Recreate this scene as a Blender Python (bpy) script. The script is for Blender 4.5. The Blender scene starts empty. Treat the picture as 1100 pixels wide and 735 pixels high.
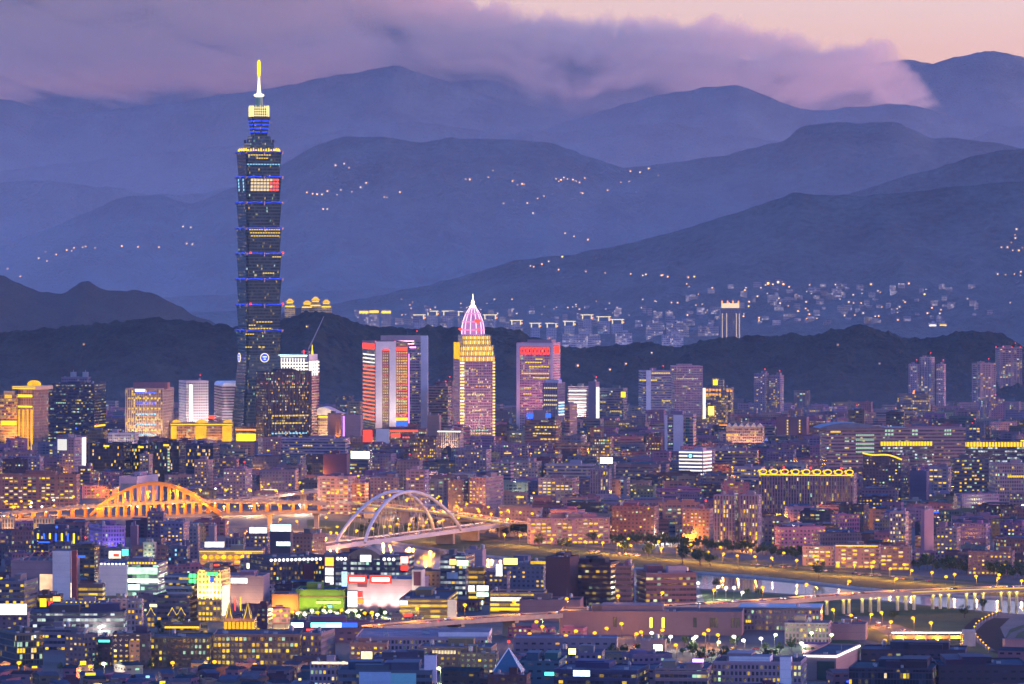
import bpy, bmesh, math, random
import numpy as np
from mathutils import Vector, Matrix

S = bpy.context.scene
C = S.collection
R = math.radians
# ------------------------------------------------------------------ camera
F, HC, YH = 5330.0, 250.0, 275.0        # focal length in photo pixels, camera height, horizon row
cd = bpy.data.cameras.new('camera'); cam = bpy.data.objects.new('camera', cd); C.objects.link(cam)
cam.location = (0, 0, HC); cam.rotation_euler = (R(90), 0, 0)
cd.sensor_width = 36; cd.lens = F / 1100 * 36; cd.shift_y = -92.5 / 1100
cd.clip_start = 10; cd.clip_end = 90000
S.camera = cam
# ------------------------------------------------------------------ dusk sky and sun
SUN_EL, SUN_AZ = 1.0, 92.0              # degrees; azimuth to the right of the view direction
W = bpy.data.worlds.new('World'); S.world = W; W.use_nodes = True
nt = W.node_tree; bg = nt.nodes['Background']
sky = nt.nodes.new('ShaderNodeTexSky'); sky.sky_type = 'NISHITA'; sky.sun_disc = False
sky.sun_elevation = R(SUN_EL); sky.sun_rotation = R(SUN_AZ)
sky.altitude = 200; sky.air_density = 1.0; sky.dust_density = 0.7; sky.ozone_density = 4.0
tint = nt.nodes.new('ShaderNodeMix'); tint.data_type = 'RGBA'; tint.blend_type = 'MULTIPLY'
tint.inputs[0].default_value = 1.0
tint.inputs[7].default_value = (1.40, 0.83, 0.98, 1)     # the violet cast of the dusk air
nt.links.new(sky.outputs[0], tint.inputs[6]); nt.links.new(tint.outputs[2], bg.inputs[0])
bg.inputs[1].default_value = 0.15
sl = bpy.data.lights.new('sun', 'SUN'); so = bpy.data.objects.new('sun', sl); C.objects.link(so)
sl.energy = 0.14; sl.angle = R(12); sl.color = (1.0, 0.62, 0.55)
so.rotation_euler = (R(90 - SUN_EL), 0, R(180 - SUN_AZ))
S.view_settings.view_transform = 'Standard'; S.view_settings.look = 'None'
S.view_settings.gamma = 1.0; S.view_settings.use_curve_mapping = False
S.view_settings.exposure = 4.0
cy = S.cycles
cy.max_bounces = 4; cy.diffuse_bounces = 2; cy.glossy_bounces = 2; cy.transmission_bounces = 2
cy.volume_bounces = 1; cy.transparent_max_bounces = 6; cy.caustics_reflective = False; cy.caustics_refractive = False
cy.use_denoising = True; cy.use_adaptive_sampling = True; cy.adaptive_threshold = .02; cy.sample_clamp_indirect = 3.0; cy.use_light_tree = True
cy.volume_step_rate = 2.0; cy.volume_max_steps = 96

# ------------------------------------------------------------------ photo pixel -> place
def gD(y):                       # distance of the flat ground seen in row y
    return F * HC / (y - YH)
def wx(x, D): return (x - 550.0) / F * D
def wz(y, D): return HC + (YH - y) / F * D
def G(x, y):
    D = gD(y); return Vector((wx(x, D), D, 0))
def P(x, y, D): return Vector((wx(x, D), D, wz(y, D)))
rng = random.Random(7)

# ------------------------------------------------------------------ materials
MATS = {}
class NT:
    def __init__(s, name):
        s.m = bpy.data.materials.new(name); s.m.use_nodes = True; s.t = s.m.node_tree
        s.t.nodes.clear(); s.out = s.t.nodes.new('ShaderNodeOutputMaterial')
    def n(s, t, **kw):
        x = s.t.nodes.new(t)
        for k, v in kw.items(): setattr(x, k, v)
        return x
    def lk(s, a, b): s.t.links.new(a, b)
    def math(s, op, a, b=None, c=None):
        x = s.n('ShaderNodeMath', operation=op)
        for i, v in enumerate((a, b, c)):
            if v is None: continue
            if hasattr(v, 'links'): s.lk(v, x.inputs[i])
            else: x.inputs[i].default_value = v
        return x.outputs[0]
    def mix(s, blend, f, a, b):
        x = s.n('ShaderNodeMix', data_type='RGBA', blend_type=blend)
        for i, v in ((0, f), (6, a), (7, b)):
            if hasattr(v, 'links'): s.lk(v, x.inputs[i])
            elif i == 0: x.inputs[0].default_value = v
            else: x.inputs[i].default_value = (*v[:3], 1)
        return x.outputs[2]
    def noise(s, scale, detail=3, coord='Object', vec=None, rough=.55):
        x = s.n('ShaderNodeTexNoise'); x.inputs['Scale'].default_value = scale
        x.inputs['Detail'].default_value = detail; x.inputs['Roughness'].default_value = rough
        if vec is None:
            tc = s.n('ShaderNodeTexCoord'); vec = tc.outputs[coord]
        s.lk(vec, x.inputs['Vector']); return x.outputs[0]
    def ramp(s, fac, stops):
        x = s.n('ShaderNodeValToRGB'); cr = x.color_ramp
        while len(cr.elements) > 1: cr.elements.remove(cr.elements[-1])
        cr.elements[0].position = stops[0][0]; cr.elements[0].color = (*stops[0][1], 1)
        for p, c in stops[1:]:
            e = cr.elements.new(p); e.color = (*c, 1)
        s.lk(fac, x.inputs[0]); return x.outputs[0]

def surf(name, col, rough=.8, metal=0.0, var=.25, scale=.15, spec=.3, col2=None, tint=False):
    """matte surface with broad and fine mottling; tint = multiply by the mesh's own colour attribute"""
    if name in MATS: return MATS[name]
    s = NT(name); b = s.n('ShaderNodeBsdfPrincipled')
    b.inputs['Roughness'].default_value = rough; b.inputs['Metallic'].default_value = metal
    b.inputs['Specular IOR Level'].default_value = spec
    n1 = s.noise(scale, 4); n2 = s.noise(scale * 9, 3)
    f = s.math('ADD', s.math('MULTIPLY', n1, .7), s.math('MULTIPLY', n2, .3))
    lo = [c * (1 - var) for c in col]; hi = [min(1, c * (1 + var)) for c in (col2 or col)]
    c = s.ramp(f, [(.3, lo), (.7, hi)])
    if tint:
        a = s.n('ShaderNodeAttribute', attribute_name='tint'); c = s.mix('MULTIPLY', 1.0, c, a.outputs['Color'])
    s.lk(c, b.inputs['Base Color']); s.lk(b.outputs[0], s.out.inputs[0])
    MATS[name] = s.m; return s.m

EM = .48
def glow(name, col, strength, light=False, var=0.0, scale=.5):
    """something that gives off light: lamp, LED strip, lit panel"""
    if name in MATS: return MATS[name]
    strength *= EM; s = NT(name); e = s.n('ShaderNodeEmission'); e.inputs[0].default_value = (*col, 1)
    e.inputs[1].default_value = strength
    if var:
        f = s.noise(scale, 2); s.lk(s.math('MULTIPLY', strength, s.math('ADD', 1 - var, s.math('MULTIPLY', f, 2 * var))), e.inputs[1])
    s.lk(e.outputs[0], s.out.inputs[0])
    s.m.cycles.emission_sampling = 'FRONT_BACK' if light else 'NONE'
    MATS[name] = s.m; return s.m

# ------------------------------------------------------------------ mesh building
class MB:
    """collects faces with uv (metres), tint colour and material slot, then links them as ONE mesh"""
    def __init__(s): s.v = []; s.f = []; s.uv = []; s.t = []; s.mi = []; s.tint = (1, 1, 1, .5)
    def face(s, pts, uv=None, mi=0):
        i = len(s.v); s.v.extend([tuple(p) for p in pts]); s.f.append(tuple(range(i, i + len(pts))))
        if uv is None: uv = [(p[0], p[1]) for p in pts]
        s.uv.extend(uv); s.t.extend([s.tint] * len(pts)); s.mi.append(mi)
    def prism(s, base, top, z0, z1, mi=0, cap=1, u0=0, bottom=False):
        """base, top: lists of (x,y), counter-clockwise"""
        n = len(base); u = u0
        for i in range(n):
            j = (i + 1) % n
            L = math.hypot(base[j][0] - base[i][0], base[j][1] - base[i][1])
            s.face([(*base[i], z0), (*base[j], z0), (*top[j], z1), (*top[i], z1)],
                   [(u, z0), (u + L, z0), (u + L, z1), (u, z1)], mi)
            u = math.ceil(u + L + 100)
        if cap is not None: s.face([(*p, z1) for p in top], None, cap)
        if bottom: s.face([(*p, z0) for p in reversed(base)], None, cap or 0)
    def box(s, cx, cy, z0, sx, sy, sz, mi=0, cap=None, rot=0, bottom=True):
        c, n = math.cos(rot), math.sin(rot)
        q = [(cx + a * sx / 2 * c - b * sy / 2 * n, cy + a * sx / 2 * n + b * sy / 2 * c) for a, b in ((-1, -1), (1, -1), (1, 1), (-1, 1))]
        s.prism(q, q, z0, z0 + sz, mi, mi if cap is None else cap, bottom=bottom)
    def cyl(s, cx, cy, z0, r0, r1, h, n=10, mi=0, cap=None):
        a = [(cx + r0 * math.cos(2 * math.pi * k / n), cy + r0 * math.sin(2 * math.pi * k / n)) for k in range(n)]
        b = [(cx + r1 * math.cos(2 * math.pi * k / n), cy + r1 * math.sin(2 * math.pi * k / n)) for k in range(n)]
        s.prism(a, b, z0, z0 + h, mi, mi if cap is None else cap)
    def lathe(s, cx, cy, prof, n=16, mi=0):
        for (r0, z0), (r1, z1) in zip(prof, prof[1:]): s.cyl(cx, cy, z0, r0, r1, z1 - z0, n, mi)
    def tube(s, pts, r, n=6, mi=0, r2=None):
        pts = [Vector(p) for p in pts]; rings = []
        for k, p in enumerate(pts):
            d = (pts[min(k + 1, len(pts) - 1)] - pts[max(k - 1, 0)]).normalized()
            a = d.cross(Vector((0, 0, 1)))
            if a.length < 1e-3: a = Vector((1, 0, 0))
            a.normalize(); b = a.cross(d)
            rr = r if r2 is None else r + (r2 - r) * k / max(1, len(pts) - 1)
            rings.append([p + a * (rr * math.cos(2 * math.pi * q / n)) + b * (rr * math.sin(2 * math.pi * q / n)) for q in range(n)])
        for A, B in zip(rings, rings[1:]):
            for q in range(n):
                s.face([A[q], A[(q + 1) % n], B[(q + 1) % n], B[q]], [(q, 0), (q + 1, 0), (q + 1, 1), (q, 1)], mi)
        s.face(list(reversed(rings[0])), None, mi); s.face(rings[-1], None, mi)
    def mesh(s, name, mats):
        me = bpy.data.meshes.new(name); me.from_pydata(s.v, [], s.f)
        if not isinstance(mats, (list, tuple)): mats = [mats]
        for m in mats: me.materials.append(m)
        me.polygons.foreach_set('material_index', np.minimum(np.array(s.mi, dtype=np.int32), len(mats) - 1))
        l = me.uv_layers.new(name='UVMap'); l.data.foreach_set('uv', np.array(s.uv, dtype=np.float32).ravel())
        a = me.attributes.new('tint', 'FLOAT_COLOR', 'CORNER'); a.data.foreach_set('color', np.array(s.t, dtype=np.float32).ravel())
        me.update(); return me
    def build(s, name, mats, parent=None, loc=None):
        o = bpy.data.objects.new(name, s.mesh(name, mats)); C.objects.link(o)
        if parent is not None: o.parent = parent
        if loc is not None: o.location = loc
        return o

def link(name, me, parent=None, loc=None, rot=None):
    o = bpy.data.objects.new(name, me); C.objects.link(o)
    if parent is not None: o.parent = parent
    if loc is not None: o.location = loc
    if rot is not None: o.rotation_euler = (0, 0, rot)
    return o
def empty(name, loc, rz=0):
    o = bpy.data.objects.new(name, None); C.objects.link(o); o.location = loc; o.rotation_euler = (0, 0, rz); o.empty_display_size = 5
    return o
def tag(o, label, cat, group=None):
    o['label'] = label; o['category'] = cat
    if group: o['group'] = group
    return o
def setting(o, kind='structure'): o['kind'] = kind; return o
def copy_tree(o, loc=None, rz=None):
    c = o.copy(); C.objects.link(c)
    if loc is not None: c.location = loc
    if rz is not None: c.rotation_euler = (0, 0, rz)
    for ch in list(o.children):
        d = ch.copy(); C.objects.link(d); d.parent = c
        for g in list(ch.children):
            e = g.copy(); C.objects.link(e); e.parent = d
    return c

# ------------------------------------------------------------------ terrain
def vnoise(x, y, seed):
    xi = np.floor(x).astype(np.int64); yi = np.floor(y).astype(np.int64); fx = x - xi; fy = y - yi
    fx = fx * fx * (3 - 2 * fx); fy = fy * fy * (3 - 2 * fy)
    def h(a, b):
        n = (a * 374761393 + b * 668265263 + seed * 982451653) & 0x7fffffff
        n = ((n ^ (n >> 13)) * 1274126177) & 0x7fffffff
        return ((n ^ (n >> 16)) & 0xffff) / 65535.0
    return (h(xi, yi) * (1 - fx) + h(xi + 1, yi) * fx) * (1 - fy) + (h(xi, yi + 1) * (1 - fx) + h(xi + 1, yi + 1) * fx) * fy
def fbm(x, y, seed, oct=4, ridged=False):
    t = 0; a = .5; tot = 0
    for k in range(oct):
        n = vnoise(x, y, seed + k * 17)
        if ridged: n = 1 - np.abs(2 * n - 1)
        t = t + a * n; tot += a; a *= .5; x = x * 2.03 + 5.3; y = y * 2.03 + 1.7
    return t / tot
HILL = {}
def ridge(name, prof, D, front, back, mat, spur=.5, sc=900., cols=420, rows=90, bump=4., bsc=14., seed=1, xlo=-150, xhi=1250, jag=2.0):
    """a wooded range whose crest line stands at distance D: front slope towards the city, back slope behind"""
    px = np.array([p[0] for p in prof], float); py = np.array([p[1] for p in prof], float)
    xs = np.linspace(xlo, xhi, cols); X = wx(xs, D)
    yc = np.interp(xs, px, py)
    k = np.ones(5) / 5; ys = np.convolve(np.pad(yc, 2, 'edge'), k, 'valid')
    zc = wz(ys, D) + (fbm(X / 160, X * 0 + 3.1, seed + 5, 4) - .5) * 2 * jag * D / F
    t = np.concatenate([-1 + np.linspace(0, 1, rows) ** .8, np.linspace(0, 1, max(8, rows // 4))[1:]])
    TT, XX = np.meshgrid(t, X, indexing='ij'); ZC = np.broadcast_to(zc, TT.shape)
    Y = np.where(TT < 0, D + TT * front, D + TT * back)
    n = fbm(XX / sc, Y / (sc * 1.8), seed, 5, True)
    w = (fbm(XX / (sc * 2), Y / (sc * 2), seed + 9, 3) - .5)
    a = np.clip(1 - np.abs(TT), 0, 1)
    sh = a ** np.where(TT < 0, 1.15, .9)
    z = ZC * sh * (1 - spur * (1 - n) * np.clip(np.abs(TT) * 3, 0, 1) * 1.6) + w * ZC * .25 * a * np.clip(np.abs(TT) * 4, 0, 1)
    z = np.minimum(z, ZC * (1 - .02 * np.abs(TT)) )
    z += (fbm(XX / bsc, Y / bsc, seed + 31, 2) - .5) * 2 * bump * np.clip(a * 6, 0, 1)
    z = np.where(a < 1e-6, -6, z)
    nr, nc = TT.shape
    co = np.stack([XX, Y, z], -1).reshape(-1, 3)
    idx = np.arange(nr * nc).reshape(nr, nc)
    q = np.stack([idx[:-1, :-1], idx[:-1, 1:], idx[1:, 1:], idx[1:, :-1]], -1).reshape(-1, 4)
    me = bpy.data.meshes.new(name); me.vertices.add(len(co)); me.vertices.foreach_set('co', co.astype(np.float32).ravel())
    me.loops.add(q.size); me.loops.foreach_set('vertex_index', q.astype(np.int32).ravel())
    me.polygons.add(len(q)); me.polygons.foreach_set('loop_start', np.arange(0, q.size, 4, dtype=np.int32))
    me.polygons.foreach_set('use_smooth', np.ones(len(q), dtype=bool))
    me.update(calc_edges=True); me.validate()
    me.materials.append(mat); o = bpy.data.objects.new(name, me); C.objects.link(o); setting(o)
    HILL[id(o)] = (X, t, z, D, front, back)
    o_info[seed] = (X, Y, z)
    return o
o_info = {}
def hill_at(seed, x, y):
    """first point of the range with this seed met by the line of sight through photo pixel (x, y)"""
    X, Y, z = o_info[seed]
    for r in range(Y.shape[0] - 1):
        D = Y[r, 0]; zz = float(np.interp(wx(x, D), X, z[r]))
        if YH + F * (HC - zz) / D <= y: return Vector((wx(x, D), D, zz))
    return None

def forest(name, c1, c2, sc):
    s = NT(name); b = s.n('ShaderNodeBsdfPrincipled'); b.inputs['Roughness'].default_value = .95; b.inputs['Specular IOR Level'].default_value = .1
    n = s.noise(1 / sc, 4); m = s.noise(1 / (sc * .12), 3)
    f = s.math('ADD', s.math('MULTIPLY', n, .55), s.math('MULTIPLY', m, .45))
    s.lk(s.ramp(f, [(.35, c1), (.65, c2)]), b.inputs['Base Color'])
    bu = s.n('ShaderNodeBump'); bu.inputs['Strength'].default_value = .9; bu.inputs['Distance'].default_value = sc * .1
    s.lk(m, bu.inputs['Height']); s.lk(bu.outputs[0], b.inputs['Normal']); s.lk(b.outputs[0], s.out.inputs[0]); return s.m
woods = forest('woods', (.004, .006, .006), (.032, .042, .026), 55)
woods_far = forest('woods_far', (.018, .028, .032), (.08, .11, .105), 140)  # lighter and bluer than the near woods: distance haze put into the colour

ridge('mountain_range', [(600,150),(960,64),(985,70),(1000,70),(1030,60),(1060,54),(1080,57),(1100,62),(1200,90)], 26000, 3000, 2500, woods_far, seed=3, sc=1500, cols=300, rows=50, jag=1.2)
ridge('mountain_range', [(600,150),(900,90),(962,63),(985,65),(1003,68),(1040,75),(1250,100)], 33000, 3000, 2500, woods_far, seed=13, sc=1500, cols=200, rows=30, jag=2.4)
ridge('mountain_range', [(-150,-30),(200,-25),(400,-12),(480,4),(530,32),(600,46),(700,54),(760,56),(850,72),(900,77),(940,80),(965,92),(985,110),(1010,125),(1250,190)], 24600, 2000, 1500, woods_far, seed=23, sc=1300, cols=300, rows=50)  # unseen range added behind the cloud as its dark backing
ridge('mountain_range', [(-150,112),(0,106),(28,112),(50,122),(100,119),(200,108),(300,94),(360,82),(425,69),(470,84),(525,103),(560,112),(620,128),(760,170),(1250,190)], 19000, 3300, 950, woods_far, seed=4, sc=1300, cols=320, rows=60, bump=5, bsc=40)
ridge('mountain_range', [(-150,220),(500,170),(560,150),(640,120),(700,104),(760,94),(795,90),(820,102),(855,117),(870,119),(900,117),(960,112),(985,114),(1010,122),(1060,132),(1130,145),(1250,150)], 17800, 2500, 1200, woods_far, seed=5, sc=1200, cols=320, rows=60, bump=5, bsc=40)
ridge('mountain_range', [(-150,200),(300,150),(420,131),(470,132),(520,142),(545,146),(570,138),(600,143),(650,135),(690,134),(720,131),(765,140),(800,147),(845,152),(930,160),(1030,152),(1050,147),(1070,139),(1100,136),(1250,140)], 15600, 2600, 1800, woods_far, seed=6, sc=1000, cols=360, rows=70, bump=5, bsc=36)
ridge('mountain_range', [(-150,190),(0,195),(50,194),(100,200),(160,208),(210,208),(250,200),(330,215),(1250,260)], 14000, 2000, 1500, woods_far, seed=7, sc=900, cols=360, rows=70, bump=5, bsc=30)
ridge('mountain_range', [(-150,285),(0,266),(55,245),(90,230),(130,213),(170,210),(205,221),(250,202),(305,176),(340,157),(365,148),(415,147),(455,153),(485,148),(550,150),(590,153),(625,167),(670,181),(715,176),(775,167),(820,155),(847,151),(852,143),(860,137),(895,132),(920,133),(960,131),(985,140),(1000,149),(1025,146),(1060,152),(1090,159),(1250,175)], 12600, 2600, 1700, woods_far, seed=8, sc=800, cols=520, rows=110, bump=4, bsc=26, jag=2.4)
ridge('mountain_range', [(-150,330),(700,300),(850,240),(900,212),(950,196),(1000,181),(1050,167),(1100,160),(1250,150)], 11300, 1300, 1000, woods_far, seed=9, sc=600, cols=420, rows=90, bump=4, bsc=22, jag=2.2)
ridge('mountain_slope', [(-150,330),(300,335),(400,318),(500,296),(550,281),(625,272),(675,262),(740,245),(800,227),(855,207),(875,210),(925,212),(975,207),(1025,200),(1100,194),(1250,190)], 10500, 1500, 700, woods_far, seed=10, sc=500, cols=480, rows=110, bump=3.5, bsc=22, jag=2.2, spur=.45)
ridge('hill_ridge', [(-150,290),(0,295),(30,310),(70,317),(90,300),(112,312),(155,312),(190,327),(210,340),(250,354),(290,350),(308,333),(330,330),(355,336),(378,348),(450,375),(1250,420)], 9500, 900, 600, woods, seed=11, sc=380, cols=480, rows=80, bump=3.5, bsc=18, jag=.6)
ridge('near_hill', [(-150,360),(0,358),(60,352),(130,345),(165,341),(200,345),(250,350),(300,345),(320,336),(340,334),(360,337),(378,345),(397,350),(448,353),(461,349),(477,352),(550,353),(560,355),(568,362),(602,371),(625,374),(648,372),(669,369),(700,368),(726,373),(747,368),(773,363),(820,361),(846,358),(877,361),(895,353),(923,350),(944,354),(975,364),(1001,364),(1027,357),(1053,355),(1079,359),(1100,373),(1160,390),(1250,400)], 8400, 620, 500, woods, seed=12, sc=200, cols=1300, rows=110, bump=4.5, bsc=11, jag=.6)

# ------------------------------------------------------------------ ground
gs = NT('city_ground'); b = gs.n('ShaderNodeBsdfPrincipled'); b.inputs['Roughness'].default_value = .85
s_ = gs
s_.lk(s_.ramp(s_.noise(.02, 6), [(.3, (.03, .03, .034)), (.7, (.075, .07, .07))]), b.inputs['Base Color']); s_.lk(b.outputs[0], s_.out.inputs[0])
mb = MB()
for i in range(12):
    for j in range(22):
        x0, y0 = -11900 + i * 1983, -1000 + j * 950
        mb.face([(x0, y0, 0), (x0 + 1983, y0, 0), (x0 + 1983, y0 + 950, 0), (x0, y0 + 950, 0)])
setting(mb.build('ground', gs.m))

# ------------------------------------------------------------------ haze and cloud
hz = NT('haze_air'); pv = hz.n('ShaderNodeVolumePrincipled')
pv.inputs['Color'].default_value = (.46, .70, 1.0, 1); pv.inputs['Density'].default_value = 1.2e-5; pv.inputs['Anisotropy'].default_value = .1
hz.lk(pv.outputs[0], hz.out.inputs['Volume'])
mb = MB(); mb.box(0, 9450, -12, 24400, 21050, 1112); setting(mb.build('haze', hz.m), 'stuff')

CD0, CD1 = 20300, 22400                  # the bank pours over the ridge here
CS = 21000 / F
cl = NT('cloud_vapour'); tc = cl.n('ShaderNodeTexCoord'); sep = cl.n('ShaderNodeSeparateXYZ'); cl.lk(tc.outputs['Object'], sep.inputs[0])
PX0, PX1 = -120.0, 1020.0; PY0, PY1 = -140.0, 135.0
u = cl.math('DIVIDE', sep.outputs[0], (PX1 - PX0) * CS)        # 0..1 along the bank
vv = cl.math('DIVIDE', sep.outputs[2], (PY1 - PY0) * CS)       # 0..1 upwards
def curve(stops):
    c = cl.n('ShaderNodeFloatCurve'); cm = c.mapping.curves[0]
    pts = [((x - PX0) / (PX1 - PX0), (PY1 - y) / (PY1 - PY0)) for x, y in stops]
    cm.points[0].location = pts[0]; cm.points[1].location = pts[-1]
    for p in pts[1:-1]: cm.points.new(*p)
    for p in cm.points: p.handle_type = 'AUTO'
    c.mapping.update(); cl.lk(u, c.inputs['Value']); return c.outputs[0]
top = curve([(-120, -60), (100, -55), (300, -45), (450, -22), (530, 2), (600, 16), (650, 22), (705, 26), (740, 33), (765, 27), (850, 42), (900, 47), (935, 48), (955, 58), (975, 80), (990, 100), (1000, 118), (1020, 132)])
bot = curve([(-120, 108), (0, 104), (150, 100), (300, 92), (420, 78), (520, 82), (600, 102), (680, 110), (740, 118), (780, 112), (850, 117), (900, 120), (960, 118), (985, 118), (1020, 134)])
mp = cl.n('ShaderNodeMapping'); mp.inputs['Rotation'].default_value = (0, R(33), 0); mp.inputs['Scale'].default_value = (.14, .02, 1.0)
flat = cl.n('ShaderNodeVectorMath', operation='MULTIPLY'); cl.lk(tc.outputs['Object'], flat.inputs[0]); flat.inputs[1].default_value = (1, .06, 1)
warp = cl.n('ShaderNodeTexNoise'); warp.inputs['Scale'].default_value = 1 / 700.; warp.inputs['Detail'].default_value = 2; cl.lk(flat.outputs[0], warp.inputs['Vector'])
wv = cl.n('ShaderNodeVectorMath', operation='MULTIPLY_ADD'); cl.lk(warp.outputs['Color'], wv.inputs[0]); wv.inputs[1].default_value = (420, 0, 420); cl.lk(flat.outputs[0], wv.inputs[2])
cl.lk(wv.outputs[0], mp.inputs[0])
n1 = cl.noise(1 / 80., 6, vec=mp.outputs[0], rough=.6)            # wisps combed down the slope
n2 = cl.noise(1 / 420., 4, vec=wv.outputs[0])                      # rolls
n3 = cl.noise(1 / 90., 5, vec=flat.outputs[0])
H = (PY1 - PY0) * CS
def smooth(x, lo=0.0, hi=1.0):
    m = cl.n('ShaderNodeMapRange', interpolation_type='SMOOTHSTEP'); cl.lk(x, m.inputs[0]); m.inputs[1].default_value = lo; m.inputs[2].default_value = hi; return m.outputs[0]
nz = cl.math('SUBTRACT', cl.math('ADD', cl.math('MULTIPLY', n3, .16), cl.math('MULTIPLY', n2, .12)), .14)
edge_t = cl.math('DIVIDE', cl.math('SUBTRACT', cl.math('ADD', top, nz), vv), .05)
nb = cl.math('SUBTRACT', cl.math('ADD', cl.math('MULTIPLY', n1, .40), cl.math('MULTIPLY', n2, .20)), .34)
edge_b = cl.math('DIVIDE', cl.math('SUBTRACT', vv, cl.math('ADD', bot, nb)), .12)
mixn = cl.math('ADD', cl.math('MULTIPLY', n1, .84), cl.math('MULTIPLY', n2, .16))
mixn = cl.math('ADD', mixn, cl.math('MULTIPLY', smooth(u, .62, .25), .07))
body = cl.math('ADD', .05, smooth(mixn, .42, .59))
body = cl.math('MAXIMUM', body, cl.math('MULTIPLY', 2.6, cl.math('SUBTRACT', 1.0, smooth(cl.math('SUBTRACT', cl.math('ADD', top, nz), vv), .03, .15))))
dens = cl.math('MULTIPLY', cl.math('MULTIPLY', smooth(edge_t), smooth(edge_b)), cl.math('MULTIPLY', body, 0.0014))
cv = cl.n('ShaderNodeVolumePrincipled'); cv.inputs['Color'].default_value = (1.0, .82, .56, 1); cv.inputs['Anisotropy'].default_value = 0.0
cl.lk(dens, cv.inputs['Density']); cl.lk(cv.outputs[0], cl.out.inputs['Volume'])
cl.m.cycles.volume_sampling = 'MULTIPLE_IMPORTANCE'
mb = MB(); LX = (PX1 - PX0) * CS
mb.box(LX / 2, (CD1 - CD0) / 2, 0, LX, CD1 - CD0, H)
o = mb.build('cloud', cl.m, loc=(wx(PX0, 21000), CD0, wz(PY1, 21000))); setting(o, 'stuff')

def mist(name, D0, D1, H_, dens_):
    """valley mist that thins with height"""
    s = NT(name); tc = s.n('ShaderNodeTexCoord'); sp = s.n('ShaderNodeSeparateXYZ'); s.lk(tc.outputs['Object'], sp.inputs[0])
    t = s.math('SUBTRACT', 1.0, s.math('DIVIDE', sp.outputs[2], H_)); t = s.math('MULTIPLY', t, t)
    d = s.math('MULTIPLY', s.math('MULTIPLY', t, dens_), s.math('ADD', .8, s.math('MULTIPLY', s.noise(1 / 2500., 1), .4)))
    v = s.n('ShaderNodeVolumePrincipled'); v.inputs['Color'].default_value = (.70, .78, .89, 1); s.lk(d, v.inputs['Density']); s.lk(v.outputs[0], s.out.inputs['Volume'])
    m = MB(); m.box(0, (D1 - D0) / 2, -3, 8000, D1 - D0, H_ + 3); o = m.build('valley_mist', s.m, loc=(0, D0, 0)); setting(o, 'stuff')
mist('mist_hill', 7050, 7750, 230, 1.7e-4)
mist('mist_near', 8750, 10300, 640, 2.5e-4)
mist('mist_mid', 10600, 12400, 900, 4.0e-4)
mist('mist_far', 12900, 15300, 1600, 1.8e-4)
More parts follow.
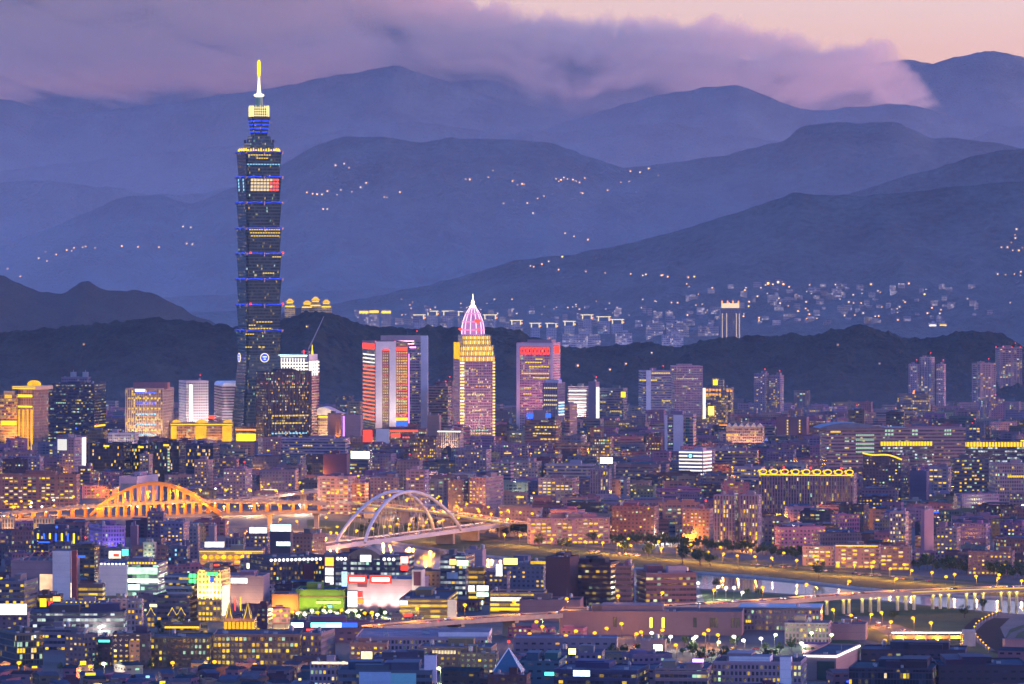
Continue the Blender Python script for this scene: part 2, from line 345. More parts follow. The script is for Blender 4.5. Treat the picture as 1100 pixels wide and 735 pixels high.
# ------------------------------------------------------------------ facades: window grids in metres, some windows lit
WALLK = .62
WARM = [(0, (1, .42, .01)), (.35, (1, .56, .015)), (.7, (1, .66, .05)), (1, (1, .80, .3))]
MIXED = [(0, (1, .42, .01)), (.35, (1, .58, .015)), (.55, (1, .68, .03)), (.7, (1, .80, .3)), (.82, (.75, 1, .5)), (.92, (.45, 1, .6)), (1, (.7, .85, 1))]
COOL = [(0, (.5, 1, .7)), (.4, (.85, 1, .85)), (.7, (.8, .92, 1)), (1, (1, .85, .6))]
YELLOW = [(0, (1, .46, .008)), (.6, (1, .60, .012)), (1, (1, .70, .06))]
GREEN = [(0, (.25, 1, .45)), (.5, (.6, 1, .7)), (1, (.9, 1, .8))]
GRID = {}
def facade(name, pu, pv, wu, wv, lit, cols, strength=.10, glass=(.03, .035, .05), rough=.25, rows=.25, band=.0, wallcol=None, pier=0.0):
    s = NT('facade_' + name); GRID[name] = (pu, pv, wu, wv)
    uvn = s.n('ShaderNodeUVMap', uv_map='UVMap'); sp = s.n('ShaderNodeSeparateXYZ'); s.lk(uvn.outputs[0], sp.inputs[0])
    at = s.n('ShaderNodeAttribute', attribute_name='tint')
    cu = s.math('DIVIDE', sp.outputs[0], pu); cv = s.math('DIVIDE', sp.outputs[1], pv)
    iu = s.math('FLOOR', cu); iv = s.math('FLOOR', cv); fu = s.math('FRACT', cu); fv = s.math('FRACT', cv)
    mu = s.math('LESS_THAN', s.math('ABSOLUTE', s.math('SUBTRACT', fu, .5)), wu / 2)
    mv = s.math('LESS_THAN', s.math('ABSOLUTE', s.math('SUBTRACT', fv, .5)), wv / 2)
    win = s.math('MULTIPLY', mu, mv)
    if pier:                                     # every few bays a solid strip: stair cores, columns
        fp = s.math('FRACT', s.math('DIVIDE', sp.outputs[0], pier))
        win = s.math('MULTIPLY', win, s.math('GREATER_THAN', fp, .16))
    seed = s.math('MULTIPLY', at.outputs['Alpha'], 977.0)
    def wn(a, b, c):
        cm = s.n('ShaderNodeCombineXYZ')
        for i, v in enumerate((a, b, c)):
            if hasattr(v, 'links'): s.lk(v, cm.inputs[i])
            else: cm.inputs[i].default_value = v
        w = s.n('ShaderNodeTexWhiteNoise', noise_dimensions='3D'); s.lk(cm.outputs[0], w.inputs['Vector']); return w
    w1 = wn(iu, iv, seed); r1 = s.n('ShaderNodeSeparateColor'); s.lk(w1.outputs['Color'], r1.inputs[0])
    w2 = wn(7.0, iv, seed); w3 = wn(s.math('FLOOR', s.math('DIVIDE', iu, 4.0)), iv, s.math('ADD', seed, 3.3))
    # floors and runs of rooms share their habits
    p = s.math('MULTIPLY', lit, s.math('ADD', s.math('MULTIPLY', s.math('GREATER_THAN', w3.outputs[0], 1 - rows), 3.0), s.math('ADD', .35, s.math('MULTIPLY', w2.outputs[0], .8))))
    on = s.math('LESS_THAN', r1.outputs[0], p)
    bright = s.math('ADD', .25, s.math('MULTIPLY', s.math('POWER', r1.outputs[2], 2.0), 1.3))
    # blinds: the upper part of some lit rooms is dimmer
    em = s.math('MULTIPLY', s.math('MULTIPLY', win, on), s.math('MULTIPLY', bright, strength * EM))
    hue = s.ramp(s.math('ADD', s.math('MULTIPLY', r1.outputs[1], .75), s.math('MULTIPLY', w3.outputs[0], .25)), cols)
    n1 = s.noise(.06, 4); n2 = s.noise(.9, 3)
    mot = s.math('ADD', .62, s.math('ADD', s.math('MULTIPLY', n1, .5), s.math('MULTIPLY', n2, .26)))
    wall = at.outputs['Color'] if wallcol is None else s.mix('MULTIPLY', 1.0, at.outputs['Color'], wallcol)
    cm = s.n('ShaderNodeCombineColor')
    for i in range(3): s.lk(mot, cm.inputs[i])
    wall = s.mix('MULTIPLY', 1.0, wall, cm.outputs[0])
    if band:                                     # darker joints between floors
        fb = s.math('LESS_THAN', fv, band); wall = s.mix('MULTIPLY', s.math('MULTIPLY', fb, .45), wall, (.45, .45, .5))
    g = s.ramp(r1.outputs[1], [(0, [c * .55 for c in glass]), (.7, glass), (1, [min(1, c * 2.4) for c in glass])])
    col = s.mix('MIX', win, wall, g)
    b = s.n('ShaderNodeBsdfPrincipled'); s.lk(col, b.inputs['Base Color'])
    s.lk(s.math('SUBTRACT', .85, s.math('MULTIPLY', win, .85 - rough)), b.inputs['Roughness'])
    b.inputs['Specular IOR Level'].default_value = .45
    s.lk(hue, b.inputs['Emission Color']); s.lk(em, b.inputs['Emission Strength'])
    s.lk(b.outputs[0], s.out.inputs[0]); s.m.cycles.emission_sampling = 'NONE'
    MATS['facade_' + name] = s.m; return s.m

facade('flat', 3.4, 3.2, .5, .46, .15, MIXED, .13, band=.06)
facade('balcony', 4.6, 3.2, .74, .52, .13, MIXED, .12, pier=18.4)
facade('ribbon', 2.6, 3.8, .94, .46, .11, MIXED, .11)
facade('grid', 2.4, 3.6, .58, .58, .13, MIXED, .12)
facade('glass', 1.8, 3.8, .88, .80, .035, MIXED, .09, glass=(.02, .03, .045), rough=.12)
facade('fins', 2.6, 3.8, .5, .86, .08, MIXED, .09)
facade('busy', 2.6, 3.5, .62, .6, .24, MIXED, .12)
facade('busy_yellow', 2.6, 3.6, .7, .62, .34, YELLOW, .13)
facade('office_green', 2.8, 3.8, .92, .5, .26, COOL, .11)
facade('parking', 7.0, 3.6, .92, .5, .95, YELLOW, .16, rows=.5)
facade('green_glass', 3.0, 4.2, .92, .6, .40, GREEN, .16)
facade('blank', 60, 60, .0, .0, .0, MIXED, .0)
facade('panel', 7.5, 5.0, .0, .0, .0, MIXED, .0, band=.05)
facade('white_rows', 2.0, 3.7, .96, .5, .10, WARM, .09, glass=(.05, .045, .07))
facade('shed', 5.0, 4.0, .5, .3, .05, MIXED, .10)
roof_mat = surf('roof_membrane', (.26, .25, .29), .9, var=.5, scale=.08, tint=True, spec=.08)
ROOFS = [(.30, .31, .36), (.22, .24, .28), (.16, .24, .32), (.34, .30, .30), (.14, .22, .22), (.40, .40, .44), (.26, .18, .17)]
steel = surf('steel', (.30, .30, .33), .45, .6, .2, .4)
dark_metal = surf('dark_metal', (.05, .05, .055), .5, .4)
concrete = surf('concrete', (.34, .33, .33), .85)
white_paint = surf('white_paint', (.74, .73, .74), .5, var=.08)
tint_wall = surf('painted_wall', (1, 1, 1), .8, var=.14, tint=True)
red_lamp = glow('red_lamp', (1, .03, .02), .5)
WIN = {'warm': glow('window_warm', (1, .50, .02), .16, var=.6), 'yellow': glow('window_yellow', (1, .62, .01), .18, var=.6), 'white': glow('window_white', (1, .74, .38), .14, var=.6),
       'green': glow('window_green', (.62, 1, .66), .09, var=.6), 'cyan': glow('window_cyan', (.3, .75, 1), .17), 'blue': glow('window_blue', (.06, .12, 1), .25), 'red': glow('window_red', (1, .10, .05), .2), 'orange': glow('window_orange', (1, .36, .05), .18)}
_unit = {}
def window_mesh(w, h, mat):
    k = (round(w, 2), round(h, 2), mat)
    if k not in _unit:
        m = MB(); t = .12; y = -.10
        m.box(0, -.05, -h / 2, w, .08, h, 0)
        for (cx, cz, sx, sz) in ((0, h / 2, w + .2, t), (0, -h / 2 - t, w + .2, t)): m.box(cx, -.1, cz, sx, .22, sz, 1)
        for sx in (-1, 1): m.box(sx * (w / 2 + .06), -.1, -h / 2, t, .22, h, 1)
        _unit[k] = m.mesh('lit_window', [WIN[mat], steel])
    return _unit[k]

_ac = []
def ac_mesh():
    if not _ac: m = MB(); m.box(0, 0, 0, 2.6, 1.5, 1.5, 0); m.cyl(-.6, 0, 1.5, .5, .5, .15, 8, 1); m.cyl(.6, 0, 1.5, .5, .5, .15, 8, 1); _ac.append(m.mesh('air_conditioner', [concrete, dark_metal]))
    return _ac[0]
RECT = []                                        # what each landmark shows: columns, rows, distance
FOOT = []                                        # footprints already taken: (x, y, radius)
STATS = dict(b=0)
class Bld:
    """a building whose outline is read off the photo: front face between two columns, roof row, base row"""
    def __init__(s, label, cat, style, x0, x1, yt, yb, rot=-14, xm=None, d=None, tint=(.42, .36, .36), name='building', roof=None,
                 group=None, parapet=1.0, pent=1, tanks=1, cap=True, relief=None, wins=0, wcol=('warm', 'yellow', 'white'), z0=0.0, wall_name='wall', beacon=False):
        tint = (min(.8, tint[0] * WALLK), tint[1] * WALLK * .74, tint[2] * WALLK * .82); D = gD(yb); s.D = D; k = D / F; T = x1 - x0
        a = math.radians(abs(rot)); phi = math.atan((0.5 * (x0 + x1) - 550) / F)
        if xm is not None:
            fr = (xm - x0) if rot <= 0 else (x1 - xm); sd = T - fr
            w = fr * k / math.cos(a); dd = sd * k / max(.05, math.sin(a)) if sd > 0 else (d or w * .6)
        else:
            dd = d or max(8, min(T * k * .7, 30)); w = max(4.0, (T * k - dd * math.sin(a)) / math.cos(a)); fr = w * math.cos(a) / k
        if d: dd = d
        s.w, s.d = w, dd; s.h = wz(yt, D) - z0
        s.xf = (x0, x0 + fr) if rot <= 0 else (x1 - fr, x1)
        s.xs = (s.xf[1], x1) if rot <= 0 else (x0, s.xf[0]); s.right = rot <= 0
        rz = math.radians(rot) - phi; s.rz = rz
        xn = s.xf[1] if rot <= 0 else s.xf[0]
        N = Vector((wx(xn, D), D, 0)); c, n = math.cos(rz), math.sin(rz)
        lx, ly = (w / 2 if rot <= 0 else -w / 2), -dd / 2
        ctr = N - Vector((lx * c - ly * n, lx * n + ly * c, 0)); ctr.z = z0
        s.root = empty(name, ctr, rz); s.style = style; s.tint = tint; s.seed = rng.random()
        RECT.append((x0, x1, yt, D)); tag(s.root, label, cat, group); FOOT.append((ctr.x, ctr.y, w / 2 + 3, dd / 2 + 3, rz))
        m = MB(); m.tint = (*tint, s.seed); h = s.h
        q = [(-w / 2, -dd / 2), (w / 2, -dd / 2), (w / 2, dd / 2), (-w / 2, dd / 2)]
        m.prism(q, q, 0, h, 0, None)
        if relief == 'bands':
            pv = GRID[style][1]
            for j in range(1, int(h / pv) + 1):
                if j * pv < h - .3: m.box(0, -dd / 2 - .12, j * pv - .28, w + .3, .3, .56, 1); m.box((1 if s.right else -1) * (w / 2 + .12), 0, j * pv - .28, .3, dd, .56, 1)
        if relief == 'piers':
            pu = GRID[style][0]; st = max(1, round(5.0 / pu)) * pu; j = 0
            while j * st <= w + .01: m.box(-w / 2 + j * st, -dd / 2 - .2, 0, .8, .5, h, 1); j += 1
            m.box((1 if s.right else -1) * w / 2, dd / 2, 0, .5, .8, h, 1)
        s.wall = m.build(wall_name, [MATS['facade_' + style], tint_wall], s.root)
        if cap:
            rc = roof or rng.choice(ROOFS); m = MB(); m.tint = (*rc, .5); m.box(0, 0, h - .35, w - .5, dd - .5, .4, 1)
            m.tint = (*[min(1, t * 1.12) for t in tint], s.seed); e = .35
            for cx, cy, sx, sy in ((0, -dd / 2 + e / 2 - .1, w + .2, e), (0, dd / 2 - e / 2 + .1, w + .2, e)): m.box(cx, cy, h - .1, sx, sy, parapet + .1, 0)
            for sx in (-1, 1): m.box(sx * (w / 2 - e / 2 + .1), 0, h - .1, e, dd - 2 * e + .18, parapet + .1, 0)
            m.build('roof', [tint_wall, roof_mat], s.root)
        for k_ in range(pent):
            m = MB(); m.tint = (*[t * rng.uniform(.7, 1.1) for t in tint], s.seed)
            pw, pd, ph = w * rng.uniform(.18, .36), dd * rng.uniform(.3, .55), rng.uniform(2.8, 4.6)
            px = rng.uniform(-.5, .5) * (w - pw) * .8; py = rng.uniform(-.3, .45) * (dd - pd)
            m.box(px, py, h + .05, pw, pd, ph, 0); m.box(px, py, h + .05 + ph, pw + .5, pd + .5, .25, 0)
            m.build('penthouse', [tint_wall], s.root)
        for k_ in range(tanks):
            m = MB(); r = rng.uniform(.9, 1.5); px = rng.uniform(-.42, .42) * w; py = rng.uniform(-.35, .35) * dd
            for sx in (-.6, .6):
                for sy in (-.6, .6): m.box(px + sx * r, py + sy * r, h, .12, .12, 1.2, 0)
            m.cyl(px, py, h + 1.2, r, r, 2 * r, 10); m.cyl(px, py, h + 1.2 + 2 * r, r, .1, .4, 10)
            m.build('water_tank', steel, s.root)
        if cap and s.h > 8:
            for k_ in range(rng.choice((2, 3, 4))):
                link('air_conditioner', ac_mesh(), s.root, (rng.uniform(-.42, .42) * w, rng.uniform(-.4, .1) * dd, h + .05), rng.choice((0, 1.57)))
            if rng.random() < .4: m = MB(); m.cyl(rng.uniform(-.4, .4) * w, 0, h, .09, .05, rng.uniform(4, 8), 5); m.box(0, 0, h, .01, .01, .01); m.build('antenna', steel, s.root)
        if beacon:
            m = MB(); m.cyl(w * .3, 0, h, .15, .1, 7, 6, 0); m.cyl(w * .3, 0, h + 7, .75, .75, 1.3, 8, 1); m.build('beacon', [steel, red_lamp], s.root)
        if wins: s.windows(wins, wcol)
    def fx(s, px): return (px - s.xf[0]) / (s.xf[1] - s.xf[0]) * s.w - s.w / 2
    def sx(s, px):                                # depth on the visible side face
        t = (px - s.xs[0]) / max(1e-3, s.xs[1] - s.xs[0]); return (t if s.right else 1 - t) * s.d - s.d / 2
    def fz(s, py): return wz(py, s.D) - s.root.location.z
    def panel(s, x0, x1, y0, y1, mats, name='lit_sign', face='front', out=.45, frame=True, back=0.02):
        """a box standing proud of a face, photo pixels give its outline"""
        m = MB(); z0, z1 = s.fz(y1), s.fz(y0)
        if face == 'front':
            a, b = s.fx(x0), s.fx(x1); m.box((a + b) / 2, -s.d / 2 - out / 2 - back, z0, b - a, out, z1 - z0, 0)
            if frame: m.box((a + b) / 2, -s.d / 2 - out / 2 + .03 - back, z0 - .2, b - a + .4, out - .06, z1 - z0 + .4, 1)
        else:
            sg = 1 if s.right else -1; a, b = sorted((s.sx(x0), s.sx(x1)))
            m.box(sg * (s.w / 2 + out / 2 + back), (a + b) / 2, z0, out, b - a, z1 - z0, 0)
        ms = mats if isinstance(mats, list) else [mats, dark_metal]
        return m.build(name, ms, s.root)
    def block(s, name, x0, x1, y0, y1, style='blank', tint=None, d=None, dy=0.0, mats=None):
        """a further volume of the same building: px columns/rows, its own depth; dy shifts it back"""
        m = MB(); m.tint = (*(tint or s.tint), rng.random()); a, b = s.fx(x0), s.fx(x1); dd = d or s.d * .8
        z0, z1 = s.fz(y1), s.fz(y0); m.box((a + b) / 2, -s.d / 2 + dd / 2 + dy, z0, b - a, dd, z1 - z0, 0, 1)
        return m.build(name, mats or [MATS['facade_' + style], roof_mat], s.root)
    def windows(s, n, cols):
        pu, pv, wu, wv = GRID[s.style]
        if wu == 0: return
        nu, nv = max(1, int(s.w / pu)), max(1, int(s.h / pv)); cells = [(i, j) for i in range(nu) for j in range(nv)]
        rng.shuffle(cells)
        for i, j in cells[:min(n, len(cells) // 2)]:
            me = window_mesh(pu * min(wu, .8), pv * wv * .9, rng.choice(cols))
            link('lit_window', me, s.root, (-s.w / 2 + (i + .5) * pu, -s.d / 2 - .02, (j + .5) * pv))
    def row(s, py, x0, x1, mat, n, hh=1.8, gap=.25, name='lit_window'):
        """a run of lit windows on one floor"""
        a, b = s.fx(x0), s.fx(x1); st = (b - a) / n
        me = window_mesh(st * (1 - gap), hh, mat)
        for i in range(n): link(name, me, s.root, (a + (i + .5) * st, -s.d / 2 - .02, s.fz(py)))
    def add(s, name, mb, mats): return mb.build(name, mats, s.root)
    def flood(s, col, power, n=3, out=None, z=1.0, up=.5, face='front', x0=None, x1=None, size=70):
        """floodlights in front of the wall, one set only added for tone, with their housings"""
        out = out or max(9.0, .4 * s.h); power *= 1.5 * min(1.0, (s.h / 75.0) ** 1.6 + .04)
        for i in range(n):
            t = (i + .5) / n
            if face == 'front':
                a, b = (-s.w / 2, s.w / 2) if x0 is None else (s.fx(x0), s.fx(x1))
                p = Vector((a + (b - a) * t, -s.d / 2 - out, z)); tgt = Vector((p.x, -s.d / 2, z + (s.h - z) * up))
            else:
                sg = 1 if s.right else -1; p = Vector((sg * (s.w / 2 + out), -s.d / 2 + s.d * t, z)); tgt = Vector((sg * s.w / 2, p.y, z + (s.h - z) * up))
            m = MB(); m.box(p.x, p.y, z - .8, .7, .5, .6, 0); m.build('floodlight', dark_metal, s.root)
            l = bpy.data.lights.new('floodlight_lamp', 'SPOT'); l.energy = power; l.color = col; l.spot_size = math.radians(size); l.spot_blend = .9; l.shadow_soft_size = .6
            o = bpy.data.objects.new('floodlight_lamp', l); C.objects.link(o); o.parent = s.root; o.location = p
            o.rotation_euler = (tgt - p).to_track_quat('-Z', 'Y').to_euler()
def point(loc, col, power, parent=None, size=.4):
    l = bpy.data.lights.new('lamp_light', 'POINT'); l.energy = power * .35; l.color = col; l.shadow_soft_size = size
    o = bpy.data.objects.new('lamp_light', l); C.objects.link(o); o.location = loc
    if parent is not None: o.parent = parent
    return o
def words3d(b, text, x0, x1, y0, y1, mat, name='sign_letters', face='front', out=.5):
    """raised lettering on the front of a building, fitted to its pixel box"""
    cu = bpy.data.curves.new('lettering', 'FONT'); cu.body = text; cu.extrude = .12; cu.align_x = 'LEFT'
    t = bpy.data.objects.new('lettering', cu); C.objects.link(t); bpy.context.view_layer.update()
    me = bpy.data.meshes.new_from_object(t); bpy.data.objects.remove(t)
    co = np.array([v.co[:] for v in me.vertices]); lo, hi = co.min(0), co.max(0)
    W_, H_ = b.fx(x1) - b.fx(x0), b.fz(y0) - b.fz(y1)
    for v in me.vertices:
        v.co = (b.fx(x0) + (v.co.x - lo[0]) / (hi[0] - lo[0]) * W_, -b.d / 2 - out - v.co.z, b.fz(y1) + (v.co.y - lo[1]) / (hi[1] - lo[1]) * H_)
    me.materials.append(mat); return link(name, me, b.root)
# ------------------------------------------------------------------ the tall pagoda tower
TD = 6500.0; k = TD / F
tw_rot = R(16) - math.atan((277 - 550) / F)
tower = empty('skyscraper', (wx(277, TD), TD + 28, 0), tw_rot)
tag(tower, 'very tall dark pagoda-like skyscraper of flared tiers with glowing spire', 'skyscraper')
FOOT.append((tower.location.x, tower.location.y, 60, 50, 0))
facade('tower_glass', 1.7, 4.2, .80, .62, .032, MIXED, .09, glass=(.015, .04, .042), rough=.15, rows=.35)
blue_led = glow('blue_led', (.02, .06, 1), .26); gold_led = glow('gold_led', (1, .58, .01), .26)
cream_led = glow('cream_led', (1, .80, .30), .20); green_lit = surf('green_lit_metal', (.16, .30, .22), .6)  # green light on the cylinder below the spire is put into its colour
pinkish = surf('ornament_metal', (.34, .28, .32), .4, .5)
TDG = (.05, .08, .085)
YS = [162.5, 189.6, 217, 244.5, 272, 299.5, 327, 354.5, 382]
def notched(w, c):
    h = w / 2; q = [(-h + c, -h), (h - c, -h), (h - c, -h + c), (h, -h + c), (h, h - c), (h - c, h - c), (h - c, h), (-h + c, h), (-h + c, h - c), (-h, h - c), (-h, -h + c), (-h + c, -h + c)]
    return q
SW = 49.5
for i in range(8):
    zt, zb = wz(YS[i], TD), wz(YS[i + 1], TD) + .6
    pod = MB(); pod.tint = (*TDG, rng.random()); sc = 1.0
    pod.prism(notched(SW * .905, 2.6), notched(SW, 2.8), zb, zt, 0, 1)
    po = pod.build('tier', [MATS['facade_tower_glass'], dark_metal], tower)
    e = MB()
    for face in range(4):                         # two swagged strips of blue light per face
        ca, sa = math.cos(face * math.pi / 2), math.sin(face * math.pi / 2)
        for sg in (-1, 1):
            pts = []
            for t in np.linspace(0, 1, 7):
                x = sg * (2.5 + t * (SW / 2 - 4.5)); y = -SW / 2 - .8 - .5 * math.sin(t * math.pi); z = zt - 1.0 + 1.2 * math.sin(t * math.pi)
                pts.append((x * ca - y * sa, x * sa + y * ca, z))
            e.tube(pts, .42, 5)
    e.build('eave_light', blue_led, po)
    o_ = MB()
    for face in range(4):
        ca, sa = math.cos(face * math.pi / 2), math.sin(face * math.pi / 2); x, y = 0, -SW / 2 - .5
        for dz, r in ((-1.6, 1.3), (.2, 1.7), (-3.4, .8)): o_.cyl(x * ca - y * sa, x * sa + y * ca, zt + dz - 1, r, r * .7, 1.6, 8)
        for sg in (-1, 1):                        # corner scrolls
            xx = sg * (SW / 2 - .5); o_.cyl(xx * ca - y * sa, xx * sa + y * ca, zt - 3.2, .9, 1.5, 3.6, 8)
    o_.build('ornament', pinkish, po)
    if i in (4, 6):
        for sg in (-1, 1):
            b_ = MB(); b_.cyl(sg * (SW / 2 + .4) if sg > 0 else -SW / 2 + 6, -SW / 2 - 1.2, zt - .5, 1.4, 1.4, 2.2, 8); b_.build('beacon', red_lamp, po)
def tw_row(py, x0, x1, mat, n, hh=1.4, gap=.3, face='front'):
    me = window_mesh((x1 - x0) * k / n * (1 - gap), hh, mat)
    for i in range(n):
        x = (x0 + (i + .5) * (x1 - x0) / n - 282.5) * k / math.cos(R(16))
        z = wz(py, TD); tier = next((j for j in range(8) if YS[j] <= py < YS[j + 1]), 7)
        f = (py - YS[tier]) / (YS[tier + 1] - YS[tier]); hw = SW / 2 * (1 - .095 * f)
        if face == 'front': link('lit_window', me, tower, (x, -hw - .12, z))
        else:
            o = link('lit_window', me, tower, (-hw - .12, -(x0 + (i + .5) * (x1 - x0) / n - 257.5) * k / math.sin(R(16)), z)); o.rotation_euler = (0, 0, R(-90))
for py, a, b, n in ((166.5, 265, 290, 9), (170, 274, 287, 5), (246.8, 266, 300, 13), (250.2, 259 + 8, 300, 12), (253.5, 268, 299, 11), (276, 291, 301, 4), (293.5, 281, 294, 5), (346, 274, 292, 6), (349.5, 266, 274, 3), (353, 266, 291, 8), (359, 262, 272, 4), (373, 262, 270, 3), (373, 276, 284, 2)):
    tw_row(py, a, b, 'yellow', n)
tw_row(176.5, 262 + 2, 300, 'cyan', 12, 1.2)
for j in range(4):                                # the message display: glowing panes, white fading into red
    for i in range(9):
        x0 = 268 + i * 3.4; tw_row(193.4 + j * 3.5, x0, x0 + 3.3, 'red' if i > 6 or (i > 5 and j in (1, 3)) else 'white', 1, 3.0, .12)
    for i in range(2): tw_row(193.4 + j * 3.5, 252.5 + i * 5, 257.3 + i * 5, 'cyan', 1, 3.0, .1, 'side')
# base of the tower, leaning inwards
bm = MB(); bm.tint = (*TDG, .3); zt = wz(382, TD); bm.prism(notched(62, 3), notched(SW * .93, 3), 0, zt, 0, 1); bm.build('base', [MATS['facade_tower_glass'], dark_metal], tower)
for ang, px in ((0, 0), (-90, 0)):
    em = MB(); a = R(ang); ca, sa = math.cos(a), math.sin(a)
    def put(x, y, z): return (x * ca - y * sa, x * sa + y * ca, z)
    ring = [put(5.6 * math.cos(t), -SW / 2 - 2.2, zt - 3 + 5.6 * math.sin(t)) for t in np.linspace(0, 2 * math.pi, 25)]
    em.tube(ring, .6, 6); em.build('emblem_ring', cream_led, tower)
em = MB()
for ang in (0, -90):
    a = R(ang); ca, sa = math.cos(a), math.sin(a)
    pts = [(4.8 * math.cos(t), 4.8 * math.sin(t)) for t in np.linspace(0, 2 * math.pi, 20)[:-1]]
    em.face([(x * ca + (SW / 2 + 2.6) * sa, x * sa - (SW / 2 + 2.6) * ca, zt - 3 + z) for x, z in pts], None, 0)
    em.face([(x * ca + (SW / 2 + 1.2) * sa, x * sa - (SW / 2 + 1.2) * ca, zt - 3 + z) for x, z in reversed(pts)], None, 0)
    for w_, z_ in ((5.5, 1.2), (3.0, -1.8)):
        em.face([(x * ca + (SW / 2 + 2.8) * sa, x * sa - (SW / 2 + 2.8) * ca, zt - 3 + z) for x, z in ((-w_ / 2, z_ - .7), (w_ / 2, z_ - .7), (w_ / 2, z_ + .7), (-w_ / 2, z_ + .7))], None, 1)
em.build('emblem_disc', [blue_led, glow('emblem_white', (.9, .95, 1), .2)], tower)
# stepped top
st = MB(); st.tint = (*TDG, .4)
zz = [wz(y, TD) for y in (162.5, 153, 146, 128, 125)]
st.prism(notched(34, 2), notched(32, 2), zz[0], zz[1], 0, 1); st.prism(notched(27, 2), notched(25, 2), zz[1], zz[2], 0, 1)
for sx in (-1, 1):
    for sy in (-1, 1): st.box(sx * 15, sy * 15, zz[1], 2.4, 2.4, 4, 1)
st.build('setback', [MATS['facade_tower_glass'], dark_metal], tower)
gl = MB(); z0 = zz[0]
for face in range(4):
    ca, sa = math.cos(face * math.pi / 2), math.sin(face * math.pi / 2)
    for q in range(13):
        x = -SW / 2 + 4 + q * (SW - 8) / 12; y = -SW / 2 + 2.5; gl.cyl(x * ca - y * sa, x * sa + y * ca, z0 + .2, 1.3, .6, 2.6 + (q % 3) * .8, 6)
gl.build('terrace_lamps', gold_led, tower)
nk = MB(); nk.tint = (*TDG, .6); nk.prism(notched(18, 1.5), notched(23, 1.5), zz[2], zz[3], 0, 1); nk.prism(notched(24.5, 1.5), notched(24.5, 1.5), zz[3], zz[4], 1, 1); nk.build('neck', [MATS['facade_tower_glass'], dark_metal], tower)
bl = MB()
for j, y in enumerate((130.3, 134.2, 138, 142)):
    w_ = 22.2 - j * 1.15
    for face in range(4):
        ca, sa = math.cos(face * math.pi / 2), math.sin(face * math.pi / 2)
        for x0, x1 in ((-w_ / 2 + 1, -1), (1, w_ / 2 - 1)):
            x = (x0 + x1) / 2; yy = -w_ / 2 - .3; bl.box(x * ca - yy * sa, x * sa + yy * ca, wz(y, TD), x1 - x0, .5, 1.5, 0, rot=face * math.pi / 2)
bl.build('blue_strip', blue_led, tower)
cr = MB(); zc0, zc1 = zz[4], wz(114, TD)
for face in range(4):
    ca, sa = math.cos(face * math.pi / 2), math.sin(face * math.pi / 2)
    for q in range(8):
        x = -10 + q * 20 / 7; y = -10.8; cr.box(x * ca - y * sa, x * sa + y * ca, zc0, .8, .8, zc1 - zc0 + (q % 2) * 1.5, 0)
    for q in range(4):
        x, y = 0, -10.8; cr.box(x * ca - y * sa, x * sa + y * ca, zc0 + 1 + q * (zc1 - zc0) / 4, 21.6, .7, .8, 0, rot=face * math.pi / 2)
cr.build('crown', cream_led, tower)
cc = MB(); cc.prism(notched(19, 1), notched(17, 1), zc0, zc1 - 1, 0, 0); cc.cyl(0, 0, zc1 - 1, 6.2, 4.8, wz(104, TD) - zc1 + 1, 12, 1); cc.build('crown_core', [dark_metal, green_lit], tower)
sp_ = MB(); a0 = wz(103.5, TD)
sp_.lathe(0, 0, [(4.6, a0), (7.0, a0 + 1.5), (7.0, a0 + 3), (3.0, a0 + 4.5), (2.2, wz(95, TD)), (1.3, wz(82, TD))], 12)
sp_.build('spire', glow('spire_light', (1, .80, .45), .34), tower)
tp = MB(); tp.lathe(0, 0, [(1.6, wz(82, TD)), (2.4, wz(79, TD)), (2.4, wz(66, TD)), (.9, wz(63.5, TD))], 12); tp.build('spire_tip', glow('tip_light', (1, .60, .02), .28), tower)

# ------------------------------------------------------------------ downtown towers, far row
gold_panel = glow('gold_panel', (1, .50, .008), .17, var=.7, scale=.12)
gold_strip = glow('gold_strip', (1, .60, .012), .24)
white_strip = glow('white_strip', (1, .9, .78), .22)
cool_strip = glow('cool_strip', (.85, .95, 1), .4)
red_strip = glow('red_strip', (1, .06, .03), .34)
red_sign = glow('red_sign', (1, .05, .03), .28)
orange_strip = glow('orange_strip', (1, .28, .02), .3)
green_strip = glow('green_strip', (.1, 1, .35), .4)
pink_strip = glow('pink_strip', (1, .35, .85), .5)
white_panel = glow('white_panel', (.95, .97, 1), .5)
blue_panel = glow('blue_panel', (.03, .10, 1), .3)
cyan_panel = glow('cyan_panel', (.25, .75, 1), .25)
yellow_panel = glow('yellow_panel', (1, .64, .015), .26, light=True)
teal_panel = glow('teal_panel', (.1, .9, .7), .3)
FLOOD_GOLD = (1, .45, .05); FLOOD_WARM = (1, .70, .34); FLOOD_WHITE = (1, .9, .75)
PW = 1.0                                          # scale of all real lamps

CREAM = (.62, .52, .40); PINK = (.50, .38, .38); MAUVE = (.38, .31, .37); GREY = (.36, .36, .39); DARK = (.07, .075, .09); BROWN = (.26, .17, .13); WHITE = (.72, .70, .72); BLUEGREY = (.22, .26, .33); TAN = (.46, .37, .29)

b = Bld('gold lit office block with stepped crown at the far left edge of downtown', 'office block', 'busy_yellow', 0, 20, 425, 486, rot=-8, tint=(.5, .36, .2))
b.block('crown', 4, 15, 420, 425, tint=(.5, .36, .2)); b.flood(FLOOD_GOLD, 3500 * PW, 3)
b.panel(1, 18, 452, 457, gold_strip, 'lit_band'); b.panel(5, 13, 424, 428, gold_panel, 'lit_crown')

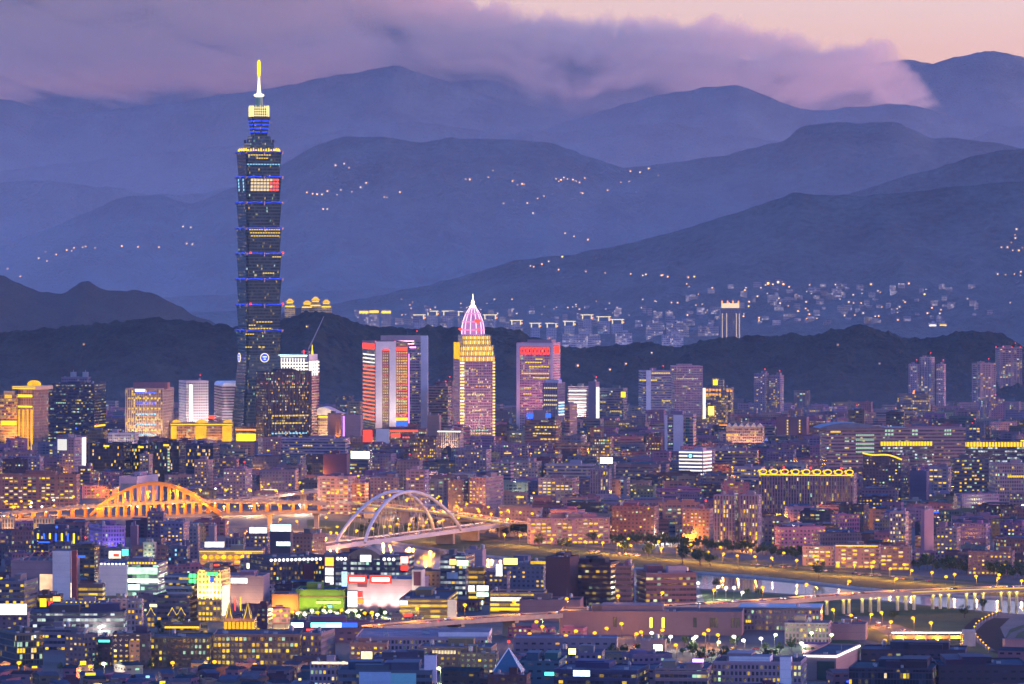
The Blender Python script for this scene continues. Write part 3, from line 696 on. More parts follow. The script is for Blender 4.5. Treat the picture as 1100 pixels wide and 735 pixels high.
b = Bld('tall gold floodlit tower with rounded glowing cap and overhanging top slab', 'tower', 'fins', 18, 52, 419, 486, rot=-34, xm=36, tint=(.55, .42, .26), pent=0, tanks=0)
m = MB(); m.tint = (.55, .42, .26, .4); m.box(0, 0, b.h + .4, b.w + 10, b.d + 6, 4.5, 0); b.add('top_slab', m, [tint_wall])
m = MB(); m.box(0, -b.d / 2 - 3.2, b.h + 1.2, b.w + 9.6, .3, 1.0, 0); m.box(0, -b.d / 2 - 3.2, b.h + 3.4, b.w + 9.6, .3, .8, 0); b.add('slab_light', m, gold_strip)
m = MB(); m.lathe(1, 2, [(9, b.h + 4.9), (9, b.h + 7.2), (7.6, b.h + 9.6), (4.5, b.h + 11.2), (.3, b.h + 11.8)], 16); b.add('rounded_cap', m, gold_panel)
m = MB(); m.cyl(b.w / 2 + 4.4, -b.d / 2 - 2, b.h + 2, .7, .7, 1.2); b.add('beacon', m, red_lamp)
b.flood(FLOOD_GOLD, 7000 * PW, 3, x0=19, x1=35); b.panel(19, 35, 424, 427, gold_strip, 'lit_band'); b.panel(19, 35, 436, 438, gold_strip, 'lit_band')
for x in (20, 24.5, 29, 33.5): b.panel(x, x + 1.6, 440, 484, gold_panel, 'lit_pier', out=.9, frame=False)

b = Bld('wide dark blue glass office block with faint floor bands left of the cream lit block', 'office block', 'ribbon', 52, 114, 413, 482, rot=-16, xm=101, tint=(.09, .1, .15), relief='bands')
b.row(433, 60, 71, 'green', 6, 1.5); b.panel(101.5, 113, 457, 459, gold_strip, 'lit_sign', face='side')
m = MB(); m.cyl(b.fx(82), -b.d / 2 - .6, b.fz(461), 1.0, 1.0, 1.6, 8); b.add('blue_lamp', m, blue_panel)
b = Bld('grey block with twin round rooftop drums behind the dark blue glass block', 'office block', 'grid', 66, 98, 406, 476, rot=-10, tint=(.3, .3, .38), pent=0, tanks=0)
for x in (77, 90):
    m = MB(); m.cyl(b.fx(x), 0, b.h, 4.2, 4.2, 7.5, 14); m.cyl(b.fx(x), 0, b.h + 7.5, .4, .3, 3, 6); b.add('roof_drum', m, concrete)

b = Bld('cream lit office block with blue and cyan windows and dark red penthouse', 'office block', 'fins', 135, 187, 418, 482, rot=-13, xm=175, tint=CREAM, relief='piers', pent=0)
b.block('penthouse', 142, 179, 411, 418, tint=(.3, .12, .12), d=14, dy=6); b.flood(FLOOD_WARM, 5000 * PW, 5, up=.55, size=80); b.flood(FLOOD_WARM, 4000, 2, face='side'); b.windows(60, ('yellow', 'warm', 'white'))
b.panel(145, 156, 418, 421, white_strip, 'lit_sign')
for y in (422, 433.5): b.row(y, 146, 168, 'blue', 7, 2.4)
for y in (445, 456, 467.5): b.row(y, 146, 168, 'cyan', 7, 2.4)
for y in (428, 439, 450.5, 462): b.row(y, 137, 173, 'yellow', 9, 2.2, .45)

b = Bld('white tower with a glowing vertical strip and dotted windows', 'tower', 'grid', 192, 224, 410, 478, rot=12, xm=200, tint=WHITE, pent=0, beacon=True)
b.panel(203, 207, 413, 452, white_strip, 'lit_strip'); b.flood(FLOOD_WHITE, 9000 * PW, 3); b.flood(FLOOD_WHITE, 6000 * PW, 2, face='side')

b = Bld('white block with rounded roof shoulders and dark horizontal window bands', 'office block', 'white_rows', 230, 272, 415, 478, rot=8, xm=239, tint=(.8, .74, .78), pent=0, cap=False, tanks=0, relief='bands')
m = MB(); n_ = 14; w2 = b.w / 2 + .2
arc = [(w2, b.h)] + [(w2 - 5 + 5 * math.cos(t), b.h + 5.2 * math.sin(t)) for t in np.linspace(0, math.pi / 2, 6)][1:] + [(-w2 + 5 + 5 * math.cos(t), b.h + 5.2 * math.sin(t)) for t in np.linspace(math.pi / 2, math.pi, 6)]
for (xa, za), (xb, zb) in zip(arc, arc[1:]): m.face([(xa, -b.d / 2, za), (xa, b.d / 2, za), (xb, b.d / 2, zb), (xb, -b.d / 2, zb)])
m.face([(x, -b.d / 2 - .01, z) for x, z in arc]); m.face([(x, b.d / 2, z) for x, z in reversed(arc)])
b.add('rounded_roof', m, surf('pale_roof', (.75, .68, .72), .6)); b.flood(FLOOD_WHITE, 12000 * PW, 4); b.flood((1, .6, .5), 9000 * PW, 2, face='side')

b = Bld('palace style block with three glowing yellow domes and arched lit bays', 'hotel', 'busy', 183, 251, 455, 481, rot=-6, d=26, tint=(.55, .48, .32), relief='piers', pent=0, tanks=0)
for x, r in ((189, 5.5), (216, 8), (244, 6)):
    m = MB(); z = b.h; m.lathe(b.fx(x), -b.d / 2 + 7, [(r, z), (r, z + 1.2), (r * .9, z + 2.6), (r * .55, z + 4), (.25, z + 4.6), (.1, z + 6.2)], 14); b.add('dome', m, gold_panel)
for x0, x1 in ((184, 190), (210, 222), (239, 249)): b.panel(x0, x1, 457.5, 476, gold_panel, 'lit_bay', out=.8)
b.panel(183, 250, 455.6, 456.6, gold_strip, 'lit_cornice'); b.flood(FLOOD_GOLD, 9000 * PW, 5)
b = Bld('low block with red lit roof sign behind the yellow domed palace block', 'office block', 'busy', 222, 243, 449, 474, rot=-6, tint=(.4, .25, .25), pent=0)
b.panel(222.5, 242, 446.5, 450, red_strip, 'lit_sign')
b = Bld('low shop building with a wide glowing yellow front right of the domed palace block', 'shop', 'busy_yellow', 252, 277, 459, 482, rot=-6, tint=(.4, .32, .2), pent=1)
b.panel(253, 276, 461, 462.5, orange_strip, 'lit_band'); b.panel(254, 275, 466, 474, yellow_panel, 'lit_front')

b = Bld('low white block with a row of dark square windows', 'office block', 'grid', 115, 149, 466, 488, rot=-10, tint=(.7, .66, .62), pent=1)
b.flood(FLOOD_WHITE, 5000, 3)
b = Bld('grey tower with a bright white gridded window panel on its left part', 'apartment block', 'flat', 61, 93, 471, 515, rot=-22, xm=80, tint=(.34, .33, .38), wins=10)
b.panel(62, 72, 472, 484, glow('pale_grid', (1, .95, .9), .12), 'lit_panel'); b.panel(88, 92, 471, 502, white_strip, 'lit_strip', face='side')
for lab, x0, x1, yt, yb, col in (('black glass apartment slab with a small gold lit crown, left of two like it', 96, 142, 477, 520, None), ('black glass apartment tower with a bright green lit stair column', 165, 200, 476, 520, 1), ('black glass apartment slab with dim windows between two dark towers', 142, 166, 478, 519, None)):
    b = Bld(lab, 'apartment block', 'glass', x0, x1, yt, yb, rot=-18, tint=(.06, .06, .075), wins=14)
    xm_ = (b.xf[0] + b.xf[1]) / 2
    b.panel(xm_ - 3, xm_ + 3, yt + 1.5, yt + 3.5, gold_strip, 'crown_light')
    if col:
        for j in range(8): b.row(yt + 7 + j * 3.2, xm_ + 1, xm_ + 4, 'green' if j % 3 else 'white', 1, 2.0)
Bld('slim beige apartment tower standing in front of the black glass slabs', 'apartment block', 'flat', 150, 164, 489, 528, rot=-24, tint=TAN, wins=8)
Bld('beige apartment tower with a yellow lit stair column above the orange bridge', 'apartment block', 'flat', 209, 229, 495, 540, rot=-24, tint=(.4, .33, .29), wins=20)
Bld('broad pinkish apartment tower with white lit top floor right of the orange arch', 'apartment block', 'flat', 240, 271, 505, 541, rot=-20, tint=(.48, .38, .40), wins=16, beacon=True)
Bld('dark blue slab apartment with scattered lights behind the pinkish tower', 'apartment block', 'glass', 200, 236, 478, 524, rot=-16, tint=(.1, .1, .16), wins=22)
Bld('long brown brick apartment row warmed by orange light left of the orange arch', 'apartment row', 'balcony', 0, 86, 511, 547, rot=-10, d=20, tint=(.40, .25, .18), wins=40, pent=4, tanks=3)
b = Bld('pale low hall with one large grey window behind the left foot of the orange arch', 'hall', 'blank', 128, 170, 513, 542, rot=-20, xm=147, tint=(.7, .68, .7)); b.panel(130, 146, 520, 536, surf('grey_glass', (.2, .23, .24), .2), 'window')
Bld('purple grey apartment block with small lit windows at the far left', 'apartment block', 'flat', 30, 47, 492, 528, rot=-20, tint=MAUVE, wins=6)
Bld('dark maroon building with three rows of pale windows left of the black slabs', 'apartment block', 'ribbon', 84, 100, 502, 530, rot=-20, tint=(.28, .14, .16), wins=6)

# black gridded tower with white crowned tower behind
b = Bld('tower with brilliant white lit crown and slender gold finial behind the black gridded tower', 'tower', 'white_rows', 291, 343, 388, 477, rot=-20, xm=330, tint=(.6, .56, .55), pent=0, tanks=0, relief='bands')
b.block('crown', 294, 329, 381, 388, tint=(.6, .58, .55), d=b.d * .9, dy=2)
for y in (389, 392.5, 396, 399.5): b.panel(292, 330, y, y + 1.6, white_strip, 'crown_light'); b.panel(330, 343, y, y + 1.5, white_strip, 'crown_light', face='side')
b.panel(299, 330, 381.5, 383, glow('teal_line', (.6, 1, .9), .5), 'crown_light')
for x in np.arange(332, 342, 2.6): b.panel(x, x + 1.2, 388, 404, white_strip, 'lit_fin', face='side', out=.6)
for x in np.arange(302, 329, 3): b.panel(x, x + 1.1, 385, 400, white_strip, 'lit_fin', out=.7, frame=False)
m = MB(); z = b.fz(381); m.lathe(b.fx(329), 0, [(1.8, z), (1.3, z + 4), (.9, z + 5), (.5, z + 13)], 8); b.add('finial', m, gold_strip)
m = MB(); m.lathe(b.fx(320), 0, [(.6, z), (.6, z + 2.4), (1.4, z + 2.6), (1.4, z + 5), (.2, z + 5.4)], 8); b.add('beacon', m, red_lamp)
b.flood(FLOOD_WARM, 7000, 2, face='side')
b = Bld('black gridded tower dotted with yellow windows in front of the white crowned tower', 'tower', 'grid', 275, 335, 400, 484, rot=24, xm=284, tint=(.05, .05, .07), pent=2, relief='piers')
b.windows(45, ('white', 'white', 'warm')); b.row(447, 292, 332, 'yellow', 16); b.row(455, 292, 325, 'yellow', 12)
b.row(466, 291, 330, 'cyan', 12); b.row(471, 291, 318, 'cyan', 8); b.row(412, 278, 334, 'red', 10, 1.0, .7)
# tower crane
t = empty('tower_crane', (wx(331, 6600), 6600, 0)); tag(t, 'tower crane with raised lattice jib between the pagoda tower and the red lit towers', 'crane')
m = MB(); s_ = 6600 / F; z0, z1 = wz(377, 6600), wz(340, 6600); dx = 17 * s_
m.box(0, 0, 0, 2.2, 2.2, z0); t1 = m.build('mast', steel, t)
m = MB()
for oy in (-.8, .8): m.tube([(0, oy, z0), (dx, oy, z1)], .35, 4)
m.tube([(0, 0, z0 + 2.4), (dx, 0, z1)], .35, 4)
for q in range(12): f0 = q / 12; m.tube([(dx * f0, -.8, z0 + (z1 - z0) * f0), (dx * (f0 + .06), 0, z0 + 2.4 + (z1 - z0 - 2.4) * (f0 + .06)), (dx * (f0 + .083), .8, z0 + (z1 - z0) * (f0 + .083))], .18, 4)
m.build('jib', steel, t)
m = MB(); m.box(-5, 0, z0 - 1, 9, 1.6, 1.2); m.box(-8, 0, z0 - 3, 2.5, 2, 2.6); m.build('counterweight', concrete, t)
m = MB(); m.box(1.6, -1.5, z0 - 3, 2, 2, 2.6); m.build('cab', white_paint, t)

b = Bld('curved white roofed sports dome glowing from inside behind the beige blocks', 'sports hall', 'busy_yellow', 342, 372, 446, 476, rot=-8, d=40, tint=(.5, .45, .4), cap=False, pent=0, tanks=0)
m = MB(); n_ = 14; w2 = b.w / 2 + 1.5
arc = [(-w2 + 2 * w2 * t, b.h + (1 - t) * 13 * math.sin(math.pi * (.18 + .82 * t)) + 1.5) for t in np.linspace(0, 1, n_)]
for (xa, za), (xb, zb) in zip(arc, arc[1:]): m.face([(xa, -22, za), (xb, -22, zb), (xb, 22, zb), (xa, 22, za)]); m.face([(xa, -22, b.h), (xb, -22, b.h), (xb, -22, zb), (xa, -22, za)])
b.add('curved_roof', m, surf('dome_white', (.75, .72, .66), .6)); b.panel(342, 358, 447, 449, gold_strip, 'lit_band'); b.flood(FLOOD_WARM, 9000, 3)
Bld('beige windowless block right of the glowing sports dome', 'department store', 'panel', 352, 368, 445, 478, rot=-8, tint=(.5, .46, .4))
b = Bld('beige windowless block with a violet lit corner strip beside the red lit towers', 'department store', 'panel', 368, 390, 447, 479, rot=-10, tint=(.52, .48, .46)); b.panel(368.4, 370.5, 447, 470, glow('violet_strip', (.5, .2, 1), .3), 'lit_strip')
b = Bld('low white banded block below the black gridded tower', 'office block', 'white_rows', 302, 377, 472, 497, rot=-10, xm=371, tint=(.62, .55, .58), d=30, relief='bands'); b.row(479, 325, 336, 'yellow', 4, 1.6)
b = Bld('dark block with a bright greenish white lit top storey', 'office block', 'ribbon', 376, 400, 484, 516, rot=-16, tint=(.2, .2, .22)); b.panel(377, 397, 485, 493, glow('pale_green_panel', (.8, 1, .75), .35), 'lit_storey')

# red lit tower group
b = Bld('red lit hotel tower with pale grey slab front and dark window inset', 'hotel', 'busy', 389, 438, 368, 476, rot=10, xm=403, tint=(.35, .30, .30), pent=0, tanks=0)
b.block('front_slab', 403.2, 410, 368, 470, tint=(.6, .57, .6), d=3, dy=-2.6); b.block('front_slab', 418, 425, 368, 470, tint=(.6, .57, .6), d=3, dy=-2.6); b.block('front_slab', 403.2, 425, 367, 375, tint=(.6, .57, .6), d=3, dy=-2.9)
m = MB(); 
b.panel(389.4, 402.5, 369.5, 375.5, red_sign, 'lit_sign', face='side'); b.panel(411, 418, 375, 377, red_strip, 'lit_sign', out=.6); b.panel(425.5, 437.5, 373, 377, red_strip, 'lit_sign')
for j in range(18): y = 381 + j * 4.1; b.panel(389.8, 402.5, y, y + 1.3, glow('red_band', (1, .14, .06), .28) if j > 2 else white_strip, 'lit_band', face='side', out=.35)
for j in range(26):
    y = 379 + j * 2.9; b.row(y, 410.8, 417.4, rng.choice(('warm', 'red', 'yellow')), 3, 1.6, .5); b.row(y, 425.5, 437.6, rng.choice(('orange', 'orange', 'red', 'yellow', 'warm')), 5, 2.0, .4)
b.panel(425, 438, 449, 452, gold_strip, 'lit_band'); b.panel(425, 438, 452.5, 458, blue_panel, 'lit_band')
m = MB()
for x in (403.5, 424.5): m.cyl(b.fx(x), -b.d / 2, b.h + .2, .9, .9, 1.8, 8)
b.add('beacon', m, red_lamp); b.flood((1, .25, .12), 12000 * PW, 2, face='side'); b.flood(FLOOD_WHITE, 6000 * PW, 2)
b = Bld('grey glass tower with a pink lit roof frame behind the red lit hotel', 'tower', 'ribbon', 410, 460, 362, 471, rot=-7, xm=453, tint=(.75, .68, .74), relief='piers', pent=0, tanks=0, beacon=True)
b.block('side_pier', 452, 459.8, 361, 468, tint=(.6, .56, .6), d=4, dy=-2); b.block('roof_beam', 409, 459, 360.5, 366, tint=(.42, .3, .3), d=5, dy=-1.6)
for y in (363, 366, 369): b.panel(428, 445, y, y + 1.0, glow('pink_line', (1, .5, .6), .4), 'lit_line', out=.9)
b.panel(440, 447, 372.5, 374, pink_strip, 'lit_sign'); b.row(385, 441, 447, 'white', 3, 2); b.panel(438.5, 440, 380, 456, glow('violet_line', (.55, .2, 1), .3), 'lit_line')
b = Bld('red lit low podium with a solid red glowing wall below the red hotel', 'shop', 'busy', 389, 459, 462, 484, rot=-4, d=26, tint=(.35, .18, .16), pent=2)
b.panel(390, 400, 462, 475, red_sign, 'lit_wall'); b.panel(419, 449, 462, 464, red_strip, 'lit_band'); b.panel(420, 430, 466, 470, red_strip, 'lit_sign'); b.block('white_wall', 404, 418, 461, 478, tint=(.6, .58, .56), d=4, dy=-1.6)
b.row(470, 432, 446, 'red', 5, 2)
b = Bld('long white lit block with colonnade front right of the red podium', 'hall', 'fins', 470, 498, 464, 490, rot=-14, tint=(.62, .56, .5)); b.panel(470, 495, 463, 464.5, white_strip, 'lit_cornice'); b.flood(FLOOD_WARM, 6000, 3)
Bld('dark brown stepped block with yellow windows below the red podium', 'apartment block', 'grid', 440, 474, 470, 505, rot=-14, tint=(.18, .13, .13), wins=26)
b = Bld('tan office block with pale floor bands between red hotel and gold tower', 'office block', 'ribbon', 460, 485, 416, 472, rot=-18, xm=481, tint=(.5, .42, .34), relief='bands', beacon=True); b.row(431, 481.2, 484.5, 'white', 2)
Bld('brown tower behind the tan banded office block', 'office block', 'grid', 467, 488, 411, 470, rot=-10, tint=(.3, .2, .2), beacon=True)
Bld('beige low block at the foot of the tan banded office block', 'office block', 'panel', 459, 474, 447, 478, rot=-12, tint=(.6, .5, .36))

pale_gold = glow('pale_gold', (1, .72, .20), .20)
# gold tower with the domed crown
b = Bld('golden crowned tower with glowing white dome, red hearts and needle spire', 'tower', 'grid', 487, 532, 383, 480, rot=12, xm=494, tint=(.95, .66, .66), relief='piers', pent=0, tanks=0, d=40)
GL = (.75, .6, .36)
b.block('upper_storeys', 494, 531, 371, 383, 'fins', GL, d=30, dy=2); b.block('upper_storeys', 497, 528, 360, 371, 'fins', GL, d=26, dy=4)
for y0, y1, x0, x1 in ((383.5, 388, 494, 532), (378, 382, 494.5, 530.5), (372.5, 376.5, 495, 530), (366, 370, 497.5, 527.5), (361.5, 364.5, 498, 527)):
    n_ = int((x1 - x0) / 2.2)
    for i in range(n_): xa = x0 + i * (x1 - x0) / n_; b.panel(xa, xa + 1.5, y0, y1, pale_gold if i % 2 else gold_panel, 'lit_panel', out=.7, frame=False, back=.1)
b.panel(487.5, 493.8, 368, 386, gold_panel, 'lit_panel', face='side')
for j in range(24): y = 389 + j * 3.4; b.panel(494.2, 498.6, y, y + 1.9, pale_gold if j % 4 else white_strip, 'lit_corner', out=.9, frame=False); b.panel(529.2, 531.8, y, y + 1.7, pale_gold, 'lit_corner', out=.9, frame=False)
for j, y in enumerate((424, 441)): b.row(y, 501 + 6 * j, 520 - 4 * j, 'white', 7 - j, 2.2)
b.row(462.5, 499, 525, 'green', 9, 2.2); b.row(466, 499, 528, 'yellow', 10, 2.0); b.row(471, 499, 528, 'white', 9, 2.0); b.row(397, 506, 511, 'warm', 2); b.row(415, 510, 528, 'orange', 5, 1.6, .5)
m = MB(); z0, z1 = b.fz(360.5), b.fz(329.5); r0 = 14.5; cx, cyy = b.fx(511), -b.d / 2 + 18
prof = [(r0 * 1.05, z0), (r0 * 1.05, z0 + 2)] + [(r0 * (1 - .83 * t ** 2.3) + .4, z0 + 2 + (z1 - z0 - 2) * t) for t in np.linspace(0, 1, 10)]
m.lathe(cx, cyy, prof, 20); b.add('dome', m, glow('dome_light', (.85, .34, .85), .09, var=.6, scale=.1))
for q in range(12):
    a = 2 * math.pi * q / 12 + .1; mm = MB(); mm.tube([(cx + (r + .3) * math.cos(a), cyy + (r + .3) * math.sin(a), z) for r, z in prof[1:]], .55, 5); b.add('dome_rib', mm, glow('rib_light', (1, .62, .85), .26))
for zq, rq in ((.12, 1.0), (.42, .90), (.72, .63)):
    mm = MB(); zz_ = z0 + 2 + (z1 - z0 - 2) * zq; mm.lathe(cx, cyy, [(r0 * rq, zz_), (r0 * rq + 1.6, zz_ + .2), (r0 * rq + 1.6, zz_ + 1.3), (r0 * rq, zz_ + 1.5)], 20); b.add('dome_step', mm, glow('step_light', (1, .22, .42), .2))
for x, y, s_ in ((497, 354, 1.0), (513.5, 355, 1.3), (513.5, 345.5, 1.7)):
    mm = MB(); k_ = 2.6 * s_; pts = [(k_ * 16 * math.sin(t) ** 3 / 17, k_ * (13 * math.cos(t) - 5 * math.cos(2 * t) - 2 * math.cos(3 * t) - math.cos(4 * t)) / 17) for t in np.linspace(0, 2 * math.pi, 24)[:-1]]
    xx, zz_ = b.fx(x), b.fz(y); yy = cyy - math.sqrt(max(4, 14.5 ** 2 - (xx - cx) ** 2)) - 1.2
    mm.face([(xx + p[0], yy, zz_ + p[1]) for p in reversed(pts)]); mm.face([(xx + p[0], yy + .6, zz_ + p[1]) for p in pts]); b.add('red_heart', mm, red_strip)
m = MB(); m.lathe(cx, cyy, [(4.4, z1 - 1), (3.2, z1 + 1.5), (1.6, z1 + 3), (2.4, z1 + 5), (1.2, z1 + 8), (.5, z1 + 10), (.2, b.fz(316))], 12); b.add('spire', m, glow('spire_gold', (1, .72, .3), .9))
b.flood((1, .62, .5), 2600 * PW, 3, up=.4); b.windows(50, ('white', 'warm', 'yellow'))

# pink tower with red lit top band
b = Bld('tall pink granite tower with a red glowing band of square openings at the top', 'tower', 'grid', 555, 602, 369, 462, rot=-20, xm=594, tint=(.95, .60, .64), pent=0, tanks=0, beacon=True)
b.block('frame_pier', 555, 558.5, 369, 462, tint=(.62, .44, .46), d=3, dy=-1.2); b.block('frame_pier', 591.5, 594, 369, 462, tint=(.62, .44, .46), d=3, dy=-1.2); b.block('frame_beam', 558.5, 591.5, 369, 372.5, tint=(.62, .44, .46), d=3, dy=-1.2)
b.flood((1, .42, .40), 3500 * PW, 3, up=.5); b.block('penthouse', 565, 591, 365, 369, tint=(.3, .2, .22), d=18, dy=6)  # floodlights added to warm the bluish front
for i in range(8): x = 559.2 + i * 4.0; b.panel(x, x + 3.3, 373, 381, red_sign, 'lit_opening', out=.4); b.panel(x + 1.2, x + 2.4, 375.5, 379, dark_metal, 'opening', out=.3, frame=False, back=.45)
b.panel(595.5, 601, 372, 380, red_sign, 'lit_opening', face='side')
for y, x0, x1, n_ in ((386, 575, 583, 4), (389.5, 564, 582, 7), (394, 568, 590, 7), (401.5, 560, 590, 12), (406, 572, 590, 5), (417, 563, 571, 4), (423.5, 562, 571, 4), (440, 565, 568, 1)): b.row(y, x0, x1, 'yellow', n_, 1.8)
b = Bld('lilac tower with rows of white lit windows beside the pink granite tower', 'office block', 'fins', 583, 607, 412, 466, rot=-30, xm=599, tint=(.52, .45, .52), pent=1)
b.block('top_step', 586, 600, 408, 412, tint=(.52, .45, .52), d=9)
for y in (417, 425, 430, 435): b.row(y, 584, 598.5, 'white', 7, 2.2, .4)
for j in range(5): b.panel(600, 606, 432 + j * 3.2, 433.6 + j * 3.2, cyan_panel if j % 2 else white_strip, 'lit_band', face='side')
m = MB(); m.lathe(b.w * .4, 0, [(.2, b.h), (.2, b.h + 4), (1.3, b.h + 4), (1.3, b.h + 6.4)], 8); b.add('beacon', m, blue_panel)
b = Bld('white lit office block with dark window bands and a blue neon sign at its foot', 'office block', 'white_rows', 610, 632, 416, 462, rot=-10, tint=(.8, .74, .64), relief='bands', pent=1); b.flood(FLOOD_WHITE, 9000 * PW, 3)
for j in range(6): b.panel(611, 630, 419 + j * 4.2, 420.4 + j * 4.2, white_strip, 'lit_band', out=.3)
b.panel(617, 634, 452, 458, glow('blue_white_sign', (.45, .55, 1), .9, light=True), 'neon_sign', out=1.2)
b = Bld('grey round cornered shaft tower with one bright vertical edge light', 'tower', 'blank', 632, 644, 411, 466, rot=-26, xm=640, tint=(.38, .36, .4), beacon=True); b.panel(640.3, 643.5, 416, 458, white_strip, 'lit_edge', face='side')
b = Bld('green grey stepped office block right of the shaft tower', 'office block', 'ribbon', 643, 674, 418, 462, rot=-12, tint=(.3, .34, .36), relief='bands'); b.row(425, 646, 652, 'green', 3); b.panel(667, 672, 421, 427, yellow_panel, 'lit_sign'); b.row(442, 655, 668, 'yellow', 6)
b = Bld('dark brown block with blue lit rooftop panels and yellow window rows', 'office block', 'ribbon', 564, 603, 452, 486, rot=-14, tint=(.26, .18, .18), relief='bands'); b.panel(566, 573, 444, 450, blue_panel, 'lit_sign'); b.panel(586, 592, 444, 449, blue_panel, 'lit_sign'); b.block('penthouse', 573, 587, 441, 452, tint=(.2, .16, .18), d=10)
b.row(459, 574, 600, 'yellow', 8, 1.8); b.row(466, 572, 592, 'yellow', 6, 1.8); b.row(472, 580, 600, 'warm', 5, 1.8)
Bld('narrow dark slab with a white ribbed side left of the white lit office block', 'office block', 'ribbon', 607, 620, 435, 478, rot=-40, xm=612, tint=(.3, .26, .32))
b = Bld('grey white tower with a solid central stair shaft and dark window bands', 'office block', 'ribbon', 686, 721, 399, 450, rot=10, xm=691, tint=(.58, .55, .56), relief='bands', beacon=True)
b.block('stair_shaft', 694, 699, 398, 449, tint=(.68, .64, .64), d=4, dy=-1.5); b.row(401, 700, 720, 'yellow', 8, 1.8); b.row(408.5, 687, 706, 'yellow', 8, 2); b.row(431, 711, 720, 'yellow', 4, 2)
b = Bld('square pink tower with an even dark window grid next to the grey white tower', 'office block', 'grid', 720, 755, 394, 449, rot=8, xm=725, tint=(.85, .54, .52), pent=0); b.block('penthouse', 728, 744, 391, 394, tint=(.35, .22, .22), d=12, dy=5)
b.row(407, 726, 750, 'white', 12, 1.4, .5); b.row(397, 721.5, 724, 'yellow', 1)
b = Bld('dark block with orange glowing windows and a yellow lit rooftop step', 'office block', 'busy_yellow', 756, 788, 417, 456, rot=-8, tint=(.2, .17, .2), wins=0)
b.block('roof_step', 765, 777, 407, 417, 'busy_yellow', (.35, .28, .2), d=10); b.panel(766, 771, 408, 414, yellow_panel, 'lit_sign'); b.row(419, 758, 775, 'orange', 5, 3); b.row(424, 758, 775, 'orange', 5, 3); b.row(420, 780, 787, 'orange', 2, 3)
b = Bld('low building with a strong yellow glowing corner below the orange windowed block', 'shop', 'busy_yellow', 754, 782, 436, 462, rot=-8, tint=(.4, .34, .2)); b.panel(761, 767, 437, 446, glow('corner_glow', (1, .62, .05), .8, light=True), 'lit_sign', out=1); b.panel(755, 758, 417, 450, white_strip, 'lit_edge')
b = Bld('grey twin slab office with green glass centre above the white banded block', 'office block', 'ribbon', 714, 748, 446, 494, rot=-8, tint=(.42, .38, .42)); b.block('end_wall', 714, 717, 446, 494, tint=(.5, .45, .48), d=5, dy=-1.3); b.block('centre_wall', 723.5, 734, 446, 494, tint=(.5, .44, .48), d=5, dy=-1.3); b.block('glass_shaft', 737, 741, 449, 494, 'glass', (.1, .3, .25), d=4, dy=-.8); b.row(458, 718, 722, 'green', 2); b.row(477, 718, 723, 'green', 2)
b = Bld('brightly lit white banded block with a round clock like emblem in the middle', 'office block', 'white_rows', 729, 765, 485, 517, rot=-22, xm=755, tint=(.8, .78, .74), relief='bands', pent=2)
for j in range(7): b.panel(729.5, 754.5, 485.5 + j * 3.9, 487 + j * 3.9, white_strip, 'lit_band', out=.35); b.panel(755.5, 764.5, 485.5 + j * 3.9, 487 + j * 3.9, white_strip, 'lit_band', face='side', out=.3)
m = MB(); m.cyl(0, 0, 0, 3.4, 3.4, .5, 18, 0); m.cyl(0, 0, .5, 2.3, 2.3, .1, 18, 1); o = b.add('emblem', m, [dark_metal, cyan_panel]); o.location = (b.fx(742), -b.d / 2 - .5, b.fz(490)); o.rotation_euler = (R(90), 0, 0)
b = Bld('peach lit apartment row with a line of small gables', 'apartment row', 'busy_yellow', 780, 821, 459, 484, rot=-5, d=22, tint=(.6, .42, .34), pent=0, tanks=0)
for i in range(6):
    m = MB(); x = b.fx(783 + i * 6.6); z = b.h; m.face([(x - 4, -b.d / 2 - .3, z), (x + 4, -b.d / 2 - .3, z), (x, -b.d / 2 - .3, z + 5)]); m.face([(x + 4, -b.d / 2 - .3, z), (x + 4, 0, z), (x, 0, z + 5), (x, -b.d / 2 - .3, z + 5)]); m.face([(x, -b.d / 2 - .3, z + 5), (x, 0, z + 5), (x - 4, 0, z), (x - 4, -b.d / 2 - .3, z)]); m.face([(x, 0, z + 5), (x + 4, 0, z), (x - 4, 0, z)]); b.add('gable', m, surf('peach_render', (.58, .42, .34), .8))
b.flood(FLOOD_WARM, 7000, 4)
# white tensile tent
t = empty('tent_pavilion', (*G(823, 487)[:2], 0)); tag(t, 'white peaked tensile tent pavilion beyond the peach gabled row', 'tent')
m = MB(); m.lathe(0, 0, [(26, 5), (16, 7.5), (8, 11), (3, 15), (.4, 19)], 14); m.build('canopy', surf('tent_white', (.75, .68, .74), .6), t)
for q in range(7): m = MB(); a = q * math.tau / 7; m.cyl(24 * math.cos(a), 24 * math.sin(a), 0, .3, .3, 5.3, 6); m.build('post', steel, t)
Bld('brown apartment block with many lit windows beside the bright roof sign', 'apartment block', 'busy', 634, 659, 470, 500, rot=-14, tint=(.34, .22, .16), wins=20)
b = Bld('building carrying a bright cream rooftop billboard', 'shop', 'flat', 642, 662, 498, 522, rot=-10, tint=(.4, .36, .32), pent=0); b.panel(645, 658, 491.5, 498, glow('cream_board', (1, .9, .6), .7, light=True), 'billboard', out=1.0)
Bld('grey vertical tower block with a yellow lit column', 'apartment block', 'fins', 634, 657, 505, 543, rot=-10, tint=(.34, .33, .4), wins=6)
Bld('pinkish apartment block with dark balconies right of the narrow dark slab', 'apartment block', 'balcony', 578, 622, 515, 541, rot=-14, tint=(.5, .38, .36), wins=26)
Bld('long white banded low block behind the pinkish balcony apartments', 'office block', 'white_rows', 585, 640, 500, 522, rot=-8, tint=(.66, .58, .54), d=22, relief='bands')
Bld('pair of beige apartment slabs left of the long white banded block', 'apartment block', 'flat', 548, 582, 497, 522, rot=-14, tint=(.52, .42, .36), wins=12)
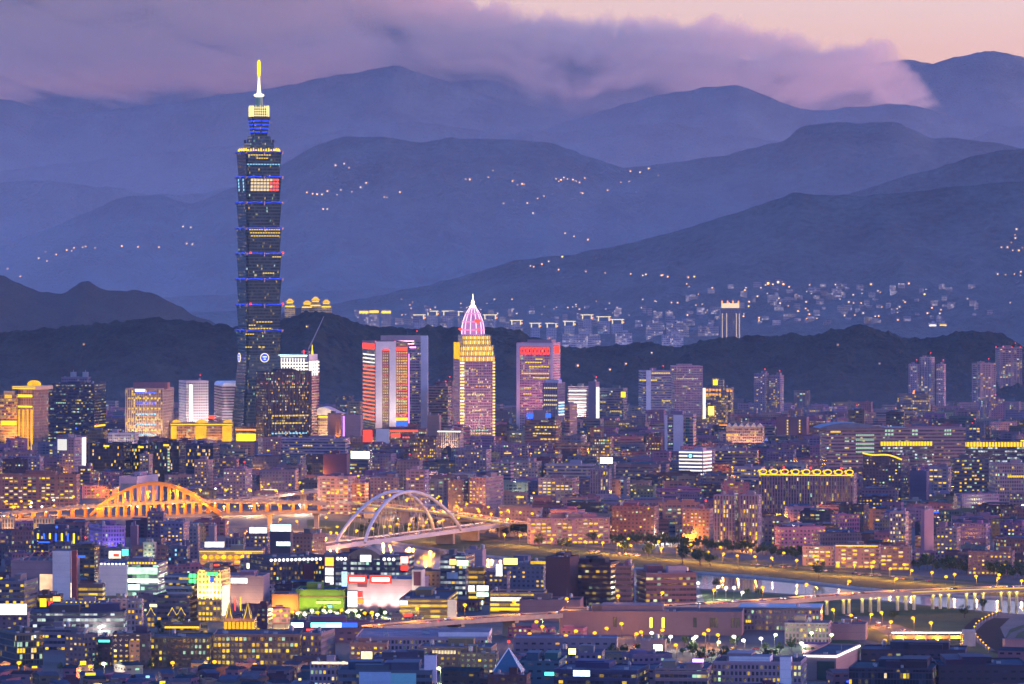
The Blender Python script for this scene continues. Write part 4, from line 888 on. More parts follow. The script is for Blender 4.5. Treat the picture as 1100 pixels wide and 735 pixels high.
Bld('dark red brick block with pale penthouse in the middle of town', 'apartment block', 'flat', 694, 712, 470, 492, rot=-10, tint=(.3, .12, .11), wins=4)
Bld('pink beige long school like block right of the white banded block', 'school', 'ribbon', 768, 815, 485, 505, rot=-6, tint=(.56, .42, .38), d=18, relief='bands')
Bld('white ribbed apartment block with yellow top floor behind the lilac towers', 'apartment block', 'white_rows', 788, 822, 503, 526, rot=-10, tint=(.62, .56, .54), wins=10)

# right hand far towers
for lab, x0, x1, yt, st, ti in (('lilac tower on the left of the pale trio under the hill', 976, 988, 392, 'flat', (.5, .4, .46)), ('tallest pale tower in the middle of the trio under the hill', 988, 1004, 384.5, 'fins', (.58, .52, .58)), ('pale tower with red corner lights on the right of the trio under the hill', 1006, 1016, 392, 'flat', (.62, .46, .46))):
    Bld(lab, 'apartment tower', st, x0, x1, yt, 446, rot=-18, tint=ti, wins=10, beacon=True, tanks=0)
Bld('tan apartment tower with balconies left of the tallest right edge tower', 'apartment tower', 'balcony', 1044, 1070, 391, 444, rot=26, xm=1053, tint=(.5, .36, .34), wins=10, beacon=True)
b = Bld('tall mauve apartment tower with a line of red roof lights near the right edge', 'apartment tower', 'balcony', 1069, 1098, 374, 440, rot=10, xm=1074, tint=(.44, .32, .34), wins=10, beacon=True)
for x in (1070, 1078, 1087, 1096): m = MB(); m.cyl(b.fx(x), -b.d / 2, b.h + .8, .8, .8, 1.5, 8); b.add('roof_light', m, red_lamp)
b = Bld('white lit curved building at the right edge below the tall mauve tower', 'hall', 'office_green', 1087, 1104, 400, 428, rot=-6, tint=(.7, .66, .55)); b.panel(1088, 1103, 401, 405, white_strip, 'lit_band'); b.panel(1088, 1103, 408, 412, glow('warm_storey', (1, .85, .5), .3), 'lit_band')
for lab, x0, x1, yt, yb, ti in (('grey apartment tower with red corner beacon on the left of a pair at mid right', 810, 826, 402, 452, (.34, .3, .38)), ('mauve apartment tower on the right of a pair at mid right', 826, 842, 404, 452, (.4, .33, .4))):
    Bld(lab, 'apartment tower', 'flat', x0, x1, yt, yb, rot=-20, tint=ti, wins=14, beacon=True)
b = Bld('dark block crowned by a gold pyramid lamp with rows of yellow windows', 'office block', 'busy_yellow', 964, 1000, 424, 450, rot=-6, tint=(.16, .14, .18)); m = MB(); m.lathe(0, 0, [(3, b.h), (2, b.h + 3), (.2, b.h + 7)], 6); b.add('roof_lamp', m, orange_strip)
b = Bld('brown block with two glowing yellow window columns', 'apartment block', 'blank', 834, 869, 449, 476, rot=-6, tint=(.32, .2, .2))
for x in (846, 859):
    for j in range(7): b.row(452 + j * 3, x - 1, x + 1, 'yellow', 1, 2)
b = Bld('very long grey institute block under a dark curved roof', 'school', 'ribbon', 872, 1037, 461, 512, rot=12, xm=888, d=40, tint=(.42, .38, .40), relief='bands', wins=0, pent=0)
m = MB(); n_ = 16; xa, xb = b.fx(880), b.fx(975)
for i in range(n_):
    t0, t1 = i / n_, (i + 1) / n_; f = lambda t: b.h + 1 + 6 * math.sin(math.pi * min(1, t * 1.35) ** .8) * (1 if t < .74 else 1) if t < .7407 else b.h + 1.2
    m.face([(xa + (xb - xa) * t0, -b.d / 2 - 2, f(t0)), (xa + (xb - xa) * t1, -b.d / 2 - 2, f(t1)), (xa + (xb - xa) * t1, b.d / 2, f(t1)), (xa + (xb - xa) * t0, b.d / 2, f(t0))])
    m.face([(xa + (xb - xa) * t0, -b.d / 2 - 2, b.h + .4), (xa + (xb - xa) * t1, -b.d / 2 - 2, b.h + .4), (xa + (xb - xa) * t1, -b.d / 2 - 2, f(t1)), (xa + (xb - xa) * t0, -b.d / 2 - 2, f(t0))])
b.add('curved_roof', m, surf('slate_blue', (.1, .13, .18), .5))
b.row(464, 892, 903, 'yellow', 8, 2)
for y in (468, 472.5, 477, 481.5, 486): b.row(y, 919, 939, 'green', 9, 2.2, .2)
for y in (463, 467): b.row(y, 950, 960, 'green', 3, 2.4); b.row(y, 1014, 1022, 'green', 3, 2.4); b.row(y, 979, 986, 'green', 2, 2.4)
b = Bld('dark long block with a bright yellow arcade of lamps along its eave', 'mall', 'office_green', 945, 1003, 478, 512, rot=8, d=26, tint=(.2, .2, .22)); 
for i in range(18): b.panel(946 + i * 3.1, 948.4 + i * 3.1, 474.5, 479, glow('arcade_lamp', (1, .62, .01), .2), 'eave_lamp', frame=False)
b = Bld('second dark block with a yellow lamp lined eave running to the right edge', 'mall', 'office_green', 1028, 1105, 478, 508, rot=4, d=26, tint=(.2, .2, .22))
for i in range(22): b.panel(1029 + i * 3.3, 1031.4 + i * 3.3, 475, 480, glow('arcade_lamp', (1, .62, .01), .2), 'eave_lamp', frame=False)
b = Bld('dark apartment tower topped by a wavy yellow light strip', 'apartment tower', 'flat', 927, 977, 491, 541, rot=-20, xm=968, tint=(.14, .12, .15), wins=10)
m = MB(); m.tube([(b.fx(927 + (x) * 42), -b.d / 2 - .8, b.fz(487.5 + 5.5 * x ** 1.6 + 1.2 * math.sin(x * 7))) for x in np.linspace(0, 1, 14)], .8, 6); b.add('light_strip', m, gold_strip)
b = Bld('beige hotel with a glowing yellow ring ornament frieze along the roof', 'hotel', 'fins', 815, 924, 510, 556, rot=-8, xm=917, d=24, tint=(.5, .38, .36), relief='piers', wins=12)
for i in range(9):
    m = MB(); cx_ = b.fx(820 + i * 11.6); cz_ = b.fz(507.5)
    m.tube([(cx_ + 3.4 * math.cos(t), -b.d / 2 - .8, cz_ + 2.3 * math.sin(t)) for t in np.linspace(0, math.tau, 15)], .55, 5); m.tube([(cx_ - 5.4, -b.d / 2 - .8, cz_), (cx_ - 4.2, -b.d / 2 - .8, cz_ + 2), (cx_ - 3.6, -b.d / 2 - .8, cz_ - 2)], .5, 5); b.add('frieze_ornament', m, gold_strip)
b.panel(815.5, 917, 510.4, 511.4, gold_strip, 'lit_cornice')
for x in (840, 869, 902): m = MB(); m.cyl(b.fx(x), 0, b.h + 5, .9, .9, 1.5, 8); m.cyl(b.fx(x), 0, b.h, .15, .15, 5, 6); b.add('beacon', m, red_lamp)
Bld('beige office with dark square windows and two yellow floors near the right edge', 'office block', 'grid', 1062, 1104, 499, 543, rot=12, xm=1069, tint=(.6, .5, .42), wins=0).row(512, 1082, 1100, 'yellow', 9, 2)
Bld('dark green grey block with several yellow floors left of the beige right edge office', 'office block', 'ribbon', 1020, 1062, 494, 537, rot=10, tint=(.2, .2, .2), wins=30, wcol=('yellow', 'green', 'warm'))
Bld('white low hall with rounded roof behind the dark green grey block', 'hall', 'panel', 1005, 1075, 486, 505, rot=4, d=22, tint=(.62, .6, .66))
Bld('grey glass cube with a pale blue blank front beside the wavy lit tower', 'office block', 'panel', 977, 999, 507, 538, rot=-14, tint=(.24, .25, .34))
Bld('white grey apartment block with dark balconies right of the pale blank cube', 'apartment block', 'balcony', 998, 1022, 503, 541, rot=-12, tint=(.4, .38, .4), wins=16)
# far white crowned towers beyond the near hill
def crowned(label, x0, x1, yt, cr, D=9700):
    s_ = D / F; t = empty('apartment_tower', (wx((x0 + x1) / 2, D), D, 0)); tag(t, label, 'apartment tower', 'far towers with lit roof frames')
    w = (x1 - x0) * s_; h = wz(yt, D); m = MB(); m.tint = (.3, .28, .36, rng.random()); m.box(0, 0, 0, w, 18, h - 9, 0, 1); m.build('wall', [MATS['facade_flat'], roof_mat], t)
    m = MB()
    for sx in (-1, 1): m.box(sx * (w / 2 - 1.5), -8.5, h - 9, 2.2, 1.5, 8, 0)
    m.box(0, -8.5, h - 1.4, w + 5, 1.8, 1.8, 0); m.build('roof_frame', glow('frame_light', (1, .80, .45), .16) if cr else gold_strip, t)
    m = MB(); m.cyl(w / 2 + 1, -9, h - 7.5, 1.6, 1.6, 3, 8); m.build('beacon', orange_strip, t)
crs = [(445, 456, 338), (459, 470, 334), (476, 487, 334), (492, 503, 334.5), (520, 533, 338), (549, 560, 344), (570, 580, 347), (587, 598, 347), (606, 617, 345), (625, 636, 338), (642, 655, 340), (657, 669, 343)]
dsc = ['left end of the first far row', 'second along', 'third along', 'left beside the golden dome spire', 'right beside the golden dome spire', 'first right of the dome', 'above the left part of the pink granite tower', 'above the middle of the pink granite tower', 'just right of the pink granite tower', 'tallest in the second far row', 'second tallest in the second far row', 'beside the long white lit far block']
for (a_, b_, c_), t_ in zip(crs, dsc): crowned('far tower with white glowing roof frame, ' + t_, a_, b_, c_, True)
def far_block(label, x0, x1, yt, D, tint, style='busy', wins=0, nm='apartment_tower', cat='apartment tower'):
    s_ = D / F; t = empty(nm, (wx((x0 + x1) / 2, D), D, 0)); tag(t, label, cat); w = (x1 - x0) * s_; h = wz(yt, D)
    m = MB(); m.tint = (*tint, rng.random()); m.box(0, 0, -4, w, 22, h + 4, 0, 1); m.build('wall', [MATS['facade_' + style], roof_mat], t)
    m = MB(); m.tint = (*tint, .5); m.box(w * .1, 0, h, w * .3, 10, 4, 0); m.build('penthouse', [tint_wall], t); return t, w, h
facade('far_lit', 3.0, 4.0, .7, .6, .30, [(0, (1, .65, .35)), (1, (.9, .8, .95))], .10)
far_block('long white lit far block with even window rows behind the near hill', 604, 645, 359, 9300, (.34, .31, .38), 'far_lit')
far_block('short white lit far block right of the long one behind the near hill', 661, 679, 357, 9300, (.34, .31, .38), 'far_lit')
far_block('wide white lit far block low behind the hill left of the solitary tower', 711, 734, 359, 9300, (.32, .3, .38), 'far_lit')
for i, (x0, x1, yt) in enumerate(((694, 712, 345), (716, 727, 347), (727, 740, 345), (750, 772, 350), (386, 396, 334), (397, 407, 333.5), (410, 420, 334))):
    t, w, h = far_block('violet far apartment tower, ' + ('widest left of the solitary tower', 'narrow middle one of three', 'right one of three', 'nearest left of the solitary lit tower', 'leftmost of three with gold tops', 'middle of three with gold tops', 'rightmost of three with gold tops')[i], x0, x1, yt, 9600, (.2, .19, .26), 'far_lit')
    if i > 3: m = MB(); m.box(0, -11.4, h - 5, w, .6, 5, 0); m.build('lit_crown', gold_strip, t)
t, w, h = far_block('solitary far tower with glowing cream crown and lit corner piers', 774, 795, 331, 9500, (.2, .2, .26), 'glass')
m = MB(); m.box(0, 0, h + .1, w * .9, 16, 9, 0); m.build('crown', glow('cream_crown', (1, .70, .4), .16), t)
m = MB()
for q in range(4): m.box(-w / 2 + 3 + q * (w - 6) / 3, 0, h + 9, 2.6, 2.6, 5, 0)
m.build('crown_turrets', orange_strip, t)
for sx in (-.42, -.2, .3, .45): m = MB(); m.box(sx * w, -11.5, 20, 1.6, .8, h - 30, 0); m.build('lit_pier', glow('dim_pier', (1, .7, .5), .10), t)
t, w, h = far_block('far apartment tower with lit top windows between the hills at right', 997, 1006, 347, 9600, (.3, .3, .38), 'busy'); m = MB(); m.box(0, -11.3, h - 7, w * .8, .5, 4, 0); m.build('lit_crown', white_strip, t)
t, w, h = far_block('far apartment tower right of its twin between the hills at right', 1008, 1017, 347, 9600, (.3, .3, .38), 'busy'); m = MB(); m.box(0, -11.3, h - 7, w * .8, .5, 4, 0); m.build('lit_crown', gold_strip, t)
# ------------------------------------------------------------------ near districts
WALLK = .50
TEAL = (.10, .22, .24); GREENISH = (.2, .26, .2)
red_frame = surf('red_frame', (.28, .06, .05), .5)
warm_white = glow('warm_white_wall', (1, .8, .62), .10)
board = glow('white_board', (1, .98, .95), .2, light=True, var=.8, scale=.45)
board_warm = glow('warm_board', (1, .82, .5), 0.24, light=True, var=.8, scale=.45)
maroon = surf('maroon_panel', (.16, .04, .05), .6)

b = Bld('violet floodlit building with small square windows left of the road bridge end', 'office block', 'grid', 95, 134, 566, 596, rot=16, xm=110, tint=(.42, .34, .6), tanks=2); b.flood((.25, .2, 1), 5000, 3); b.flood((.2, .15, 1), 5000, 2, face='side')
Bld('pinkish narrow tower block beside the violet floodlit building', 'apartment block', 'blank', 140, 149, 566, 592, rot=-10, tint=(.5, .36, .42))
b = Bld('flat block striped with blue and yellow floodlights at the far left', 'shop', 'fins', 37, 88, 570, 590, rot=-5, d=20, tint=(.2, .2, .26), pent=2)
for i in range(7): b.panel(40 + i * 6.4, 42 + i * 6.4, 573, 584, blue_panel if i % 2 else yellow_panel, 'lit_stripe', out=.3, frame=False)
m = MB(); m.cyl(b.fx(61), -b.d / 2, b.h + 2, 1, 1, 2, 8); b.add('blue_lamp', m, blue_panel)
for lab, x0, x1 in (('left of two beige lit fluted drum like halls under the orange bridge', 2, 16), ('right of two beige lit fluted drum like halls under the orange bridge', 36, 59)):
    b = Bld(lab, 'hall', 'fins', x0, x1, 557, 576, rot=-6, tint=(.6, .5, .34), pent=0); b.flood(FLOOD_WARM, 4500, 3)
Bld('blue grey stepped apartment block with white framed windows under the bridge pier', 'apartment block', 'flat', 172, 204, 562, 586, rot=-18, tint=(.4, .4, .56), wins=12, tanks=2)
Bld('dark mauve rooftop block rising in front of the orange bridge', 'apartment block', 'flat', 158, 178, 551, 582, rot=-10, tint=(.26, .22, .34))
b = Bld('pale green lit block with four columns of dark windows', 'office block', 'flat', 154, 168, 584, 610, rot=-12, tint=(.7, .78, .6)); b.flood((.7, 1, .6), 4500, 2)
Bld('grey block with dark blue window grid right of the pale green lit block', 'office block', 'grid', 181, 204, 588, 608, rot=-10, tint=(.3, .3, .36), wins=8, wcol=('white', 'cyan'))
Bld('light beige narrow block with green windows beside the billboard buildings', 'apartment block', 'flat', 203, 215, 567, 592, rot=-14, tint=(.56, .54, .44))
Bld('pale tall narrow block left of the bright rooftop billboards', 'apartment block', 'blank', 224, 233, 566, 590, rot=-14, tint=(.6, .56, .52))

b = Bld('shopping mall with red frame pylon, arched glass roof and glowing poster wall', 'mall', 'panel', 12, 72, 604, 650, rot=-14, xm=68, tint=(.56, .46, .44), d=50, pent=0, tanks=0)
b.block('tower_front', 57, 76, 592, 645, 'panel', (.66, .56, .54), d=14, dy=-1.5); b.block('pylon', 77.5, 83, 591, 648, mats=[red_frame, red_frame], d=3, dy=-2)
b.panel(43, 67, 617, 640, glow('poster', (1, .60, .36), .16, var=.8, scale=.12), 'lit_poster', out=.8); b.panel(68, 77, 626, 642, board_warm, 'lit_window_bay'); b.row(605, 68, 76, 'warm', 2, 3)
for q in range(5):
    m = MB(); x = b.fx(30 + q * 9); m.tube([(x, y, b.h + 6 * math.sin(math.pi * (y + b.d / 2) / b.d)) for y in np.linspace(-b.d / 2, b.d / 2, 9)], .5, 5); b.add('roof_arch', m, red_frame)
b = Bld('white walled mall wing with green lit glazed storeys and a row of roof lamps', 'mall', 'green_glass', 107, 178, 607, 648, rot=-10, xm=170, d=40, tint=(.5, .5, .48), pent=1)
b.block('white_wall', 107, 137, 607, 640, 'panel', (.72, .58, .52), d=6, dy=-2.2); b.panel(137.5, 169, 610, 617, glow('green_glass_light', (.45, 1, .5), .28, var=.9, scale=.25), 'lit_glazing', frame=False); b.panel(137.5, 170, 622, 626, glow('pale_green_panel2', (.8, 1, .7), .4), 'lit_glazing', frame=False); b.panel(138, 150, 628, 634, glow('mint', (.5, 1, .75), .35), 'lit_glazing', frame=False)
for i in range(7): b.panel(108 + i * 4, 110 + i * 4, 605.5, 607.5, white_panel, 'roof_lamp', frame=False)
for i in range(10): b.panel(137 + i * 3.2, 139 + i * 3.2, 604, 606, gold_strip, 'roof_lamp', frame=False)
b = Bld('shop with white and red signs and teal edge left of the pale green lit block', 'shop', 'flat', 112, 138, 590, 612, rot=-10, tint=(.4, .4, .4)); b.panel(117, 130, 592, 600, glow('sign_cream', (1, .9, .7), 0.24, light=True, var=.8, scale=.45), 'lit_sign'); b.panel(122, 128, 595, 598, red_sign, 'lit_sign', back=.5, frame=False); b.panel(131, 138, 590, 597, teal_panel, 'lit_sign')
b = Bld('dark grey stepped hotel block with terraces left of the yellow lit tower', 'hotel', 'ribbon', 169, 208, 640, 668, rot=-14, d=34, xm=203, tint=(.24, .24, .27), relief='bands', pent=0)
for i in range(4): b.block('terrace', 171 + i * 2.2, 206 - i * .5, 620 + i * 5, 626 + i * 5, 'ribbon', (.26, .26, .29), d=30 - i * 5, dy=14 - i * 3)
for x, w_ in ((203.5, 3.4), (207.5, 3.4)):
    for y in (616.5, 622): b.panel(x, x + w_, y, y + 4, glow('green_neon', (.05, 1, .12), .7), 'neon_sign', out=1)
b = Bld('yellow floodlit tower with a green neon roof sign and blue emblem', 'hotel', 'busy_yellow', 213, 247, 614, 668, rot=-14, xm=238, tint=(.75, .62, .34), relief='piers'); b.flood((1, .72, .16), 26000, 4, out=6, z=12); b.flood((1, .66, .16), 14000, 2, face='side', out=6, z=12)
for x in (222, 226.5, 231): b.panel(x, x + 3.4, 615, 618.5, glow('green_neon', (.05, 1, .12), .7), 'neon_sign', out=1)
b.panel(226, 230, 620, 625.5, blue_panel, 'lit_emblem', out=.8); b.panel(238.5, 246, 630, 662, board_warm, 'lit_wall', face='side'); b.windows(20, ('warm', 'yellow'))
b = Bld('curved beige arcade building with a row of round lit openings', 'mall', 'parking', 214, 285, 592, 616, rot=-6, d=30, tint=(.68, .56, .40), pent=1, tanks=0); b.panel(214, 283, 592, 593, gold_strip, 'lit_cornice')
for i in range(9):
    m = MB(); m.cyl(0, 0, 0, 1.9, 1.9, .4, 14); o = b.add('round_opening', m, gold_panel if i % 3 else gold_strip); o.location = (b.fx(220 + i * 6.8), -b.d / 2 - .1, b.fz(598.5)); o.rotation_euler = (R(90), 0, 0)
b.flood(FLOOD_GOLD, 5000, 5)
b = Bld('block carrying a big white rooftop billboard behind the curved arcade', 'shop', 'flat', 218, 246, 591, 610, rot=-5, tint=(.3, .26, .26), pent=0); b.panel(220, 241, 582, 591, board, 'billboard', out=1.2)
Bld('grey hall with tall arched windows right of the white billboard', 'hall', 'fins', 242, 263, 579, 600, rot=-6, tint=(.34, .34, .38), wins=3)
b = Bld('shop block with a white lit sign and small red sign near the curved arcade', 'shop', 'flat', 258, 286, 602, 618, rot=-6, tint=(.5, .42, .36), pent=0); b.panel(265, 278, 605, 611, glow('sign_cream', (1, .9, .7), 0.24, light=True, var=.8, scale=.45), 'lit_sign')
b = Bld('long grey mall wing with a white blue sign right of the yellow lit tower', 'mall', 'panel', 234, 290, 620, 660, rot=-8, d=34, tint=(.56, .48, .48), pent=1); b.panel(248, 266, 621, 627, glow('sign_bluewhite', (.75, .9, 1), 0.24, light=True, var=.8, scale=.45), 'lit_sign'); b.flood(FLOOD_WARM, 5000, 3)
b = Bld('ornate golden restaurant with pointed lamp gables and glowing arches', 'restaurant', 'busy_yellow', 240, 276, 666, 684, rot=-4, d=22, tint=(.5, .36, .2), pent=0, tanks=0); b.flood(FLOOD_GOLD, 5000, 5)
for x, w_ in ((246, 7), (266, 8)):
    x0, x1 = b.fx(x - w_ / 2), b.fx(x + w_ / 2); z = b.h; z2 = b.fz(648)
    m = MB(); m.box((x0 + x1) / 2, -b.d / 2 + 3, z, x1 - x0, 6, 4, 0); m.prism([(x0, -b.d / 2), (x1, -b.d / 2), (x1, -b.d / 2 + 6), (x0, -b.d / 2 + 6)], [((x0 + x1) / 2 - .3, -b.d / 2 + 2.7), ((x0 + x1) / 2 + .3, -b.d / 2 + 2.7), ((x0 + x1) / 2 + .3, -b.d / 2 + 3.3), ((x0 + x1) / 2 - .3, -b.d / 2 + 3.3)], z + 4, z2, 0); b.add('gable_tower', m, surf('gable_dark', (.12, .09, .08), .7))
    m = MB(); m.tube([(x0, -b.d / 2 - .5, z + 1), (x0 + 1, -b.d / 2 - .5, z + 4), ((x0 + x1) / 2, -b.d / 2 + 2, z2 + .5), (x1 - 1, -b.d / 2 - .5, z + 4), (x1, -b.d / 2 - .5, z + 1)], .26, 5); b.add('gable_lights', m, gold_strip)
for i in range(8): b.panel(241 + i * 4.2, 244 + i * 4.2, 668, 676, gold_panel, 'lit_arch')
b.panel(252, 253.2, 642, 656, red_strip, 'neon_tube', out=.6, frame=False); b.panel(258, 259.2, 641, 656, gold_strip, 'neon_tube', out=.6, frame=False)
for lab, x in (('left small pavilion with lamp outlined peaked roof near the golden restaurant', 162), ('middle small pavilion with lamp outlined peaked roof near the golden restaurant', 185), ('right small pavilion with lamp outlined peaked roof near the golden restaurant', 194.5)):
    b = Bld(lab, 'pavilion', 'busy_yellow', x - 4, x + 4, 661, 674, rot=0, d=7, tint=(.4, .35, .3), pent=0, tanks=0, cap=False)
    m = MB(); w2 = b.w / 2 + .5; z2 = b.fz(653); m.prism([(-w2, -4), (w2, -4), (w2, 4), (-w2, 4)], [(-.1, -.1), (.1, -.1), (.1, .1), (-.1, .1)], b.h, z2); b.add('peaked_roof', m, surf('gable_dark', (.12, .09, .08), .7))
    m = MB(); m.tube([(-w2, -4.1, b.h), (-w2 * .5, -2.3, b.h + (z2 - b.h) * .38), (0, -.2, z2)], .2, 5); m.tube([(w2, -4.1, b.h), (w2 * .5, -2.3, b.h + (z2 - b.h) * .38), (0, -.2, z2)], .2, 5); b.add('roof_lights', m, gold_strip)
b = Bld('yellow lit street market shed strung with lamps under the dark trees', 'market', 'busy_yellow', 176, 216, 672, 690, rot=-4, d=14, tint=(.4, .3, .16), pent=0, tanks=0); b.panel(177, 214, 673, 675, gold_strip, 'lit_band')
b = Bld('building with an overexposed white billboard at the left edge', 'shop', 'flat', -4, 32, 660, 694, rot=-6, tint=(.3, .26, .3), pent=0); b.panel(-4, 29, 648.5, 660.5, board, 'billboard', out=1.4)
Bld('grey green office block with wide dark windows at the left edge', 'office block', 'ribbon', -6, 41, 626, 668, rot=-14, xm=26, tint=(.34, .35, .34), relief='bands', wins=8)
b = Bld('low glazed market hall with dark flat roof behind the white gridded block', 'hall', 'office_green', 31, 138, 659, 688, rot=-4, d=40, tint=(.18, .2, .24), pent=3)
b = Bld('building with white framed window grid and dark panes', 'office block', 'grid', 137, 154, 646, 690, rot=-8, tint=(.66, .64, .58), relief='piers', wins=5)
b = Bld('cream block with a warm lit side yard left of the white framed block', 'shop', 'flat', 117, 138, 645, 684, rot=10, tint=(.6, .56, .46)); b.flood((1, .9, .5), 4000, 2)
b = Bld('low white louvred block with hedge lamps on its roof', 'shop', 'ribbon', 67, 117, 649, 672, rot=-5, tint=(.56, .56, .5), d=26, pent=1)
for i in range(8): b.panel(71 + i * 5, 72.5 + i * 5, 646.5, 648.5, yellow_panel, 'roof_lamp', frame=False)
b = Bld('restaurant terrace glowing with yellow and red lanterns beneath the poster wall', 'restaurant', 'busy_yellow', 41, 68, 641, 664, rot=-8, tint=(.3, .2, .12), d=18); b.panel(43, 50, 643, 652, yellow_panel, 'lit_sign'); b.panel(52, 57, 646, 651, red_sign, 'lit_sign'); b.panel(57, 65, 641, 646, glow('amber', (1, .5, .1), .35), 'lit_sign')
b = Bld('yellow lit garage levels behind the poster mall', 'car park', 'parking', 84, 113, 629, 658, rot=-8, tint=(.4, .3, .2), pent=0)

# row of long blocks above the shanty roofs
b = Bld('green tinted glass block at the bottom left corner with corner lamp', 'office block', 'glass', -4, 46, 682, 716, rot=18, xm=18, tint=(.2, .26, .2), wins=14, wcol=('green', 'yellow', 'white')); b.panel(36, 38.5, 683, 686, glow('sign_bluewhite', (.75, .9, 1), 0.24, light=True, var=.8, scale=.45), 'lit_lamp')
Bld('pale grey low blocks behind the green tinted corner block', 'office block', 'ribbon', 44, 86, 677, 700, rot=-10, tint=(.4, .4, .42), wins=6)
Bld('dark slab with a pale windowed end wall', 'apartment block', 'flat', 70, 105, 683, 718, rot=-42, xm=91, tint=(.22, .24, .28), wins=4)
b = Bld('narrow building with a teal lit garden sign on its top', 'shop', 'flat', 105, 122, 686, 716, rot=-10, tint=(.2, .2, .22)); b.panel(106, 118, 687.5, 690, teal_panel, 'lit_sign'); 
b = Bld('dark flat apartment row with an orange brick stair tower', 'apartment row', 'flat', 121, 163, 682, 719, rot=-4, tint=(.13, .14, .17), wins=8); b.block('stair_tower', 139, 150, 688, 717, 'flat', (.5, .25, .12), d=4, dy=-1.5)
b = Bld('long olive green gridded factory block with a flat roof', 'factory', 'grid', 162, 229, 686, 717, rot=-3, d=36, tint=(.17, .22, .13), relief='bands', wins=10, wcol=('green', 'yellow'), pent=0)
b = Bld('long factory with tall yellow lit windows behind thin columns', 'factory', 'busy_yellow', 229, 325, 683, 715, rot=-3, d=40, xm=322, tint=(.36, .32, .24), relief='piers', wins=16, wcol=('yellow', 'warm', 'green'), pent=0)
b = Bld('grey factory wing with deep window bays right of the yellow windowed factory', 'factory', 'grid', 325, 377, 682, 714, rot=-12, xm=345, tint=(.42, .38, .38), relief='piers', wins=3, pent=0, d=40)
b = Bld('beige block with a bright white lit entrance bay', 'office block', 'flat', 376, 418, 692, 722, rot=-5, tint=(.44, .38, .28), wins=4); b.panel(388, 400, 700, 714, glow('entrance', (1, .85, .4), 0.24, light=True, var=.8, scale=.45), 'lit_entrance')
b = Bld('broad white roofed exhibition hall in the near centre', 'hall', 'grid', 382, 530, 686, 712, rot=-3, d=70, tint=(.62, .58, .6), pent=0, tanks=0, roof=(.62, .6, .66)); b.panel(388, 400, 688, 694, glow('entrance_soft', (1, .85, .5), .3), 'lit_window'); b.block('clerestory', 470, 525, 681, 686, 'panel', (.6, .58, .6), d=40, dy=12)
b = Bld('beige long low block with white lit windows in front of the white roofed hall', 'office block', 'flat', 448, 534, 697, 722, rot=-6, d=34, tint=(.5, .42, .28), wins=3); b.row(701, 464, 490, 'white', 8, 2.0)
b = Bld('beige low wing right of the long block with white windows', 'office block', 'flat', 494, 536, 703, 724, rot=-6, tint=(.5, .4, .26), wins=4)
b = Bld('dark roofed market row with a glowing cyan and blue LED strip', 'market', 'shed', 313, 420, 670, 690, rot=-2, d=22, tint=(.2, .2, .3), pent=2)
for x0, x1, mt in ((313, 326, glow('mint_sign', (.5, 1, .9), .7)), (334, 350, glow('green_cyan', (.2, 1, .75), .5)), (350, 367, glow('sky_sign', (.25, .65, 1), .6)), (367, 384, blue_panel)): b.panel(x0, x1, 669, 674, mt, 'led_strip', out=.7)
b.panel(329, 341, 675.5, 677.5, red_strip, 'led_strip', out=.7)
b = Bld('white stepped building with string lights and dark windows at the bottom centre', 'office block', 'grid', 333, 364, 714, 746, rot=-6, tint=(.66, .62, .66), wins=6); b.panel(335, 376, 711, 713.5, glow('string_lights', (1, .7, .5), .22, var=1.0, scale=1.2), 'string_lights', frame=False)
b = Bld('teal and blue clad factory block at the bottom centre', 'factory', 'ribbon', 363, 470, 722, 752, rot=-4, d=46, tint=(.14, .26, .34), pent=4, tanks=1); b.block('blue_box', 386, 420, 722, 735, 'panel', (.3, .45, .6), d=12, dy=-2); b.block('teal_box', 420, 447, 723, 740, 'panel', (.2, .5, .5), d=10, dy=-1.5); b.block('white_fin', 455, 468, 705, 735, 'blank', (.6, .56, .66), d=4, dy=6)
b = Bld('dark blue grey sheds behind the teal factory block', 'factory', 'shed', 400, 470, 708, 735, rot=-4, d=30, tint=(.16, .18, .26), pent=4)
# pyramid roofed tower
b = Bld('small tower with a glass pyramid roof and red top lamp at the bottom', 'tower', 'panel', 530, 563, 722, 756, rot=-8, tint=(.62, .56, .62), pent=0, tanks=0, cap=False)
w2 = b.w / 2 + .3; d2 = b.d / 2 + .3; za, zb = b.h, b.fz(698)
m = MB(); m.prism([(-w2, -d2), (w2, -d2), (w2, d2), (-w2, d2)], [(-.3, -.3), (.3, -.3), (.3, .3), (-.3, .3)], za, zb); b.add('pyramid_roof', m, surf('pyramid_glass', (.03, .10, .16), .15, spec=.6))
m = MB()
for sx in (-1, 1):
    for sy in (-1, 1): m.tube([(sx * w2, sy * d2, za), (0, 0, zb + .3)], .35, 5)
b.add('roof_rib', m, white_paint); m = MB(); m.cyl(0, 0, zb, .15, .1, 3.4, 6); m.cyl(0, 0, zb + 3.4, .7, .7, 1.2, 8, 1); b.add('beacon', m, [steel, red_lamp])
Bld('brown brick lower part beneath the glass pyramid tower', 'office block', 'flat', 524, 570, 727, 758, rot=-8, tint=(.22, .13, .11))

